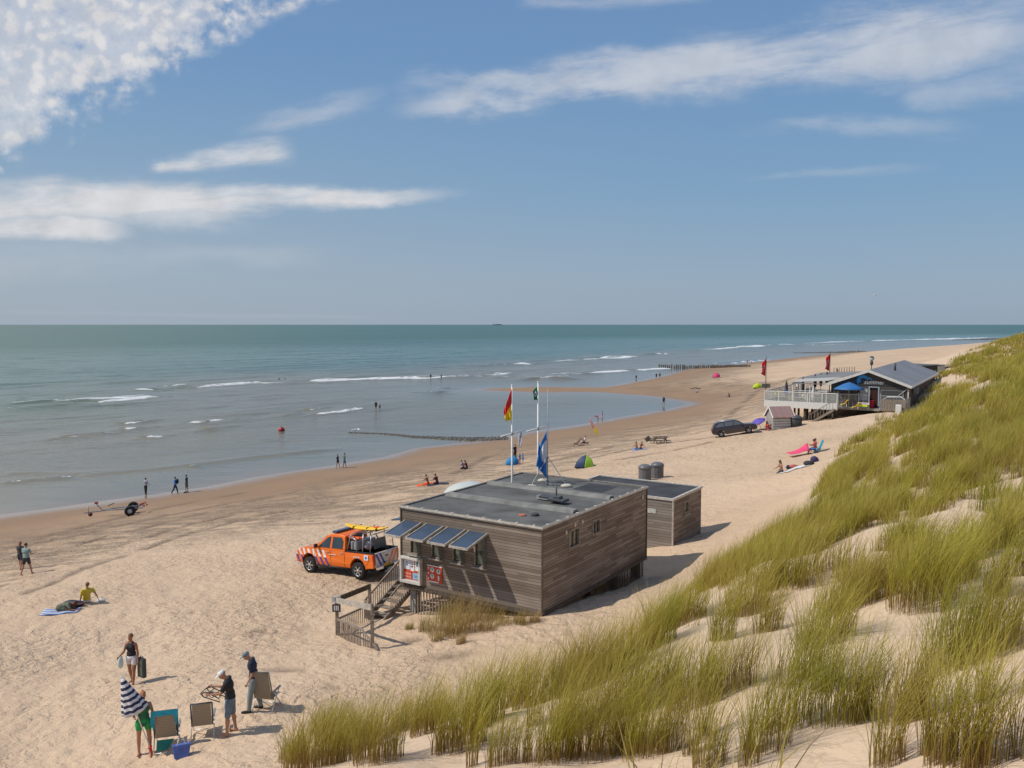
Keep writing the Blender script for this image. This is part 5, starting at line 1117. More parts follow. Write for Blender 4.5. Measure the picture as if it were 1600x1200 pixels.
g = Vector(U(440, 674, 0)); bu = empty('buoy', g, 0, 'round red buoy floating in the shallow water', 'buoy'); MB().ell((0, 0, .22), (.50, .50, .48), 0, 16, 10).build('float', [M('buoy_red', (.40, .02, .03), .4)], bu); MB().tube([(0, 0, .6), (0, 0, .85)], .06, 8).build('ring_post', [dark], bu)
def gull(loc, label, fly=False, s_=1, rz=0):
    o = empty('gull', loc, rz, label, 'gull'); mb = MB(); b = .22 if not fly else 0
    mb.ell((0, 0, b+.05), (.24*s_, .09*s_, .09*s_)).ell((.22*s_, 0, b+.16*s_), (.07*s_, .055*s_, .055*s_)).ell((.13*s_, 0, b+.10*s_), (.12*s_, .06*s_, .07*s_)); mb.add([(-.18*s_, -.05*s_, b+.05), (-.42*s_, -.05*s_, b+.05), (-.42*s_, .05*s_, b+.05), (-.18*s_, .05*s_, b+.08)], [(0, 1, 2, 3)]); mb.build('body', [M('gull_white', (.8, .8, .8), .6)], o)
    for sg in (-1, 1):
        mb = MB()
        if fly: mb.add([(.1*s_, sg*.05, .08*s_), (-.14*s_, sg*.05, .08*s_), (-.10*s_, sg*.45*s_, .26*s_), (-.22*s_, sg*.8*s_, .14*s_), (-.05*s_, sg*.78*s_, .16*s_), (.12*s_, sg*.42*s_, .26*s_)], [(0, 1, 2, 5), (5, 2, 3, 4)])
        else: mb.ell((-.05, sg*.07, b+.07), (.24, .03, .065))
        w1 = mb.build('wing', [M('gull_grey', (.4, .42, .45), .6)], o); w1.modifiers.new('s', 'SOLIDIFY').thickness = .01
        if not fly: MB().tube([(0, sg*.04, 0), (0, sg*.04, b)], .01, 5).build('leg', [M('gull_leg', (.5, .35, .05), .6)], o)
    MB().tube([(.27*s_, 0, b+.16*s_), (.36*s_, 0, b+.14*s_)], [.02, .005], 6).build('beak', [M('gull_leg', (.5, .35, .05), .6)], o)
    return o
gull((*U(554, 676, 0)[:2], .15), 'white gull standing at the tip of the stone groyne, left of two', s_=1.3, rz=.4); gull((*U(561, 675.5, 0)[:2], .15), 'white gull standing at the tip of the stone groyne, right of two', s_=1.3, rz=2.5)
gull(D(1367, 462, 70), 'gull flying low in the sky above the pavilion', True, .45, R(160))
q = U(777, 507.6, 0); sh = empty('cargo_ship', (777/F*0+(777-800)/F*16000, 16000, 0), 0, 'tiny cargo ship on the horizon straight ahead', 'ship'); MB().prism([(-90, 4), (90, 4), (100, 14), (-92, 14)], -12, 12).build('hull', [M('ship_dark', (.08, .09, .11), .6)], sh); MB().box((-70, 0, 25), (24, 20, 22)).build('superstructure', [wgrey], sh); MB().box((20, 0, 18), (110, 18, 9)).build('cargo', [M('ship_cargo', (.2, .12, .1), .6)], sh)
# ================================================================ people
DG = None
def remesh_obj(mb, name, mats, parent, vox, smooth=4):
    """tapered pieces fused into one continuous surface"""
    me = bpy.data.meshes.new(name+'_src'); me.from_pydata(mb.v, [], mb.f); me.update()
    bm = bmesh.new(); bm.from_mesh(me); bmesh.ops.recalc_face_normals(bm, faces=bm.faces); bm.to_mesh(me); bm.free()
    o = bpy.data.objects.new(name, me); COL.objects.link(o)
    r = o.modifiers.new('r', 'REMESH'); r.mode = 'VOXEL'; r.voxel_size = vox; r.use_smooth_shade = True
    s_ = o.modifiers.new('s', 'SMOOTH'); s_.iterations = smooth; s_.factor = .45
    dg = bpy.context.evaluated_depsgraph_get(); ev = o.evaluated_get(dg); m2 = bpy.data.meshes.new_from_object(ev); m2.name = name
    o.modifiers.clear(); o.data = m2; bpy.data.meshes.remove(me)
    m2.materials.clear()
    for m in (mats if isinstance(mats, (list, tuple)) else [mats]): m2.materials.append(m)
    m2.polygons.foreach_set('use_smooth', [True]*len(m2.polygons))
    if parent is not None: o.parent = parent
    return o
def skin_mat(tone):
    c = {'fair': (.50, .27, .18), 'tan': (.34, .155, .085), 'mid': (.42, .21, .13), 'deep': (.24, .10, .055)}[tone]
    return M('skin_'+tone, c, .5, var=.08, scale=12, spec=.35)
def V3(*a): return Vector(a)
def person(loc, heading, label, h=1.75, tone='mid', female=False, lean=0, bend=0, legL=(0, 0), legR=(0, 0), armL=(5, 8, 10), armR=(5, 8, 10), head=(0, 0), hair=('short', (.05, .03, .02)),
           top=None, bottom=None, pelvis_z=None, hat=None, shoes=None, vox=.022, group=None, lying=False, splay=(4, 4), ground=True, name='person', fat=1.0):
    """faces +Y. legX=(thigh forward deg, knee flex deg); armX=(forward deg, out deg, elbow flex deg)"""
    k = h/1.75; root = empty(name, loc, heading-PI/2, label, 'person', group)
    sk = skin_mat(tone); J = {}
    th, shn, ft = .43*k, .42*k, .075*k
    pel = V3(0, 0, th+shn+ft); sp = Matrix.Rotation(-R(lean), 3, 'X'); sp2 = Matrix.Rotation(-R(lean+bend), 3, 'X')
    up = sp @ V3(0, 0, 1); up2 = sp2 @ V3(0, 0, 1); fw = sp @ V3(0, 1, 0); fw2 = sp2 @ V3(0, 1, 0)
    waist = pel+up*.14*k; chest = waist+up2*.20*k; neck = chest+up2*.19*k; 
    hp = Matrix.Rotation(-R(lean+bend+head[0]), 3, 'X'); hy = Matrix.Rotation(R(head[1]), 3, 'Z'); HR = sp2 @ hy @ Matrix.Rotation(-R(head[0]), 3, 'X')
    hc = neck+HR @ V3(0, .025*k, .155*k)
    shw = (.165 if female else .19)*k; hpw = (.105 if female else .095)*k
    def leg(sd, a):
        hip = pel+V3(sd*hpw, 0, -.02*k); o_ = R(splay[0 if sd < 0 else 1])*sd
        d1 = V3(math.sin(o_), math.sin(R(a[0])), -math.cos(R(a[0]))).normalized(); kn = hip+d1*th; b = R(a[0]-a[1]); d2 = V3(math.sin(o_)*.3, math.sin(b), -math.cos(b)).normalized(); an = kn+d2*shn
        fa = R(max(-60, min(80, a[0]-a[1]))); fd = V3(sd*.15, math.cos(fa*.6), math.sin(fa)*.8 if abs(a[0]-a[1]) > 20 else 0).normalized()
        return hip, kn, an, fd
    def arm(sd, a):
        s0 = neck-up2*.055*k+(sp2 @ V3(sd*shw, 0, 0)); fa, oa, el = R(a[0]), R(a[1]), R(a[2]); base = sp2 if a[0] < 900 else Matrix.Identity(3)
        d1 = V3(sd*math.sin(oa), math.sin(fa)*math.cos(oa), -math.cos(fa)*math.cos(oa)); e = s0+d1*.285*k; d2 = V3(sd*math.sin(oa)*.4-sd*(a[3] if len(a) > 3 else 0), math.sin(fa+el), -math.cos(fa+el)).normalized(); w_ = e+d2*.25*k
        return s0, e, w_, d2
    Ls = {sd: leg(sd, legL if sd < 0 else legR) for sd in (-1, 1)}; As = {sd: arm(sd, armL if sd < 0 else armR) for sd in (-1, 1)}
    zmin = min([l[2].z-.07*k for l in Ls.values()]+[pel.z-.13*k])
    dz = -zmin if pelvis_z is None else pelvis_z-pel.z
    sh_ = V3(0, 0, dz) if ground else V3(0, 0, 0)
    def mv(q): return q+sh_
    def cap(mb, a, b, r0, r1, n=12):
        a = mv(a); b = mv(b); d = (b-a); l = d.length; d.normalize()
        pts = [a-d*r0*.85, a-d*r0*.5, a, a.lerp(b, .33), a.lerp(b, .7), b, b+d*r1*.5, b+d*r1*.85]; rr_ = [r0*.5, r0*.86, r0, r0+(r1-r0)*.28+.004*k, r0+(r1-r0)*.75, r1, r1*.86, r1*.5]
        mb.tube(pts, rr_, n)
    def oval(mb, c, rx, ry, rz_, Rm): mb.ell(mv(c), (rx, ry, rz_), 0, 14, 10, rot=Rm)
    def torso(mb, g=0, low=0, hi=1, bust=True):
        f_ = fat
        if low <= 0: oval(mb, pel+up*.0*k, (.165*k if female else .155*k)*f_+g, .115*k*f_+g, .13*k+g, sp)
        if low <= .4 and hi >= .3: oval(mb, waist, .135*k*f_+g if female else .15*k*f_+g, .10*k*f_+g, .15*k, sp2)
        if hi >= .5:
            oval(mb, chest+up2*.02*k, .155*k*f_+g if female else .175*k*f_+g, .115*k+g, .17*k, sp2)
            if hi >= 1: oval(mb, neck-up2*.07*k, shw+.01+g*.5, .075*k+g, .075*k+g, sp2)
            if female and bust:
                for sd in (-1, 1): oval(mb, chest+fw2*.085*k+(sp2 @ V3(sd*.07*k, 0, .03*k)), .062*k+g, .055*k+g, .06*k+g, sp2)
    mb = MB(); torso(mb)
    cap(mb, neck-up2*.04*k, neck+(hc-neck)*.5, .058*k, .052*k)
    oval(mb, hc+HR @ V3(0, 0, .03*k), .074*k, .094*k, .092*k, HR); oval(mb, hc+HR @ V3(0, .022*k, -.04*k), .056*k, .070*k, .07*k, HR)
    oval(mb, hc+HR @ V3(0, .100*k, -.012*k), .013*k, .022*k, .025*k, HR)
    for sd in (-1, 1): oval(mb, hc+HR @ V3(sd*.076*k, -.005*k, 0), .012*k, .02*k, .03*k, HR)
    for sd in (-1, 1):
        hip, kn, an, fd = Ls[sd]; cap(mb, hip-V3(0, 0, .01), kn, .085*k*fat, .056*k); cap(mb, kn, an, .057*k, .037*k); oval(mb, kn.lerp(an, .3)+V3(0, -.018*k, 0) if pelvis_z is None else kn.lerp(an, .3), .05*k, .052*k, .09*k, Matrix.Identity(3))
        hd_ = an-V3(0, 0, .035*k)-fd*.03*k; cap(mb, hd_, hd_+fd*.19*k, .040*k, .028*k, 10)
        s0, e, w_, d2 = As[sd]; cap(mb, s0, e, .052*k if not female else .044*k, .037*k); cap(mb, e, w_, .039*k, .025*k); oval(mb, w_+d2*.055*k, .028*k, .034*k, .05*k, d2.to_track_quat('Z', 'X').to_matrix())
    body = remesh_obj(mb, 'body', [sk, M('eye_dark', (.02, .015, .012), .3), M('lips', (.30, .09, .07), .5)], root, vox*k)
    # fingers, eyes and mouth joined into the same mesh
    fm = MB()
    if vox < .02:
        for sd in (-1, 1):
            s0, e, w_, d2 = As[sd]; q = w_+d2*.075*k; sidev = d2.cross(V3(sd, .2, 0)).normalized(); nrm = d2.cross(sidev).normalized()
            for i, (o_, ln) in enumerate(((-.026, .060), (-.009, .072), (.009, .068), (.026, .052))):
                p0 = q+sidev*o_*k; p1 = p0+(d2*.9+nrm*.25*1)*ln*.5*k; p2 = p1+(d2*.6+nrm*.8)*ln*.5*k; fm.tube([mv(p0), mv(p1), mv(p2)], [.0095*k, .009*k, .007*k], 7)
            p0 = w_+d2*.04*k-sidev*.028*k; p1 = p0+(d2*.5-sidev*.7)*.035*k; fm.tube([mv(p0), mv(p1), mv(p1+(d2*.8+nrm*.3)*.03*k)], [.012*k, .011*k, .008*k], 7)
        for sd in (-1, 1): oval(fm, hc+HR @ V3(sd*.03*k, .088*k, .008*k), .012*k, .008*k, .007*k, HR); 
        n_eye = len(fm.f)
        for i in range(n_eye-2*140 if False else 0): pass
        nf = len(fm.f)
        oval(fm, hc+HR @ V3(0, .090*k, -.052*k), .022*k, .008*k, .006*k, HR)
        me = body.data; bm = bmesh.new(); bm.from_mesh(me); vs = [bm.verts.new(v) for v in fm.v]
        eye0 = nf-2*14*10; 
        for i, f in enumerate(fm.f):
            try:
                bf = bm.faces.new([vs[j] for j in f]); bf.smooth = True; bf.material_index = 2 if i >= nf else (1 if i >= eye0 else 0)
            except ValueError: pass
        bm.to_mesh(me); bm.free()
    # hair
    if hair:
        kind, col = hair; hm = M('hair_%d_%d_%d' % tuple(int(c*100) for c in col) if False else 'hair_'+kind+'_'+('dark' if sum(col) < .2 else 'fair' if sum(col) > .7 else 'brown' if col[0] < .25 else 'ginger'), col, .6, var=.35, scale=30)
        mb = MB(); oval(mb, hc+HR @ V3(0, -.014*k, .048*k), .083*k, .098*k, .088*k, HR)
        if kind in ('long', 'pony', 'bun', 'bob'):
            oval(mb, hc+HR @ V3(0, -.045*k, 0), .082*k, .07*k, .09*k, HR)
            if kind == 'long': cap(mb, hc+HR @ V3(0, -.065*k, -.03*k), hc+HR @ V3(0, -.10*k, -.25*k), .065*k, .035*k)
            if kind == 'pony': cap(mb, hc+HR @ V3(0, -.10*k, .03*k), hc+HR @ V3(0, -.14*k, -.17*k), .03*k, .018*k)
            if kind == 'bun': oval(mb, hc+HR @ V3(0, -.07*k, .11*k), .04*k, .04*k, .04*k, HR)
            if kind == 'bob': cap(mb, hc+HR @ V3(0, -.05*k, -.02*k), hc+HR @ V3(0, -.05*k, -.10*k), .075*k, .06*k)
        remesh_obj(mb, 'hair', [hm], root, max(.016, vox*.8)*k, 2)
    if hat:
        mb = MB(); kind, col = hat; hm = M('hat_'+('pale' if sum(col) > 1.5 else 'blue'), col, .7)
        oval(mb, hc+HR @ V3(0, -.006*k, .062*k), .091*k, .107*k, .072*k, HR)
        mb.box(mv(hc+HR @ V3(0, .12*k, .058*k)), (.13*k, .12*k, .016*k), 0, HR)
        remesh_obj(mb, 'cap', [hm], root, .015, 2)
    # clothes
    if top:
        kind, m_ = top; mb = MB(); g = .017*k
        if kind in ('shirt', 'long', 'tank', 'swim', 'dress', 'vest'): torso(mb, g, 0 if kind in ('swim', 'dress') else .2, 1 if kind not in ('swim', 'tank') else .9)
        if kind in ('shirt', 'long', 'dress') :
            oval(mb, pel+up*.05*k, .16*k*fat+g, .115*k*fat+g, .09*k, sp)
            for sd in (-1, 1):
                s0, e, w_, d2 = As[sd]; cap(mb, s0, s0.lerp(e, .62), .052*k+g, .050*k+g)
                if kind == 'long': cap(mb, s0.lerp(e, .5), e, .05*k+g, .04*k+g); cap(mb, e, e.lerp(w_, .9), .042*k+g, .03*k+g)
        if kind == 'tank': oval(mb, pel+up*.06*k, .15*k+g, .11*k+g, .08*k, sp)
        if kind in ('swim', 'tank'):
            for sd in (-1, 1): cap(mb, chest+fw2*.05*k+(sp2 @ V3(sd*.08*k, 0, .05*k)), neck+(sp2 @ V3(sd*.075*k, .0, -.015*k)), .03*k+g, .022*k+g); cap(mb, chest-fw2*.05*k+(sp2 @ V3(sd*.06*k, 0, .05*k)), neck+(sp2 @ V3(sd*.07*k, -.01, -.02*k)), .025*k+g, .022*k+g)
        if kind == 'bikini': oval(mb, chest+fw2*.04*k+up2*.04*k, .150*k, .12*k, .045*k, sp2)
        if kind == 'dress':
            for sd in (-1, 1): hip, kn, an, fd = Ls[sd]; cap(mb, hip, hip.lerp(kn, .7), .11*k+g, .105*k+g)
        remesh_obj(mb, {'shirt': 'shirt', 'long': 'jacket', 'tank': 'tank_top', 'swim': 'swimsuit', 'dress': 'dress', 'vest': 'vest', 'bikini': 'bikini_top'}[kind], [m_], root, max(vox, .018)*k, 3)
    if bottom:
        kind, m_ = bottom; mb = MB(); g = .016*k; oval(mb, pel+up*.02*k, (.165 if female else .155)*k*fat+g, .115*k*fat+g, .115*k+g if kind != 'brief' else .10*k, sp)
        fr_ = {'shorts': .62, 'kneeshorts': .92, 'trousers': 1, 'brief': .12, 'mini': .35}[kind]
        for sd in (-1, 1):
            hip, kn, an, fd = Ls[sd]
            if kind == 'brief': cap(mb, hip, hip.lerp(kn, .1), .088*k, .08*k)
            else: cap(mb, hip, hip.lerp(kn, fr_), .09*k*fat+g, (.09-.028*fr_)*k+g)
            if kind == 'trousers': cap(mb, kn, kn.lerp(an, .93), .06*k+g, .045*k+g)
        remesh_obj(mb, {'shorts': 'shorts', 'kneeshorts': 'shorts', 'trousers': 'trousers', 'brief': 'swim_trunks', 'mini': 'shorts'}[kind], [m_], root, max(vox, .018)*k, 2)
    if shoes:
        for sd in (-1, 1):
            hip, kn, an, fd = Ls[sd]; mb = MB(); hd_ = an-V3(0, 0, .035*k)-fd*.03*k; cap(mb, hd_, hd_+fd*.21*k, .048*k, .038*k, 10); remesh_obj(mb, 'shoe', [shoes], root, .02, 2)
    return root
def world_dir(px0, px1): pass
Wb = M('cloth_black', (.018, .018, .022), .8); Wn = M('cloth_navy', (.02, .028, .055), .8); Wd = M('cloth_denim', (.12, .17, .22), .8, var=.25); Ww = M('cloth_white', (.62, .62, .63), .8); Wg = M('cloth_green', (.03, .17, .085), .7, var=.3); Wgy = M('cloth_sage', (.22, .31, .28), .8); Wy = M('cloth_yellow', (.60, .44, .05), .8); Wr = M('cloth_red', (.42, .04, .03), .8); Wo = M('cloth_orange', (.75, .10, .02), .8); Wbl = M('cloth_blue', (.04, .14, .42), .8); Wpk = M('cloth_pink', (.70, .06, .16), .7); Wdk = M('cloth_dark_grey', (.04, .042, .05), .8); Wkh = M('cloth_khaki', (.12, .13, .09), .8, var=.3); Wtq = M('cloth_turquoise', (.02, .30, .42), .8, var=.2); Wli = M('cloth_lilac', (.3, .28, .36), .8)
def at(px, py): g = G(px, py); z = g[2]; return Vector((g[0], g[1], z))
def wat(px, py): return Vector(U(px, py, .02))
# heading: 90 = away from the camera, -90 = towards it, 180 = left, 0 = right
H = lambda d: R(d)
# ---- the group in the foreground
p1 = person(at(207, 1070), H(-100), 'woman in a black top and white shorts walking and carrying a dark suitcase', 1.70, 'tan', True, legL=(14, 4), legR=(-10, 8), armL=(4, 16, 8), armR=(14, 12, 55), hair=('short', (.16, .09, .045)), top=('tank', Wb), bottom=('mini', Ww), vox=.019, fat=1.06)
p1b = at(227, 1058)
sc_o = empty('suitcase', (p1.location.x+.33, p1.location.y-.03, p1.location.z+.30), R(-35), 'dark grey folded case carried by the woman in white shorts', 'case')
MB().box((0, 0, .28), (.34, .13, .62)).build('case_body', [M('case_dark', (.045, .05, .045), .6)], sc_o, bevel=.03); MB().tube([(-.08, 0, .59), (-.07, 0, .65), (.07, 0, .65), (.08, 0, .59)], .012, 6).build('handle', [black], sc_o); MB().box((.0, -.07, .28), (.26, .012, .5)).build('front_pocket', [M('case_green', (.10, .12, .09), .7)], sc_o, bevel=.005)
tb_o = empty('tote_bag', (p1.location.x-.30, p1.location.y-.12, p1.location.z+.62), R(20), 'white and mint bag hanging from the arm of the woman with the case', 'bag')
mb = MB(); mb.ell((0, 0, .16), (.09, .06, .20)); mb.build('bag_body', [M('bag_mint', (.5, .62, .58), .7)], tb_o); MB().tube([(-.06, 0, .3), (-.02, 0, .48), (.06, 0, .3)], .012, 6).build('strap', [M('bag_mint', (.5, .62, .58), .7)], tb_o)
p2 = person(at(226, 1180), H(-72), 'woman in a green swimsuit with ginger hair holding the striped parasol', 1.70, 'mid', True, legL=(3, 0), legR=(-4, 2), armL=(6, 16, 8), armR=(36, 10, 66, .25), hair=('bun', (.35, .13, .05)), top=('swim', Wg), bottom=('mini', M('cloth_bright_green', (.02, .33, .08), .7)), vox=.019, head=(-14, 10), lean=0)
MB().box((0, 0, 0), (.13, .03, .035)).build('sunglasses', [black], p2, bevel=.01).location = (0, .115, 1.56)
p3 = person(at(361, 1146), H(-172), 'man in a black t-shirt, denim shorts and white cap holding a folded frame', 1.78, 'mid', False, bend=9, legL=(7, 4), legR=(-5, 3), armL=(30, 6, 62), armR=(34, 6, 58), head=(30, 0), hair=('short', (.25, .22, .2)), hat=('cap', (.72, .72, .72)), top=('shirt', Wb), bottom=('kneeshorts', Wd), vox=.019, fat=1.06)
p4 = person(at(398, 1110), H(188), 'man in a navy shirt and grey cap looking down beside the standing folding chair', 1.76, 'mid', False, lean=3, bend=6, legL=(12, 6), legR=(-8, 4), armL=(-12, 14, 42), armR=(-6, 10, 25), head=(28, 0), hair=('short', (.3, .28, .26)), hat=('cap', (.13, .18, .20)), top=('shirt', Wn), bottom=('trousers', M('cloth_grey_blue', (.20, .24, .26), .8)), shoes=black, vox=.019, fat=1.1)
# the folded frame in the man's hands
f0 = Vector((p3.location.x-.54, p3.location.y-.02, p3.location.z+1.06)); ob = empty('folded_frame', f0, R(-8), 'black folded metal trolley frame held in both hands by the man in the white cap', 'frame')
mb = MB()
for yy_ in (-.20, .20): mb.tube([(-.42, yy_, .10), (-.2, yy_, .16), (.32, yy_, -.02), (.36, yy_, -.14), (-.3, yy_, .0), (-.42, yy_, .10)], .016, 6)
for xx_ in (-.38, -.12, .14, .34): mb.tube([(xx_, -.2, .09-xx_*.12), (xx_, .2, .09-xx_*.12)], .014, 6)
for xx_ in (-.25, .0, .2): mb.tube([(xx_-.1, -.2, .12), (xx_+.1, .2, .0)], .012, 6)
mb.build('tubes', [black], ob); ob.scale = (.68, .8, .8); ob.location.x += .12; mb = MB()
for xx_ in (-.30, -.02, .24): mb.tube([(xx_+.10*math.cos(a), -.1, .03+.085*math.sin(a)) for a in [PI*2*i/14 for i in range(15)]], .013, 6)
mb.build('hoops', [dark], ob)
# ---- folding beach chairs
slat_m, nt_, p_ = newmat('chair_slats'); tc_ = N(nt_, 'ShaderNodeTexCoord'); s_ = N(nt_, 'ShaderNodeSeparateXYZ'); nt_.links.new(tc_.outputs['Object'], s_.inputs[0]); ff_ = math_(nt_, 'FRACT', math_(nt_, 'DIVIDE', s_.outputs[2], .075)); nt_.links.new(mix_(nt_, maprange(nt_, ff_, .75, .95), (.30, .25, .19), (.17, .15, .12)), p_.inputs['Base Color']); p_.inputs['Roughness'].default_value = .8
def chair(px, py, az, label, towel=False, h=.98, col=None, w_=.60):
    g = at(px, py); o = empty('folding_chair', g, R(az), label, 'folding chair', 'folding beach chairs of the foreground group')
    # faces +Y, back towards -Y
    mb = MB(); mb.add([(-w_/2+.03, -.20, .36), (w_/2-.03, -.20, .36), (w_/2-.03, -.42, h-.03), (-w_/2+.03, -.42, h-.03), (-w_/2+.03, -.222, .36), (w_/2-.03, -.222, .36), (w_/2-.03, -.442, h-.03), (-w_/2+.03, -.442, h-.03)], [(0, 1, 2, 3), (7, 6, 5, 4), (0, 4, 5, 1), (1, 5, 6, 2), (2, 6, 7, 3), (3, 7, 4, 0)]); mb.build('backrest', [slat_m], o)
    mb = MB(); mb.box((0, .03, .36), (w_-.06, .46, .025)); mb.build('seat', [slat_m], o)
    mb = MB(); fmx = col or dark
    for sg in (-1, 1): mb.tube([(sg*w_/2, -.18, .34), (sg*w_/2, -.44, h)], .020, 8)
    mb.tube([(-w_/2, -.44, h), (w_/2, -.44, h)], .020, 8); mb.build('back_frame', [fmx], o)
    for sg in (-1, 1):
        MB().tube([(sg*w_/2, .30, 0), (sg*w_/2, -.16, .56)], .014, 8).build('leg', [alu], o); MB().tube([(sg*(w_/2+.02), -.38, 0), (sg*(w_/2+.02), .16, .56)], .014, 8).build('leg', [alu], o)
        MB().box((sg*(w_/2+.02), .02, .575), (.06, .42, .035)).build('armrest', [M('armrest_grey', (.22, .23, .24), .5)], o, bevel=.012)
    mb = MB(); mb.tube([(-w_/2, .30, .02), (w_/2, .30, .02)], .012, 6); mb.tube([(-w_/2-.02, -.38, .02), (w_/2+.02, -.38, .02)], .012, 6); mb.tube([(-w_/2, -.2, .36), (w_/2, -.2, .36)], .014, 6); mb.tube([(-w_/2, .26, .36), (w_/2, .26, .36)], .014, 6); mb.build('crossbar', [alu], o)
    if towel:
        mb = MB(); tw = w_/2+.04
        mb.add([(-tw, -.48, h+.03), (tw, -.48, h+.03), (tw+.01, -.50, h-.14), (tw-.05, -.46, h-.42), (tw-.10, -.47, h-.12), (-tw+.09, -.47, h-.12), (-tw+.07, -.42, h-.50), (-tw-.02, -.46, h-.34), (tw, -.38, h-.02), (-tw, -.38, h-.02), (tw-.02, -.2, .5), (-tw+.02, -.2, .5)], [(0, 1, 2, 4), (0, 4, 5), (2, 3, 4), (0, 5, 6, 7), (0, 1, 8, 9), (8, 9, 11, 10)])
        t = mb.build('beach_towel', [Wtq], None); t.modifiers.new('s', 'SOLIDIFY').thickness = .02; t.location = g; t.rotation_euler = (0, 0, R(az)); tag(t, 'turquoise towel draped over the back of the nearest folding chair', 'towel')
        mb = MB(); mb.add([(-.22, -.30, .33), (.20, -.30, .33), (.05, -.34, .08), (-.24, -.32, .04)], [(0, 1, 2, 3)]); mb.build('seat_sling', [M('sling_teal', (.01, .18, .16), .8)], o).modifiers.new('s', 'SOLIDIFY').thickness = .01
    return o
c1 = chair(262, 1166, 16, 'slatted beige folding chair under the turquoise towel, nearest to the woman with the parasol', True, 1.16, w_=.56)
c2 = chair(318, 1148, 16, 'dark framed folding chair standing between the towel draped chair and the man in black', False, 1.05, w_=.52)
c3 = chair(418, 1106, -10, 'beige folding chair standing behind the man in the navy shirt', False, 1.22, w_=.54, col=M('frame_grey_green', (.17, .18, .15), .6))
g = at(284, 1183); bg_ = empty('beach_bag', g, R(20), 'blue beach bag standing on the sand beside the towel draped chair', 'bag')
mb = MB(); mb.add([(-.17, -.09, 0), (.17, -.09, 0), (.17, .09, 0), (-.17, .09, 0), (-.22, -.05, .34), (.22, -.05, .36), (.22, .05, .36), (-.22, .05, .34)], [(3, 2, 1, 0), (0, 1, 5, 4), (1, 2, 6, 5), (2, 3, 7, 6), (3, 0, 4, 7), (4, 5, 6, 7)]); mb.build('bag_body', [M('bag_blue', (.07, .13, .42), .6, var=.2)], bg_, bevel=.02)
for y_ in (-.05, .05): MB().tube([(-.1, y_, .33), (-.07, y_, .47), (.05, y_, .48), (.1, y_, .34)], .009, 6).build('handle', [M('strap_pale', (.6, .6, .6), .6)], bg_)
# ---- striped half-closed parasol: canopy apex at upper left, pole to the lower right
pt = Vector(D(191, 1060, p2.location.y-.30)); pb_ = at(239, 1180); pb_.z = tz(pb_.x, pb_.y)+.02
us = empty('striped_parasol', pb_, 0, 'navy and white striped parasol, half folded, held by the woman in green', 'parasol'); ax_ = (pt-pb_); Lp = ax_.length; qr = ax_.to_track_quat('Z', 'Y'); us.rotation_mode = 'QUATERNION'; us.rotation_quaternion = qr
MB().tube([(0, 0, .18), (0, 0, Lp)], .016, 8).build('pole', [white], us); MB().tube([(0, 0, -.05), (0, 0, .22)], [.012, .035], 8).build('spike', [M('plastic_red', (.5, .02, .02), .4)], us)
MB().ell((0, 0, .22), (.06, .06, .03)).build('screw_handle', [M('plastic_red', (.5, .02, .02), .4)], us)
mb = MB(); nseg = 32; rows = 13; V = []; Cn = .93
for j in range(rows+1):
    t = j/rows
    for i in range(nseg):
        a = 2*PI*i/nseg; rr2 = (.03+.27*t**.85)*(1+.13*math.cos(a*8)*t); V.append((rr2*math.cos(a), rr2*math.sin(a), Lp-Cn*t+.02*math.cos(a*8)*(t > .95)))
mb.add(V, [(j*nseg+i, j*nseg+(i+1) % nseg, (j+1)*nseg+(i+1) % nseg, (j+1)*nseg+i) for j in range(rows) for i in range(nseg)], 0, True)
for j in range(rows):
    for i in range(nseg): mb.m[j*nseg+i] = j % 2
cn = mb.build('canopy', [M('canopy_white', (.66, .66, .67), .7), M('canopy_navy', (.02, .028, .07), .7)], us); cn.modifiers.new('s', 'SOLIDIFY').thickness = .008
mb = MB(); mb.tube([(0, 0, Lp-.02), (0, 0, Lp+.07)], [.02, .012], 8); mb.build('finial', [white], us)
# ---- walkers on the left
person(at(33, 890), H(82), 'woman with red hair and dark dress walking left of the man in the sage shirt', 1.66, 'mid', True, legL=(12, 6), legR=(-12, 10), hair=('bob', (.30, .12, .05)), top=('shirt', Wdk), bottom=('shorts', Wdk), vox=.026)
person(at(42, 898), H(75), 'man in a sage green shirt and dark shorts walking away near the left edge', 1.80, 'mid', False, legL=(-12, 10), legR=(16, 4), armR=(20, 10, 70), hair=('short', (.06, .04, .03)), top=('shirt', Wgy), bottom=('shorts', Wdk), vox=.026, fat=1.12)
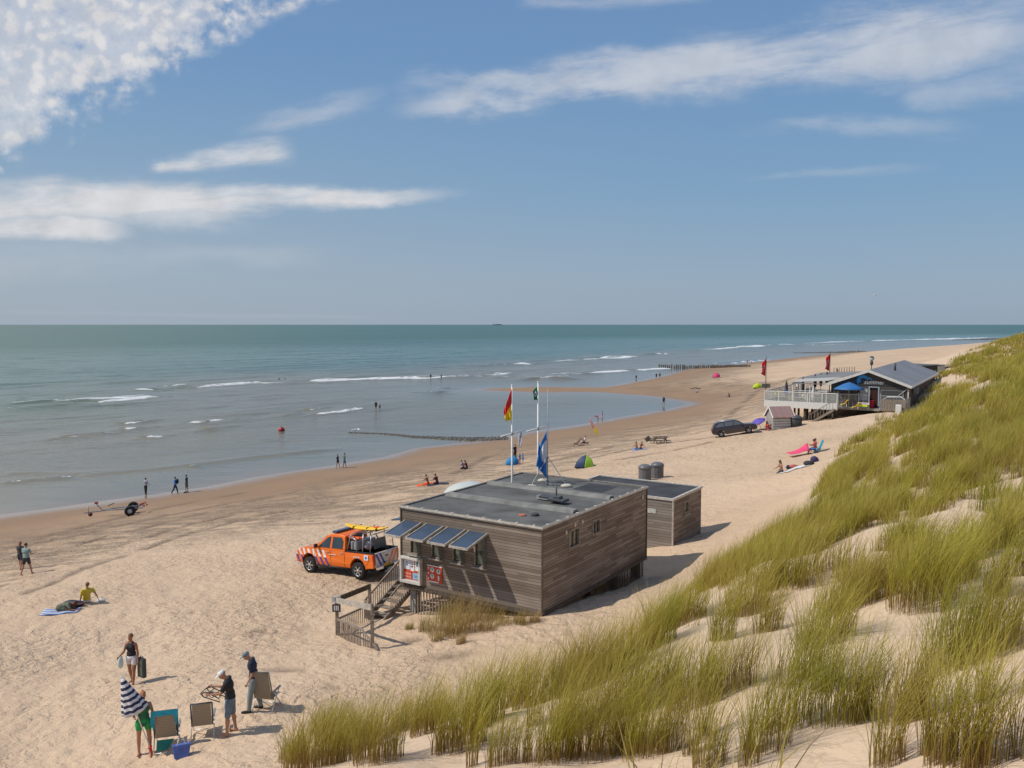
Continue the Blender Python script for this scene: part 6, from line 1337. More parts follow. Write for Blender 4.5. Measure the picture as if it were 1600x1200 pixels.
# ---- yellow shirt pair
a = at(135, 942); ys_ = person(a, H(140), 'person in a yellow t-shirt sitting on the sand and leaning back on one arm', 1.86, 'mid', False, lean=-14, legL=(72, 20), legR=(66, 10), armL=(10, 10, 5), armR=(-48, 12, 4), pelvis_z=.13, hair=('short', (.22, .17, .13)), top=('shirt', Wy), bottom=('shorts', Ww), vox=.026)
a = at(92, 955); lay = person(a, H(8), 'person in dark clothes lying curled on a blue striped towel', 1.70, 'deep', False, lean=62, bend=14, legL=(96, 40), legR=(86, 10), armL=(60, 20, 40), armR=(40, 20, 60), pelvis_z=.16, hair=('short', (.05, .03, .02)), top=('shirt', Wkh), bottom=('shorts', Wkh), vox=.026)
def towel(px, py, l_, w_, az, label, mt1, mt2, name='beach_towel', stripes=7):
    g = at(px, py); mb = MB(); n = 16; k = 8; V = []; ca, sa = math.cos(R(az)), math.sin(R(az))
    for i in range(n+1):
        for j in range(k+1):
            x = (i/n-.5)*l_; y = (j/k-.5)*w_; wx = g.x+x*ca-y*sa; wy = g.y+x*sa+y*ca; V.append((x*1.0, y, tz(wx, wy)-g.z+.035+.012*math.sin(x*9+y*5)))
    mb.add(V, [(i*(k+1)+j, (i+1)*(k+1)+j, (i+1)*(k+1)+j+1, i*(k+1)+j+1) for i in range(n) for j in range(k)], 0, True)
    mb.m = [(1 if j % 2 else 0) for i in range(n) for j in range(k)]
    o = mb.build(name, [mt1, mt2]); so = o.modifiers.new('s', 'SOLIDIFY'); so.thickness = .02; o.location = g; o.rotation_euler = (0, 0, R(az)); tag(o, label, 'towel'); return o
towel(95, 957, 1.45, .75, 12, 'blue and white striped towel under the curled up sunbather', Wbl, Ww)
g = at(113, 948); o = tag(MB().ell((0, 0, .12), (.42, .22, .18)).ell((.25, .05, .12), (.25, .2, .13)).build('rucksack', [M('bag_navy', (.02, .025, .07), .8, bump=.5)], None), 'navy bag lying between the curled sunbather and the yellow shirt', 'bag'); o.location = g
g = at(157, 940); o = tag(MB().ell((0, 0, .05), (.17, .12, .10)).ell((.08, .02, .05), (.12, .1, .07)).build('crumpled_cloth', [Ww], None), 'small crumpled white cloth on the sand beside the yellow shirt', 'cloth'); o.location = g
# ---- along the water's edge
person(at(228, 773), H(60), 'slim walker in a pale top standing in the shallow water, leftmost of three', 1.72, 'mid', False, legL=(3, 0), legR=(-4, 3), armR=(10, 25, 40), hair=('short', (.06, .04, .03)), top=('shirt', Wli), bottom=('trousers', Wb), vox=.032)
wk = person(at(274, 771), H(20), 'walker in a bright blue top with a backpack, middle of three at the waterline', 1.72, 'mid', False, legL=(20, 10), legR=(-18, 14), hair=('short', (.06, .04, .03)), top=('long', Wbl), bottom=('trousers', Wb), vox=.032)
bp = empty('backpack', wk.location+Vector((.20, .05, 1.10)), 0, 'dark blue backpack worn by the walker in the bright blue top', 'backpack'); MB().ell((0, 0, .12), (.15, .17, .27)).build('pack_body', [Wn], bp); MB().tube([(-.1, -.1, .32), (-.2, -.1, .2), (-.1, -.1, -.02)], .015, 6).build('strap', [Wb], bp)
person(at(292, 769), H(185), 'walker in dark shirt and shorts, rightmost of three at the waterline', 1.80, 'mid', False, legL=(5, 2), legR=(-3, 2), hair=('short', (.05, .03, .02)), top=('shirt', Wdk), bottom=('kneeshorts', Wkh), shoes=black, vox=.032)
person(at(528, 731.5), H(170), 'woman in a dark bikini walking at the waterline beside the man with green shirt', 1.68, 'tan', True, legL=(12, 6), legR=(-10, 8), armL=(10, 15, 60), hair=('short', (.05, .03, .02)), top=('shirt', Wb), bottom=('mini', Wb), vox=.034)
person(at(538.5, 731), H(15), 'man with a green shirt over his shoulder and blue shorts at the waterline', 1.80, 'tan', False, legL=(-10, 6), legR=(13, 4), hair=('short', (.15, .1, .07)), top=('vest', Wg), bottom=('shorts', M('cloth_petrol', (.03, .12, .18), .8)), vox=.034)
# ---- wading, bodies reaching down into the water
def wader(px, py, h, label, dx=0, tone='deep', topm=Wb, dep=.1, hd=-90, fem=False, bot=Wb, **k):
    q = wat(px, py); q.z -= dep; return person(q, H(hd), label, h, tone, fem, legL=(8, 4), legR=(-8, 5), hair=('short', (.05, .03, .02)), top=('shirt', topm) if topm else None, bottom=('shorts', bot), vox=.036, **k)
wader(587.5, 640, 1.80, 'dark figure wading in the shallows, taller of the pair above the groyne', dep=.1); wader(593.5, 640, 1.25, 'child wading in the shallows, smaller of the pair above the groyne', dep=.1, topm=None)
wader(673, 592, 1.75, 'distant figure standing at the surf line, left of two', dep=.15); wader(689.5, 592, 1.65, 'distant figure standing at the surf line, right of two', dep=.15, topm=Wkh)
wader(436, 594, 1.75, 'swimmer standing waist deep far out in the sea, left of two', dep=.9, topm=None); wader(445, 593, 1.75, 'swimmer with only head and shoulders above the sea, right of two', dep=1.15, topm=None)
wader(1025.5, 592, 1.8, 'figure in dark clothes at the far waterline beside the piles, left of two', dep=.0); wader(1031, 591, 1.75, 'figure in dark clothes at the far waterline beside the piles, right of two', dep=.0, topm=Wdk)
wader(994, 592, 1.7, 'lone thin figure wading far off left of the pile groyne', dep=.4, topm=Wdk)
wader(1037, 632.5, 1.85, 'dark figure standing at the tip of the lagoon', dep=.05, topm=Wdk)
person(wat(934.5, 659), H(200), 'person in a pink top bending over in the lagoon shallows', 1.6, 'mid', True, lean=55, bend=15, legL=(4, 0), legR=(0, 0), armL=(60, 5, 5), armR=(50, 5, 5), hair=('short', (.1, .06, .04)), top=('shirt', Wpk), bottom=('mini', Ww), vox=.036)
person(wat(941, 657.5), H(170), 'person in a pink and white top standing upright in the lagoon shallows', 1.72, 'mid', False, legL=(6, 2), legR=(-4, 2), hair=('short', (.06, .04, .03)), top=('shirt', M('cloth_rose', (.5, .18, .2), .8)), bottom=('shorts', Ww), vox=.036)
for i, (px, py, lb, tm) in enumerate([(1167.5, 569, 'distant walker in dark clothes at the far surf, left of three', Wb), (1170.5, 569, 'distant walker in dark clothes at the far surf, middle of three', Wdk), (1174, 568.5, 'distant walker in pale clothes at the far surf, right of three', Ww)]):
    person(at(px, py), H(-60+50*i), lb, 1.78, 'mid', False, legL=(8, 4), legR=(-8, 5), hair=('short', (.05, .03, .02)), top=('shirt', tm), bottom=('shorts', Wb), vox=.04)
person(at(1341, 551.5), H(0), 'tiny far walker by the shore just above the beach pavilion roof', 1.78, 'mid', False, legL=(8, 4), legR=(-8, 5), top=('shirt', Wb), bottom=('shorts', Wb), vox=.045)
# ---- sitters
def sitter(px, py, hd, label, tone='tan', topm=None, botm=Wb, fem=False, lean=8, hair=('short', (.05, .03, .02)), legs=(68, 100), arms=(40, 6, 30), h=1.72, kind='shirt', vox=.03, dz=0):
    q = at(px, py); q.z += dz
    return person(q, H(hd), label, h, tone, fem, lean=lean, bend=8, legL=legs, legR=(legs[0]-4, legs[1]+6), armL=arms, armR=arms, pelvis_z=.13, hair=hair, top=(kind, topm) if topm else None, bottom=('shorts', botm), vox=vox)
sitter(668.5, 757, 150, 'bare chested sunbather sitting on an orange towel, left of two', 'tan', None, Wo, legs=(75, 30)); towel(666, 757, 1.7, 1.0, 15, 'bright orange towel under the left one of two seated sunbathers', Wo, Wo)
sitter(683, 756, 150, 'sunbather in a dark red top sitting on a dark towel, right of two', 'deep', M('cloth_maroon', (.12, .02, .03), .8), Wb, legs=(75, 30)); towel(684, 756, 1.9, 1.0, 10, 'dark towel under the right one of two seated sunbathers', Wn, Wdk)
sitter(724, 732, 170, 'small seated figure in lilac, left of two in front of the waterline', 'mid', Wli, vox=.034, fem=True); sitter(729.5, 732, 190, 'small seated figure in maroon, right of two in front of the waterline', 'deep', M('cloth_maroon', (.12, .02, .03), .8), vox=.034)
person(at(804.5, 719), H(-40), 'adult in black standing behind the blue beach shelter', 1.78, 'mid', False, legL=(4, 2), legR=(-4, 2), hair=('short', (.04, .03, .02)), top=('shirt', Wb), bottom=('trousers', Wb), vox=.032)
person(at(812, 726), H(-30), 'small child standing beside the blue beach shelter, nearer the pole', 1.2, 'mid', False, legL=(4, 2), legR=(-4, 2), top=('shirt', Wtq), bottom=('shorts', M('cloth_salmon', (.5, .2, .15), .8)), vox=.03); person(at(817, 724), H(200), 'small child in a blue robe standing right of the blue beach shelter', 1.1, 'mid', False, legL=(4, 2), legR=(-4, 2), top=('dress', Wbl), vox=.03)
# deck chair pair
def sling(px, py, az, label, fr_=woodd, cl=Wdk):
    o = empty('deck_chair', at(px, py), R(az), label, 'deck chair', 'two wooden deck chairs near the lagoon')
    mb = MB()
    for sg in (-.3, .3): mb.bar((sg, .5, 0), (sg, -.45, .95), .04); mb.bar((sg, -.45, 0), (sg, .45, .38), .04)
    mb.build('frame', [M('deckchair_red_wood', (.22, .07, .03), .6)], o)
    mb = MB(); pts = [(-.45, .93), (-.25, .55), (0, .30), (.25, .27), (.45, .38)]; V = [(x, y, z) for y, z in pts for x in (-.28, .28)]; mb.add(V, [(2*i, 2*i+1, 2*i+3, 2*i+2) for i in range(4)], 0, True); mb.build('sling', [cl], o).modifiers.new('s', 'SOLIDIFY').thickness = .015; return o
sling(902, 697, 90, 'empty dark deck chair facing the person in white, left of two'); dc = sling(914, 696, -90, 'dark deck chair with a person in white sitting in it, right of two')
q = at(913, 696); person(q+Vector((.0, 0, 0)), H(180), 'person in a white top sitting in the right one of two deck chairs', 1.75, 'mid', False, lean=-12, legL=(76, 62), legR=(70, 50), armL=(30, 6, 70), armR=(30, 6, 70), pelvis_z=.42, hair=('short', (.04, .03, .02)), top=('shirt', Ww), bottom=('shorts', Wdk), vox=.032)
towel(998, 703, 1.5, 1.1, 0, 'pale blue towel under the pair sitting in the middle of the beach', M('cloth_pale_blue', (.25, .32, .5), .8), M('cloth_pale_blue', (.25, .32, .5), .8)); sitter(995, 702.5, -120, 'seated sunbather on the pale blue towel, left of two', 'tan', None, Wbl, True, vox=.034, kind='bikini'); sitter(1001, 702.5, -60, 'seated sunbather on the pale blue towel, right of two', 'tan', None, Wdk, vox=.034)
# folded wooden loungers
o = empty('picnic_bench', at(1032, 693), R(12), 'dark timber bench with crossed legs standing alone on the sand', 'bench')
mb = MB(); mb.box((0, 0, .74), (1.6, .7, .05)); mb.build('table_top', [woodd], o)
for sx in (-.6, .6): mb = MB(); mb.bar((sx, -.6, 0), (sx, .35, .72), .07, .07); mb.bar((sx, .6, 0), (sx, -.35, .72), .07, .07); mb.bar((sx, -.75, .40), (sx, .75, .40), .05, .08); mb.build('leg', [woodd], o)
for sy in (-.75, .75): MB().box((0, sy, .45), (1.7, .28, .05)).build('bench_seat', [woodd], o)
o = empty('low_lounger', at(1024, 692), R(-10), 'low dark lounger beside the crossed leg bench', 'lounger'); mb = MB(); mb.box((0, 0, .25), (1.5, .6, .06)); mb.bar((-.7, 0, .25), (-1.0, 0, .62), .06, .6); mb.build('frame', [woodd], o)
for sx in (-.5, .6): MB().box((sx, 0, .11), (.06, .6, .22)).build('leg', [woodd], o)
# the pair with the pink cloth and turquoise chair
q = at(1262, 709); fc = empty('folding_chair', q+Vector((.75, .1, 0)), R(80), 'turquoise high backed beach chair beside the pink cloth', 'folding chair')
mb = MB(); mb.add([(-.32, -.22, .30), (.32, -.22, .30), (.30, -.52, 1.12), (-.30, -.52, 1.12)], [(0, 1, 2, 3)]); mb.build('backrest', [Wtq], fc).modifiers.new('s', 'SOLIDIFY').thickness = .05; MB().box((0, .02, .32), (.6, .5, .04)).build('seat', [Wtq], fc)
for sx in (-.3, .3): MB().tube([(sx, .26, 0), (sx, -.2, .55)], .02, 6).build('leg', [alu], fc); MB().tube([(sx, -.4, 0), (sx, .2, .5)], .02, 6).build('leg', [alu], fc)
person(q+Vector((.50, -.1, 0)), H(160), 'person with a red top reading in the turquoise beach chair', 1.72, 'deep', False, lean=-2, legL=(80, 70), legR=(76, 60), armL=(40, 6, 60), armR=(40, 6, 60), head=(20, 0), pelvis_z=.46, hair=('short', (.04, .02, .02)), top=('shirt', M('cloth_coral', (.5, .12, .10), .8)), bottom=('kneeshorts', Wbl), vox=.03)
person(q+Vector((.95, .9, 0)), H(185), 'person in coral sitting just behind the reader in the turquoise chair', 1.6, 'deep', True, lean=0, legL=(80, 70), legR=(76, 60), pelvis_z=.42, hair=('short', (.04, .02, .02)), top=('shirt', M('cloth_coral', (.5, .12, .10), .8)), bottom=('shorts', Wbl), vox=.03)
o = empty('camp_stool', q+Vector((.95, .9, 0)), R(90), 'low blue stool under the second person beside the turquoise chair', 'stool'); MB().box((0, 0, .33), (.45, .4, .04)).build('seat', [Wtq], o)
for sx in (-.18, .18): MB().bar((sx, -.16, 0), (sx, .16, .32), .025).build('leg', [alu], o); MB().bar((sx, .16, 0), (sx, -.16, .32), .025).build('leg', [alu], o)
mb = MB(); n = 12; V = []
for i in range(n+1):
    for j in range(n+1):
        s_ = i/n; t_ = j/n; V.append((-1.55+1.55*s_, (t_-.5)*1.1, .04+(.85*s_**1.3)*(1-abs(t_-.5)*1.2)+.05*math.sin(s_*11+t_*9)*s_))
mb.add(V, [(i*(n+1)+j, (i+1)*(n+1)+j, (i+1)*(n+1)+j+1, i*(n+1)+j+1) for i in range(n) for j in range(n)], 0, True); o = mb.build('beach_shelter', [Wpk]); o.modifiers.new('s', 'SOLIDIFY').thickness = .02; o.location = q+Vector((-.05, 0, 0)); tag(o, 'bright pink cloth shelter lying in front of the turquoise chair', 'shelter')
mb = MB(); mb.ell((0, 0, .15), (.25, .2, .17)); o = tag(mb.build('cool_bag', [Wn], None), 'small dark blue bag under the turquoise beach chair', 'bag'); o.location = q+Vector((.55, -.45, 0))
# girl sitting near the dune with her towel and bags
sitter(1221, 739, 195, 'long haired young woman in dark shorts sitting on the sand near the dune', 'tan', Wb, Wdk, True, 4, ('long', (.14, .07, .03)), (58, 88), (30, 8, 40), 1.72, 'bikini')
towel(1240, 734, 2.0, 1.0, 25, 'white towel on the sand beside the long haired young woman', Ww, Ww)
for px, py, rr_, mtl, nm, lb in [(1232, 733, (.18, .14, .16), Wn, 'bag', 'small dark bag on the white towel beside the long haired young woman'), (1240, 731, (.30, .16, .13), M('cloth_coral', (.5, .12, .10), .8), 'rolled_towel', 'coral rolled towel lying on the white towel'), (1263, 727, (.35, .22, .18), Wdk, 'bag', 'black and grey bag lying above the white towel, left of the purple bag'), (1272, 722, (.30, .22, .26), M('cloth_purple_navy', (.05, .04, .12), .8), 'bag', 'round dark purple bag lying nearest to the dune grass')]:
    g = at(px, py); o = tag(MB().ell((0, 0, rr_[2]*.8), rr_).ell((rr_[0]*.5, .03, rr_[2]*.7), (rr_[0]*.7, rr_[1]*.8, rr_[2]*.7)).build(nm, [mtl], None), lb, 'bag' if nm == 'bag' else 'towel'); o.location = g
# near the beach hut: purple parasol, red figure
def parasol_open(loc, r, h, m1, label, tilt=(0, 0), name='parasol', ns=8, m2=None, sag=.35, ph=None):
    o = empty(name, loc, 0, label, 'parasol'); o.rotation_euler = (R(tilt[0]), R(tilt[1]), 0); MB().tube([(0, 0, -.1), (0, 0, h)], .03, 8).build('pole', [white], o); mb = MB(); V = [(0, 0, h)]
    rg = 5
    for j in range(1, rg+1):
        t = j/rg
        for i in range(ns*4): a = 2*PI*i/(ns*4); s_ = 1-.035*(1-math.cos(a*ns))*t; V.append((r*t*s_*math.cos(a), r*t*s_*math.sin(a), h-sag*t**1.3))
    n = ns*4; fs = [(0, 1+i, 1+(i+1) % n) for i in range(n)]+[(1+(j-1)*n+i, 1+j*n+i, 1+j*n+(i+1) % n, 1+(j-1)*n+(i+1) % n) for j in range(1, rg) for i in range(n)]
    mb.add(V, fs, 0, True); mb.build('canopy', [m1], o).modifiers.new('s', 'SOLIDIFY').thickness = .015
    for i in range(ns): a = 2*PI*i/ns; MB().tube([(0, 0, h-sag*.9), (r*.6*math.cos(a), r*.6*math.sin(a), h-sag*.58)], .01, 5).build('rib', [galv], o)
    return o
q = at(1190, 671); parasol_open(q, .85, 1.35, M('parasol_purple', (.12, .08, .38), .7), 'purple parasol tilted over beside the small striped beach hut', (8, -28), sag=.4)
sitter(1201, 672, 180, 'seated figure in a bright red top next to the beach hut', 'deep', M('cloth_bright_red', (.65, .05, .02), .7), Wr, vox=.034); sitter(1207, 671, 160, 'seated figure in grey next to the beach hut', 'mid', Wdk, Wdk, vox=.034)
q = at(1119, 590); parasol_open(q+Vector((0, 0, 0)), 1.0, 1.4, M('parasol_pink', (.55, .05, .14), .7), 'pink parasol tilted low on the far sand above the dark car', (50, -10), sag=.5); sitter(1115, 590, 180, 'seated figure left of the tilted pink parasol', 'tan', Wr, Wb, vox=.04)
sitter(1140, 620, 160, 'small dark figure sitting alone on the sand between the car and the sea', 'deep', Wb, Wb, vox=.036, legs=(80, 20)); sitter(1089, 613, 180, 'tiny seated figure beside driftwood on the mid beach', 'mid', Ww, Wdk, vox=.04)
o = tag(MB().tube([(-1.3, 0, .2), (0, .2, .45), (1.4, 0, .3)], [.08, .12, .07], 7).build('driftwood', [woodd], None), 'dark driftwood log lying on the mid beach near the spit', 'driftwood'); o.location = at(1086, 609)
# ================================================================ beach pavilion
PR = Vector((42.0, 88.7, 0)); UP = Vector((-.85, .527, 0)).normalized(); VP = Vector((.527, .85, 0)).normalized(); PF = 8.0; WP, LP = 7.75, 29.0; PE, PRG = 10.5, 11.95
MP = Matrix((UP, VP, Vector((0, 0, 1)))).transposed()
def fp(u_, v_, z): q = PR+UP*u_+VP*v_; return Vector((q.x, q.y, z))
class PB(MB):
    org = (0, 0, 0)
    def build(s, name, mats, parent=None, **k):
        s.v = [tuple(MP @ Vector(q)) for q in s.v]; return MB.build(s, name, mats, parent, **k)
pav = empty('beach_pavilion', (PR.x, PR.y, PF), 0, 'dark grey gabled beach pavilion with grey roof and white verge boards', 'pavilion')
hE, hR = PE-PF, PRG-PF
DR = (2.9, 3.75)
mb = PB()
# gable wall with a door opening
mb.box((DR[0]/2, .08, hE/2), (DR[0], .16, hE)); mb.box(((DR[1]+WP)/2, .08, hE/2), (WP-DR[1], .16, hE)); mb.box((sum(DR)/2, .08, (2.15+hE)/2), (DR[1]-DR[0], .16, hE-2.15))
mb.add([(0, 0, hE), (WP, 0, hE), (WP/2, 0, hR-.02), (0, .16, hE), (WP, .16, hE), (WP/2, .16, hR-.02)], [(0, 1, 2), (5, 4, 3), (0, 2, 5, 3), (1, 4, 5, 2)])
gw = mb.build('gable_wall', [DARKB], pav)
mb = PB(); mb.box((.08, LP/2+.08, hE/2), (.16, LP-.16, hE)); mb.box((WP-.08, LP/2+.08, hE/2), (.16, LP-.16, hE)); mb.box((WP/2, LP-.08, hE/2), (WP-.33, .16, hE)); mb.add([(0.17, LP, hE), (WP-.17, LP, hE), (WP/2, LP, hR-.05), (.17, LP-.16, hE), (WP-.17, LP-.16, hE), (WP/2, LP-.16, hR-.05)], [(2, 1, 0), (3, 4, 5), (0, 3, 5, 2), (1, 2, 5, 4)]); mb.build('wall', [M('pavilion_side', (.12, .075, .06), .8, var=.2)], pav)
mb = PB(); oh = .45
for a, b in ((-.45, WP/2), (WP+.45, WP/2)):
    sl = (hR-hE)/(WP/2); z0 = hE-.45*sl
    mb.add([(a, -oh, z0+.04), (b, -oh, hR+.04), (b, LP+oh, hR+.04), (a, LP+oh, z0+.04), (a, -oh, z0+.16), (b, -oh, hR+.16), (b, LP+oh, hR+.16), (a, LP+oh, z0+.16)], [(0, 1, 2, 3), (7, 6, 5, 4), (0, 4, 5, 1), (1, 5, 6, 2), (2, 6, 7, 3), (3, 7, 4, 0)])
rf = mb.build('roof', [M('roof_grey', (.21, .21, .215), .6, var=.15, scale=.4)], pav)
mb = PB()
for a in (-.45, WP+.45):
    for yv in (-oh-.03, ): mb.bar((a, yv, z0+.04), (WP/2, yv, hR+.05), .05, .28)
    mb.box((a*1.0+(-.03 if a < 0 else .03), LP/2, z0+.06), (.05, LP+2*oh, .22))
mb.build('verge_board', [M('verge_white', (.58, .57, .53), .6)], rf)
MB().tube([tuple(MP @ Vector((WP/2-1.3, 10, hR-.4))), tuple(MP @ Vector((WP/2-1.3, 10, hR+.55)))], .13, 8).build('flue', [dark], rf)
mb = PB(); mb.box((1.0, 8.0, hE+.25), (.5, .5, .12)); mb.build('roof_light', [white], rf)
mb = PB(); mb.box((sum(DR)/2, .13, 1.07), (DR[1]-DR[0]-.05, .05, 2.1)); d_o = mb.build('door', [M('door_dark_red', (.045, .012, .01), .5)], pav)
mb = PB()
for a in (DR[0]-.06, DR[1]+.06): mb.box((a, -.03, 1.1), (.12, .08, 2.2))
mb.box((sum(DR)/2, -.03, 2.24), (DR[1]-DR[0]+.24, .08, .1)); mb.build('door_frame', [M('frame_blue_grey', (.30, .38, .42), .5)], d_o)
for (a, b, c_, d2, m_) in ((3.95, 4.75, .75, 2.0, M('pane_pale', (.45, .47, .47), .2)), (5.1, 7.4, .7, 1.9, glass), (.4, 2.6, .9, 1.9, M('shutter_grey', (.06, .058, .06), .6))):
    mb = PB(); mb.box(((a+b)/2, -.02, (c_+d2)/2), (b-a, .05, d2-c_)); w_ = mb.build('window', [m_], pav)
    mb = PB()
    for q in (a, b): mb.box((q, -.035, (c_+d2)/2), (.06, .08, d2-c_+.12))
    mb.box(((a+b)/2, -.035, d2+.03), (b-a-.06, .08, .06)); mb.build('frame', [M('frame_grey', (.22, .22, .22), .6)], w_)
mb = PB(); mb.box((WP/2, -.03, hE-.02), (WP, .05, .08)); mb.build('fascia', [M('fascia_dark', (.05, .048, .05), .6)], pav)
# emblem and lettering: a curled blue wave and pale script
mb = PB(); cxp, czp = 4.45, hE+.42
arc = [(-a) for a in range(0, 1)]
def ring_seg(mb, cx_, cz_, r0, r1, a0, a1, n, taper=0):
    V = []; 
    for i in range(n+1):
        t = i/n; a = R(a0+(a1-a0)*t); k = 1-taper*t; rm = (r0+r1)/2; hwid = (r1-r0)/2*k; V += [(cx_-math.cos(a)*(rm-hwid), -.045, cz_+math.sin(a)*(rm-hwid)), (cx_-math.cos(a)*(rm+hwid), -.045, cz_+math.sin(a)*(rm+hwid))]
    mb.add(V, [(2*i, 2*i+1, 2*i+3, 2*i+2) for i in range(n)])
ring_seg(mb, cxp, czp, .24, .66, 215, 40, 18, .35); ring_seg(mb, cxp-.62, czp+.05, .12, .34, 170, 10, 10, .6)
em = mb.build('emblem', [M('emblem_blue', (.03, .30, .62), .5)], pav, fix=False); em.modifiers.new('s', 'SOLIDIFY').thickness = .03
tx = bpy.data.curves.new('lettering', 'FONT'); tx.body = 'summer'; tx.size = .62; tx.extrude = .015; tx.shear = .2
to = bpy.data.objects.new('lettering_src', tx); COL.objects.link(to); bpy.context.view_layer.update()
me = bpy.data.meshes.new_from_object(to.evaluated_get(bpy.context.evaluated_depsgraph_get())); bpy.data.objects.remove(to)
lo = bpy.data.objects.new('lettering', me); COL.objects.link(lo); lo.parent = pav; me.materials.clear(); me.materials.append(M('lettering_pale', (.42, .44, .46), .5))
lo.matrix_local = Matrix.Translation(MP @ Vector((4.35, -.06, hE+.06))) @ Matrix.Rotation(math.atan2(-UP.y, -UP.x), 4, 'Z') @ Matrix.Rotation(PI/2, 4, 'X')
# air unit on the side wall, brace
mb = PB(); mb.box((-.35, 4.2, 1.75), (.5, .9, .65)); mb.build('air_unit', [M('unit_grey', (.33, .33, .32), .5)], pav, bevel=.03); mb = PB(); mb.box((-.615, 4.2, 1.75), (.02, .6, .45)); mb.build('air_unit_fan', [trimk], pav)
mb = PB(); mb.tube([(-.1, 2.8, 2.1), (-.5, 2.9, 2.25), (-1.0, 3.2, 2.0), (-1.1, 3.4, 1.7)], .04, 6); mb.build('pipe', [dark], pav)
mb = PB(); mb.bar((-.1, -.1, 2.3), (1.0, -.1, 1.3), .06); mb.box((-.06, -.06, hE/2-.3), (.12, .12, hE-.2)); mb.build('corner_brace', [M('verge_white', (.58, .57, .53), .6)], pav)
# terrace
ter = empty('terrace_deck', (PR.x, PR.y, PF), 0, 'raised timber terrace on piles with white glazed railing beside the pavilion', 'terrace')
EX_ = 14.6; FV = -1.5; BK = 24
mb = PB(); mb.box(((WP+EX_)/2+.02, (FV+BK)/2, -.1), (EX_-WP-.04, BK-FV, .2)); mb.box((WP/2-.2, FV/2-.02, -.1), (WP+.4, -FV-.04, .2)); mb.build('deck', [M('deck_boards', (.26, .23, .2), .8, var=.3)], ter)
mb = PB(); mb.box(((6.8+EX_)/2, FV-.04, .05), (EX_-6.8, .06, .72)); mb.build('fascia', [M('fascia_white', (.66, .65, .61), .55, var=.06)], ter); mb = PB(); mb.box((EX_+.04, (FV+BK)/2, .05), (.06, BK-FV, .72)); mb.build('fascia', [M('fascia_white', (.66, .65, .61), .55)], ter)
pcl = M('rail_glass', (.55, .58, .55), .1, alpha=.28, spec=.6)
def rail_run(a, b, n, glassy=True):
    mb = PB(); a = Vector(a); b = Vector(b); mb.bar((a.x, a.y, 1.46), (b.x, b.y, 1.46), .09, .09); mb.build('top_rail', [M('fascia_white', (.66, .65, .61), .55)], ter)
    for i in range(n+1): q = a.lerp(b, i/n); mb = PB(); mb.box((q.x, q.y, .56), (.09, .09, 1.8)); mb.build('rail_post', [M('fascia_white', (.66, .65, .61), .55)], ter)
    for i in range(n):
        q0 = a.lerp(b, i/n); q1 = a.lerp(b, (i+1)/n); c = (q0+q1)/2; mb = PB(); d = q1-q0; mb.box((c.x, c.y, .90), (abs(d.x)-.1 if abs(d.x) > .1 else .015, abs(d.y)-.1 if abs(d.y) > .1 else .015, 1.0)); mb.build('glass_panel', [pcl], ter)
rail_run((EX_, FV), (6.8, FV), 5); rail_run((EX_, FV+.1), (EX_, BK), 9)
for u_ in np.arange(WP-.5, EX_, 1.5):
    for v_ in (-1.2, 2.5, 7, 13):
        if u_ < WP+.1 and v_ > 0: continue
        q = fp(u_, v_, 0); g = tz(q.x, q.y); MB().tube([(q.x-PR.x, q.y-PR.y, g-.8-PF), (q.x-PR.x, q.y-PR.y, -.2)], .13, 8).build('pile', [woodd], ter)
# pergola posts and awning on the terrace
per = empty('pergola', (PR.x, PR.y, PF), 0, 'white framed pergola with pale canvas beside the seaward pavilion wall', 'pergola')
mb = PB()
for u_, v_ in ((WP+.6, .6), (WP+4.3, .6), (WP+.6, 7), (WP+4.3, 7), (WP+2.4, .6), (WP+4.3, 3.8)): mb.box((u_, v_, 1.15), (.09, .09, 2.3))
mb.box((WP+2.45, .6, 2.33), (3.9, .09, .09)); mb.box((WP+2.45, 7, 2.33), (3.9, .09, .09)); mb.box((WP+4.3, 3.8, 2.33), (.09, 6.4, .09)); mb.box((WP+2.4, .6, 1.5), (3.7, .06, .06)); mb.build('frame', [white], per)
mb = PB(); mb.add([(WP+.3, .3, 2.75), (WP+4.5, .3, 2.42), (WP+4.5, 7.3, 2.42), (WP+.3, 7.3, 2.75)], [(0, 1, 2, 3)]); mb.build('canvas', [M('canvas_pale', (.42, .42, .40), .8)], per, fix=False).modifiers.new('s', 'SOLIDIFY').thickness = .04
mb = PB(); mb.add([(WP+.3, 8, 2.7), (WP+5.5, 8, 2.4), (WP+5.5, 23, 2.4), (WP+.3, 23, 2.7)], [(0, 1, 2, 3)]); mb.build('canvas', [M('canvas_grey', (.20, .20, .20), .8)], per, fix=False).modifiers.new('s', 'SOLIDIFY').thickness = .04
# closed umbrellas on the terrace
def closed(px, ytop, ybot, col, label, Y):
    t = D(px, ytop, Y); b = (t[0], t[1], PF); h = t[2]-PF
    o = empty('closed_parasol', b, 0, label, 'parasol', 'closed parasols on the terrace'); MB().tube([(0, 0, 0), (0, 0, h)], .035, 6).build('pole', [galv], o)
    mb = MB(); mb.lathe([(.04, h-1.75), (.16, h-1.65), (.21, h-1.2), (.15, h-.5), (.05, h-.04), (.0, h)], (0, 0, 0), 10); mb.build('canopy', [col], o); MB().lathe([(0, 0), (.3, 0), (.3, .08), (0, .08)], (0, 0, 0), 12).build('base', [dark], o)
    return o
cg = M('parasol_charcoal', (.05, .052, .055), .8); cwh = M('parasol_white', (.62, .60, .56), .8)
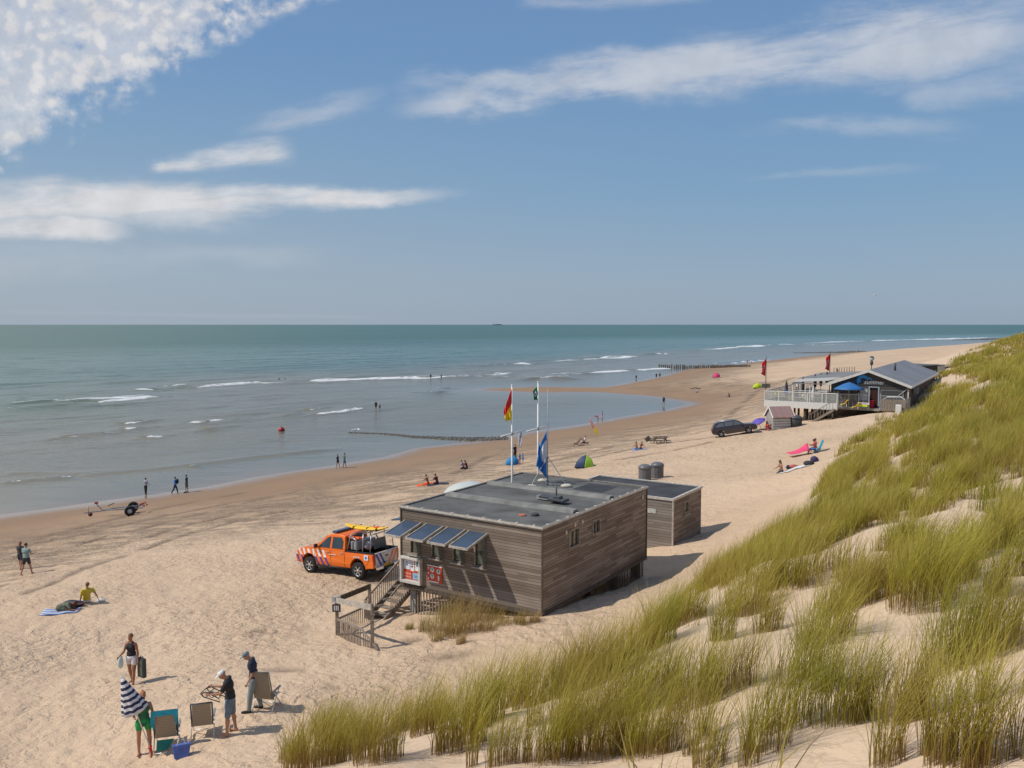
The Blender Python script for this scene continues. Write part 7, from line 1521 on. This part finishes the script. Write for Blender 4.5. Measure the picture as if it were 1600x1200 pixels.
# depth of a spot on the terrace for a pixel column: v along the building
def deckY(px, v_):
    # solve u so that the projected column is px
    best = None
    for u_ in np.linspace(WP, EX_, 200):
        q = fp(u_, v_, PF); x = proj(q.x, q.y, PF)[0]
        if best is None or abs(x-px) < best[0]: best = (abs(x-px), q.y)
    return best[1]
for px, yt, v_, col, lb in [(1229, 594, 6.0, cg, 'closed charcoal parasol, first from the left on the terrace'), (1255, 588, 9.0, cg, 'closed charcoal parasol, second from the left on the terrace'), (1274, 584, 12.0, cg, 'closed charcoal parasol, third from the left on the terrace'), (1283, 582.5, 16.0, cg, 'closed charcoal parasol, fourth from the left on the terrace'), (1292.5, 580, 16.0, cg, 'closed charcoal parasol nearest to the pavilion roof'),
    (1246.5, 595, 3.0, cwh, 'closed white parasol in the middle of the terrace'), (1271, 603, 0.3, cwh, 'closed white parasol standing close to the front railing')]: closed(px, yt, 0, col, lb, deckY(px, v_))
def poleflag(px, ytop, zb, Y, label, flabel, v=0):
    t = D(px, ytop, Y); o = empty('flagpole', (t[0], t[1], zb), 0, label, 'flagpole', 'flagpoles of the pavilion terrace'); h = t[2]-zb; MB().tube([(0, 0, 0), (0, 0, h)], [.06, .03], 8).build('pole', [dark], o)
    global S1; S1 = Y/F
    cloth('flag', quadmap([(0, 0), (-6.5, 7), (-8.5, 24), (-1, 28)]), 12, 20, [red, wht], lambda a, b: 1 if (.42 < a < .72 and .30 < b < .85 and (int(b*20) % 3 != 0) and not (.5 < a < .6 and int(b*20) % 2)) else 0, D(px-.3, ytop+4, Y), (1, .3), 1, flabel, 'flag', amp=.25)
poleflag(1197.5, 556, 7.6, 96.2, 'dark flagpole at the seaward front corner of the terrace', 'red flag with white lettering at the front corner of the terrace')
poleflag(1297.5, 548, PF, 110, 'dark flagpole rising behind the parasols near the pavilion roof', 'red flag with white lettering behind the parasols near the pavilion roof')
# blue open parasol, gate, yellow loungers
q = fp(5.7, -.95, PF); parasol_open(q, 1.65, 2.75, M('parasol_bright_blue', (.03, .14, .36), .6), 'large open bright blue parasol in front of the pavilion gable', (0, 0), sag=.75, ns=6)
mb = PB(); 
for k in range(5): a = 1.5+k*.35; mb.box((5.7+a-2.3, -2.66, 2.12+(k % 2)*.05), (.16, .03, .12))
gt_ = empty('metal_gate', (PR.x, PR.y, PF), 0, 'grey metal bar fence and gate in front of the pavilion door', 'fence')
mb = PB()
for a in np.arange(0.3, 6.7, .14):
    if 2.45 < a < 3.55: continue
    mb.box((a, FV-.12, .72), (.03, .03, 1.5))
mb.bar((.25, FV-.12, 1.48), (2.45, FV-.12, 1.48), .06); mb.bar((3.55, FV-.12, 1.48), (6.7, FV-.12, 1.48), .06); mb.bar((3.55, FV-.12, .1), (6.7, FV-.12, .1), .06); mb.build('bar_panel', [galv], gt_)
for a in (.25, 2.45, 3.55, 4.6, 6.7): mb = PB(); mb.box((a, FV-.12, .8), (.1, .1, 1.75)); mb.build('post', [galv], gt_)
wf = empty('board_fence', (PR.x, PR.y, PF), 0, 'weathered grey board fence standing right of the pavilion gate', 'fence'); mb = PB()
for i, a in enumerate(np.arange(.0, 2.3, .16)): mb.box((a, FV-.32, .5+random.uniform(-.02, .03)), (.13, .04, 1.25))
mb.build('board', [wood], wf); mb = PB(); mb.box((1.15, FV-.27, .9), (2.4, .04, .1)); mb.box((1.15, FV-.27, .2), (2.4, .04, .1)); mb.build('cross_rail', [wood], wf)
mb = PB()
for i, a in enumerate(np.arange(FV, 1.4, .17)): mb.box((-.12, a, .55), (.04, .14, 1.4))
mb.build('board', [woodl], wf)
def lounge(u_, z_, col, label, tilt=30): 
    q = fp(u_, FV-.45, PF+z_-.25); o = empty('plastic_lounger', q, math.atan2(-UP.y, -UP.x), label, 'lounger'); mb = MB(); pts = [(-.5, .05), (-.35, .1), (0, .22), (.25, .6), (.38, .62)]; V = [(x, y, z) for x, z in pts for y in (-.3, .3)]; mb.add(V, [(2*i, 2*i+1, 2*i+3, 2*i+2) for i in range(4)], 0, True); mb.build('shell', [col], o).modifiers.new('s', 'SOLIDIFY').thickness = .06
    for x_ in (-.35, .2): MB().bar((x_, -.25, -.1), (x_, -.25, .2), .04).build('leg', [white], o)
    return o
yb = M('plastic_yellow', (.80, .50, .01), .4); lounge(5.9, .55, yb, 'yellow plastic lounger at the terrace fence, left of two'); lounge(4.75, .32, yb, 'yellow plastic lounger at the terrace fence, right of two')
q = fp(4.05, FV-.35, PF+.45); o = empty('banner', q, math.atan2(-UP.y, -UP.x), 'white and lime banner strip hanging on the gate fence', 'banner'); MB().box((0, 0, .12), (1.15, .03, .22)).build('upper_strip', [Ww], o); MB().box((-.1, -.01, -.12), (1.0, .03, .2)).build('lower_strip', [M('banner_lime', (.55, .7, .02), .5)], o)
mb = MB()
for k in range(6): mb.box((-.35+k*.14, -.02, .12), (.07, .012, .09))
mb.build('lettering', [M('print_red', (.4, .03, .05), .6)], o)
o = empty('waste_container', fp(3.45, -.55, PF), 0, 'small red container beside the pavilion doorway', 'container'); MB().box((0, 0, .4), (.45, .4, .75)).build('tub', [M('bin_red', (.45, .015, .03), .5)], o, bevel=.04); MB().box((0, 0, .80), (.5, .45, .06)).build('lid', [M('bin_red', (.45, .015, .03), .5)], o)
o = empty('gas_cabinet', fp(.55, FV-.75, 7.55), math.atan2(-UP.y, -UP.x), 'small white cabinet standing at the dune end of the board fence', 'cabinet'); MB().box((0, 0, .6), (.55, .4, 1.0)).build('cabinet_body', [white], o, bevel=.03); MB().box((0, -.21, .6), (.45, .02, .85)).build('cabinet_door', [wgrey], o)
# white arched trolley frames behind the fence
o = empty('trolley_rack', fp(1.3, -1.0, PF), math.atan2(-UP.y, -UP.x), 'white tubular rack arching above the board fence', 'rack')
for y_ in (0, .25, .5): MB().tube([(-1.1, y_, 0), (-1.0, y_, .95), (-.6, y_, 1.3), (.7, y_, 1.35), (1.1, y_, 1.15), (1.15, y_, 0)], .035, 6).build('hoop', [white], o)
# steps from the terrace down to the sand
o = empty('steps', fp(7.2, FV-.2, 0), 0, 'timber steps with handrail leading down from the terrace front to the sand', 'steps'); q = fp(7.2, FV-.2, 0); gz_ = tz(q.x+1, q.y-1); mb = PB()
for k in range(8): t = k/8; mb.box((-.2+1.9*t*0+2.2*t, -.5, PF-.2-(PF-.2-6.2)*t), (.3, 1.0, .06))
mb.build('tread', [wood], o); mb = PB(); mb.bar((-.2, -1.0, PF-.25), (2.3, -1.0, 6.1), .06, .25); mb.bar((-.2, -.02, PF-.25), (2.3, -.02, 6.1), .06, .25); mb.build('stringer', [wood], o); mb = PB(); mb.bar((-.2, -1.0, PF+.75), (2.3, -1.0, 7.1), .05, .07)
for k in range(9): t = k/8; mb.box((-.2+2.5*t, -1.0, PF+.25-1.75*t), (.04, .04, 1.0))
mb.build('handrail', [wood], o)
# people and tables on the terrace
TM = M('table_grey', (.35, .33, .3), .6)
for i, (u_, v_) in enumerate([(13.8, .2), (13.0, .4), (11.3, .1), (9.6, 1.2), (13.6, 3.4), (12.4, 3.6), (10.3, 4.2), (13.6, 7), (12.5, 8), (9.4, 3.0)]):
    q = fp(u_, v_, PF); o = empty('cafe_table', q, 0, ['pale square table at the left end of the terrace front', 'pale square table behind the front railing, second from the left', 'pale square table behind the front railing near the white parasol', 'pale square table just left of the pergola posts', 'pale square table in the second row at the terrace left edge', 'pale square table in the middle of the second row', 'pale square table in the second row beside the pergola', 'pale square table in the third row at the terrace left edge', 'pale square table in the third row beside a charcoal parasol', 'pale square table under the pergola canvas'][i], 'table', 'tables on the terrace')
    MB().box((0, 0, .73), (.8, .8, .04)).build('table_top', [TM], o); MB().tube([(0, 0, 0), (0, 0, .72)], .04, 6).build('leg', [dark], o)
    for k, (dx, dy) in enumerate(((-.75, 0), (.75, 0))):
        side_ = ('left', 'right')[k]; tname = o['label'].replace('pale square ', '')
        c = empty('cafe_chair', q+Vector((dx, dy, 0)), 0, ('%s chair of the %s' % (side_, tname))[:200] if len(('%s chair of the %s' % (side_, tname)).split()) <= 16 else side_+' chair beside a terrace table', 'chair', 'chairs on the terrace')
        MB().box((0, 0, .44), (.46, .46, .05)).build('seat', [M('chair_tan', (.28, .24, .16), .7)], c); MB().box((.21 if dx > 0 else -.21, 0, .72), (.04, .44, .5)).build('backrest', [M('chair_tan', (.28, .24, .16), .7)], c)
        mb = MB()
        for a in (-.19, .19):
            for b in (-.19, .19): mb.box((a, b, .21), (.035, .035, .42))
        mb.build('legs', [dark], c)
TP = [(12.9, 1.0, 0, Wbl, 'terrace guest in blue standing behind the front railing'), (10.9, .8, 1, Ww, 'terrace guest in white seated left of the pergola'), (9.0, 1.5, 1, Wb, 'terrace guest in black seated under the pergola edge'), (8.6, 2.2, 1, M('cloth_salmon', (.5, .2, .15), .8), 'terrace guest in salmon seated close to the pavilion wall'), (12.1, 2.8, 0, Wdk, 'terrace guest in dark grey standing in the second row'), (14.1, 1.2, 1, Wy, 'terrace guest in yellow seated at the left end')]
for u_, v_, sit, m_, lb in TP:
    q = fp(u_, v_, PF)
    if sit: person(q, H(random.choice([0, 180])), lb, 1.72, 'mid', False, legL=(84, 80), legR=(80, 78), armL=(40, 5, 50), armR=(40, 5, 50), pelvis_z=.56, hair=('short', (.05, .03, .02)), top=('shirt', m_), bottom=('shorts', Wb), vox=.04)
    else: person(q, H(100), lb, 1.76, 'mid', False, hair=('short', (.05, .03, .02)), top=('shirt', m_), bottom=('trousers', Wb), vox=.04)
# beach hut
q = at(1238, 668); hut = empty('beach_hut', (q.x-1.15, q.y+.75, tz(q.x-1.1, q.y+.5)-.1), R(12), 'small white and grey beach hut with a faded red pitched roof', 'hut')
W2, D2, HE, HR_ = 1.15, .75, 1.45, 2.35
mb = MB(); mb.add([(-W2, -D2, 0), (W2, -D2, 0), (W2, D2, 0), (-W2, D2, 0), (-W2, -D2, HE), (W2, -D2, HE), (W2, D2, HE), (-W2, D2, HE), (-W2, 0, HR_-.08), (W2, 0, HR_-.08)], [(0, 1, 5, 4), (2, 3, 7, 6), (1, 2, 6, 9, 5), (3, 0, 4, 8, 7), (3, 2, 1, 0)]); mb.build('wall', [M('hut_grey', (.33, .31, .29), .7, var=.15)], hut)
mb = MB()
for k in range(5): mb.box((-.03, -D2-.02, .2+k*.28), (2*W2-.15, .04, .17))
mb.build('white_board', [M('hut_white', (.60, .57, .52), .7, var=.12)], hut)
mb = MB()
for sg in (-1, 1): mb.add([(-W2-.12, sg*(D2+.22), HE-.18), (W2+.12, sg*(D2+.22), HE-.18), (W2+.12, 0, HR_), (-W2-.12, 0, HR_), (-W2-.12, sg*(D2+.22), HE-.12), (W2+.12, sg*(D2+.22), HE-.12), (W2+.12, 0, HR_+.06), (-W2-.12, 0, HR_+.06)], [(0, 1, 2, 3), (7, 6, 5, 4), (0, 4, 5, 1), (1, 5, 6, 2), (2, 6, 7, 3), (3, 7, 4, 0)])
hr_o = mb.build('roof', [boards('faded_red_roof', [(.32, .19, .17), (.38, .24, .22), (.46, .32, .29)], .12, 'x')], hut)
mb = MB()
for sx in (-W2-.15, W2+.15):
    for sg in (-1, 1): mb.bar((sx, sg*(D2+.24), HE-.15), (sx, 0, HR_+.04), .05, .14)
mb.build('verge_board', [white], hr_o)
mb = MB(); mb.box((-.2, -D2-.9, .05), (2.6, .5, .06)); mb.box((.3, -D2-1.2, .0), (2.8, .3, .06)); pl_ = mb.build('plank', [wood], None, fix=True); pl_.location = hut.location; pl_.rotation_euler = (0, 0, R(-6)); tag(pl_, 'loose grey planks lying on the sand in front of the beach hut', 'planks')
q = at(1245, 667); tk2 = empty('water_butt', (q.x, q.y+.6, tz(q.x, q.y+.6)-.05), 0, 'dark round tank with a domed lid right of the beach hut', 'tank')
MB().lathe([(.66, 0), (.70, .9)], (0, 0, 0), 24).build('drum', [M('tank_dark', (.055, .06, .065), .6)], tk2); MB().lathe([(.74, .9), (.74, 1.0), (.55, 1.16), (.2, 1.24), (0, 1.25)], (0, 0, 0), 24).build('lid', [M('tank_lid', (.07, .075, .08), .45)], tk2); MB().lathe([(.1, 1.24), (.1, 1.34), (0, 1.34)], (0, 0, 0), 10).build('cap', [white], tk2)
mb = MB()
for k in range(18): a = 2*PI*k/18; mb.box((.69*math.cos(a), .69*math.sin(a), .45), (.03, .05, .84), 0, Matrix.Rotation(a, 3, 'Z'))
mb.build('ribs', [dark], tk2)
# cabins and rooftops behind the pavilion, lamp, post fences
for i, (px, py, Y, w_, lb) in enumerate([(1441, 571, 128, 3.4, 'white flat topped cabin behind the pavilion roof, left of two'), (1456, 571.5, 132, 3.0, 'white flat topped cabin behind the pavilion roof, right of two')]):
    t = D(px, py, Y); zb = tz(t[0], t[1]); zb = min(zb, t[2]-1.8); o = empty('service_cabin', (t[0], t[1], zb), R(30), lb, 'cabin', 'cabins behind the pavilion'); hh_ = t[2]-zb+.1; MB().box((0, 0, hh_/2), (w_*.7, 3, hh_)).build('wall', [M('cabin_white', (.6, .58, .53), .6)], o); MB().box((0, 0, hh_+.06), (w_*.8, 3.3, .12)).build('roof', [M('cabin_roof', (.25, .23, .2), .7)], o)
for i, (px, py, Y, lb) in enumerate([(1432, 571, 122, 'low dark flat roof directly behind the pavilion ridge'), (1463, 573.5, 136, 'low dark flat roof at the dune foot behind the pavilion')]):
    t = D(px, py, Y); zb = min(tz(t[0], t[1]), t[2]-1.5); o = empty('low_cabin', (t[0], t[1], zb), R(32), lb, 'cabin', 'cabins behind the pavilion'); hh_ = t[2]-zb; MB().box((0, 0, hh_/2), (4, 4, hh_)).build('wall', [DARKB], o); MB().box((0, 0, hh_+.05), (4.5, 4.5, .14)).build('roof', [M('flat_roof_grey', (.10, .10, .105), .7)], o)
t = D(1362, 563, 112); g = tz(t[0], t[1]); o = empty('street_lamp', (t[0], t[1], g), 0, 'globe topped lamp post rising behind the pavilion ridge', 'lamp post'); MB().tube([(0, 0, 0), (0, 0, t[2]-g)], .07, 8).build('post', [dark], o); MB().ell((0, 0, t[2]-g+.22), (.32, .32, .32), 0, 12, 8).build('globe', [M('lamp_globe', (.55, .55, .52), .3)], o); MB().ell((0, 0, t[2]-g-.35), (.22, .22, .35), 0, 10, 6).build('lantern_body', [dark], o); MB().lathe([(.36, t[2]-g+.42), (0, t[2]-g+.6)], (0, 0, 0), 10).build('hood', [dark], o)
pf_ = empty('post_fence', at(1302, 584), 0, 'short row of wooden stakes on the sand behind the terrace', 'fence'); 
for k in range(9):
    q = at(1303+k*4, 582.5-k*.15); MB().tube([(0, 0, -.3), (0, 0, 1.3)], .10, 6).build('stake', [wood], pf_).location = q-pf_.location
sitter(1309, 580.5, 180, 'dark figure sitting left of the wooden stakes behind the terrace', 'deep', Wb, Wb, vox=.04)
q = at(1150, 619); 
print('objects', len(bpy.data.objects))
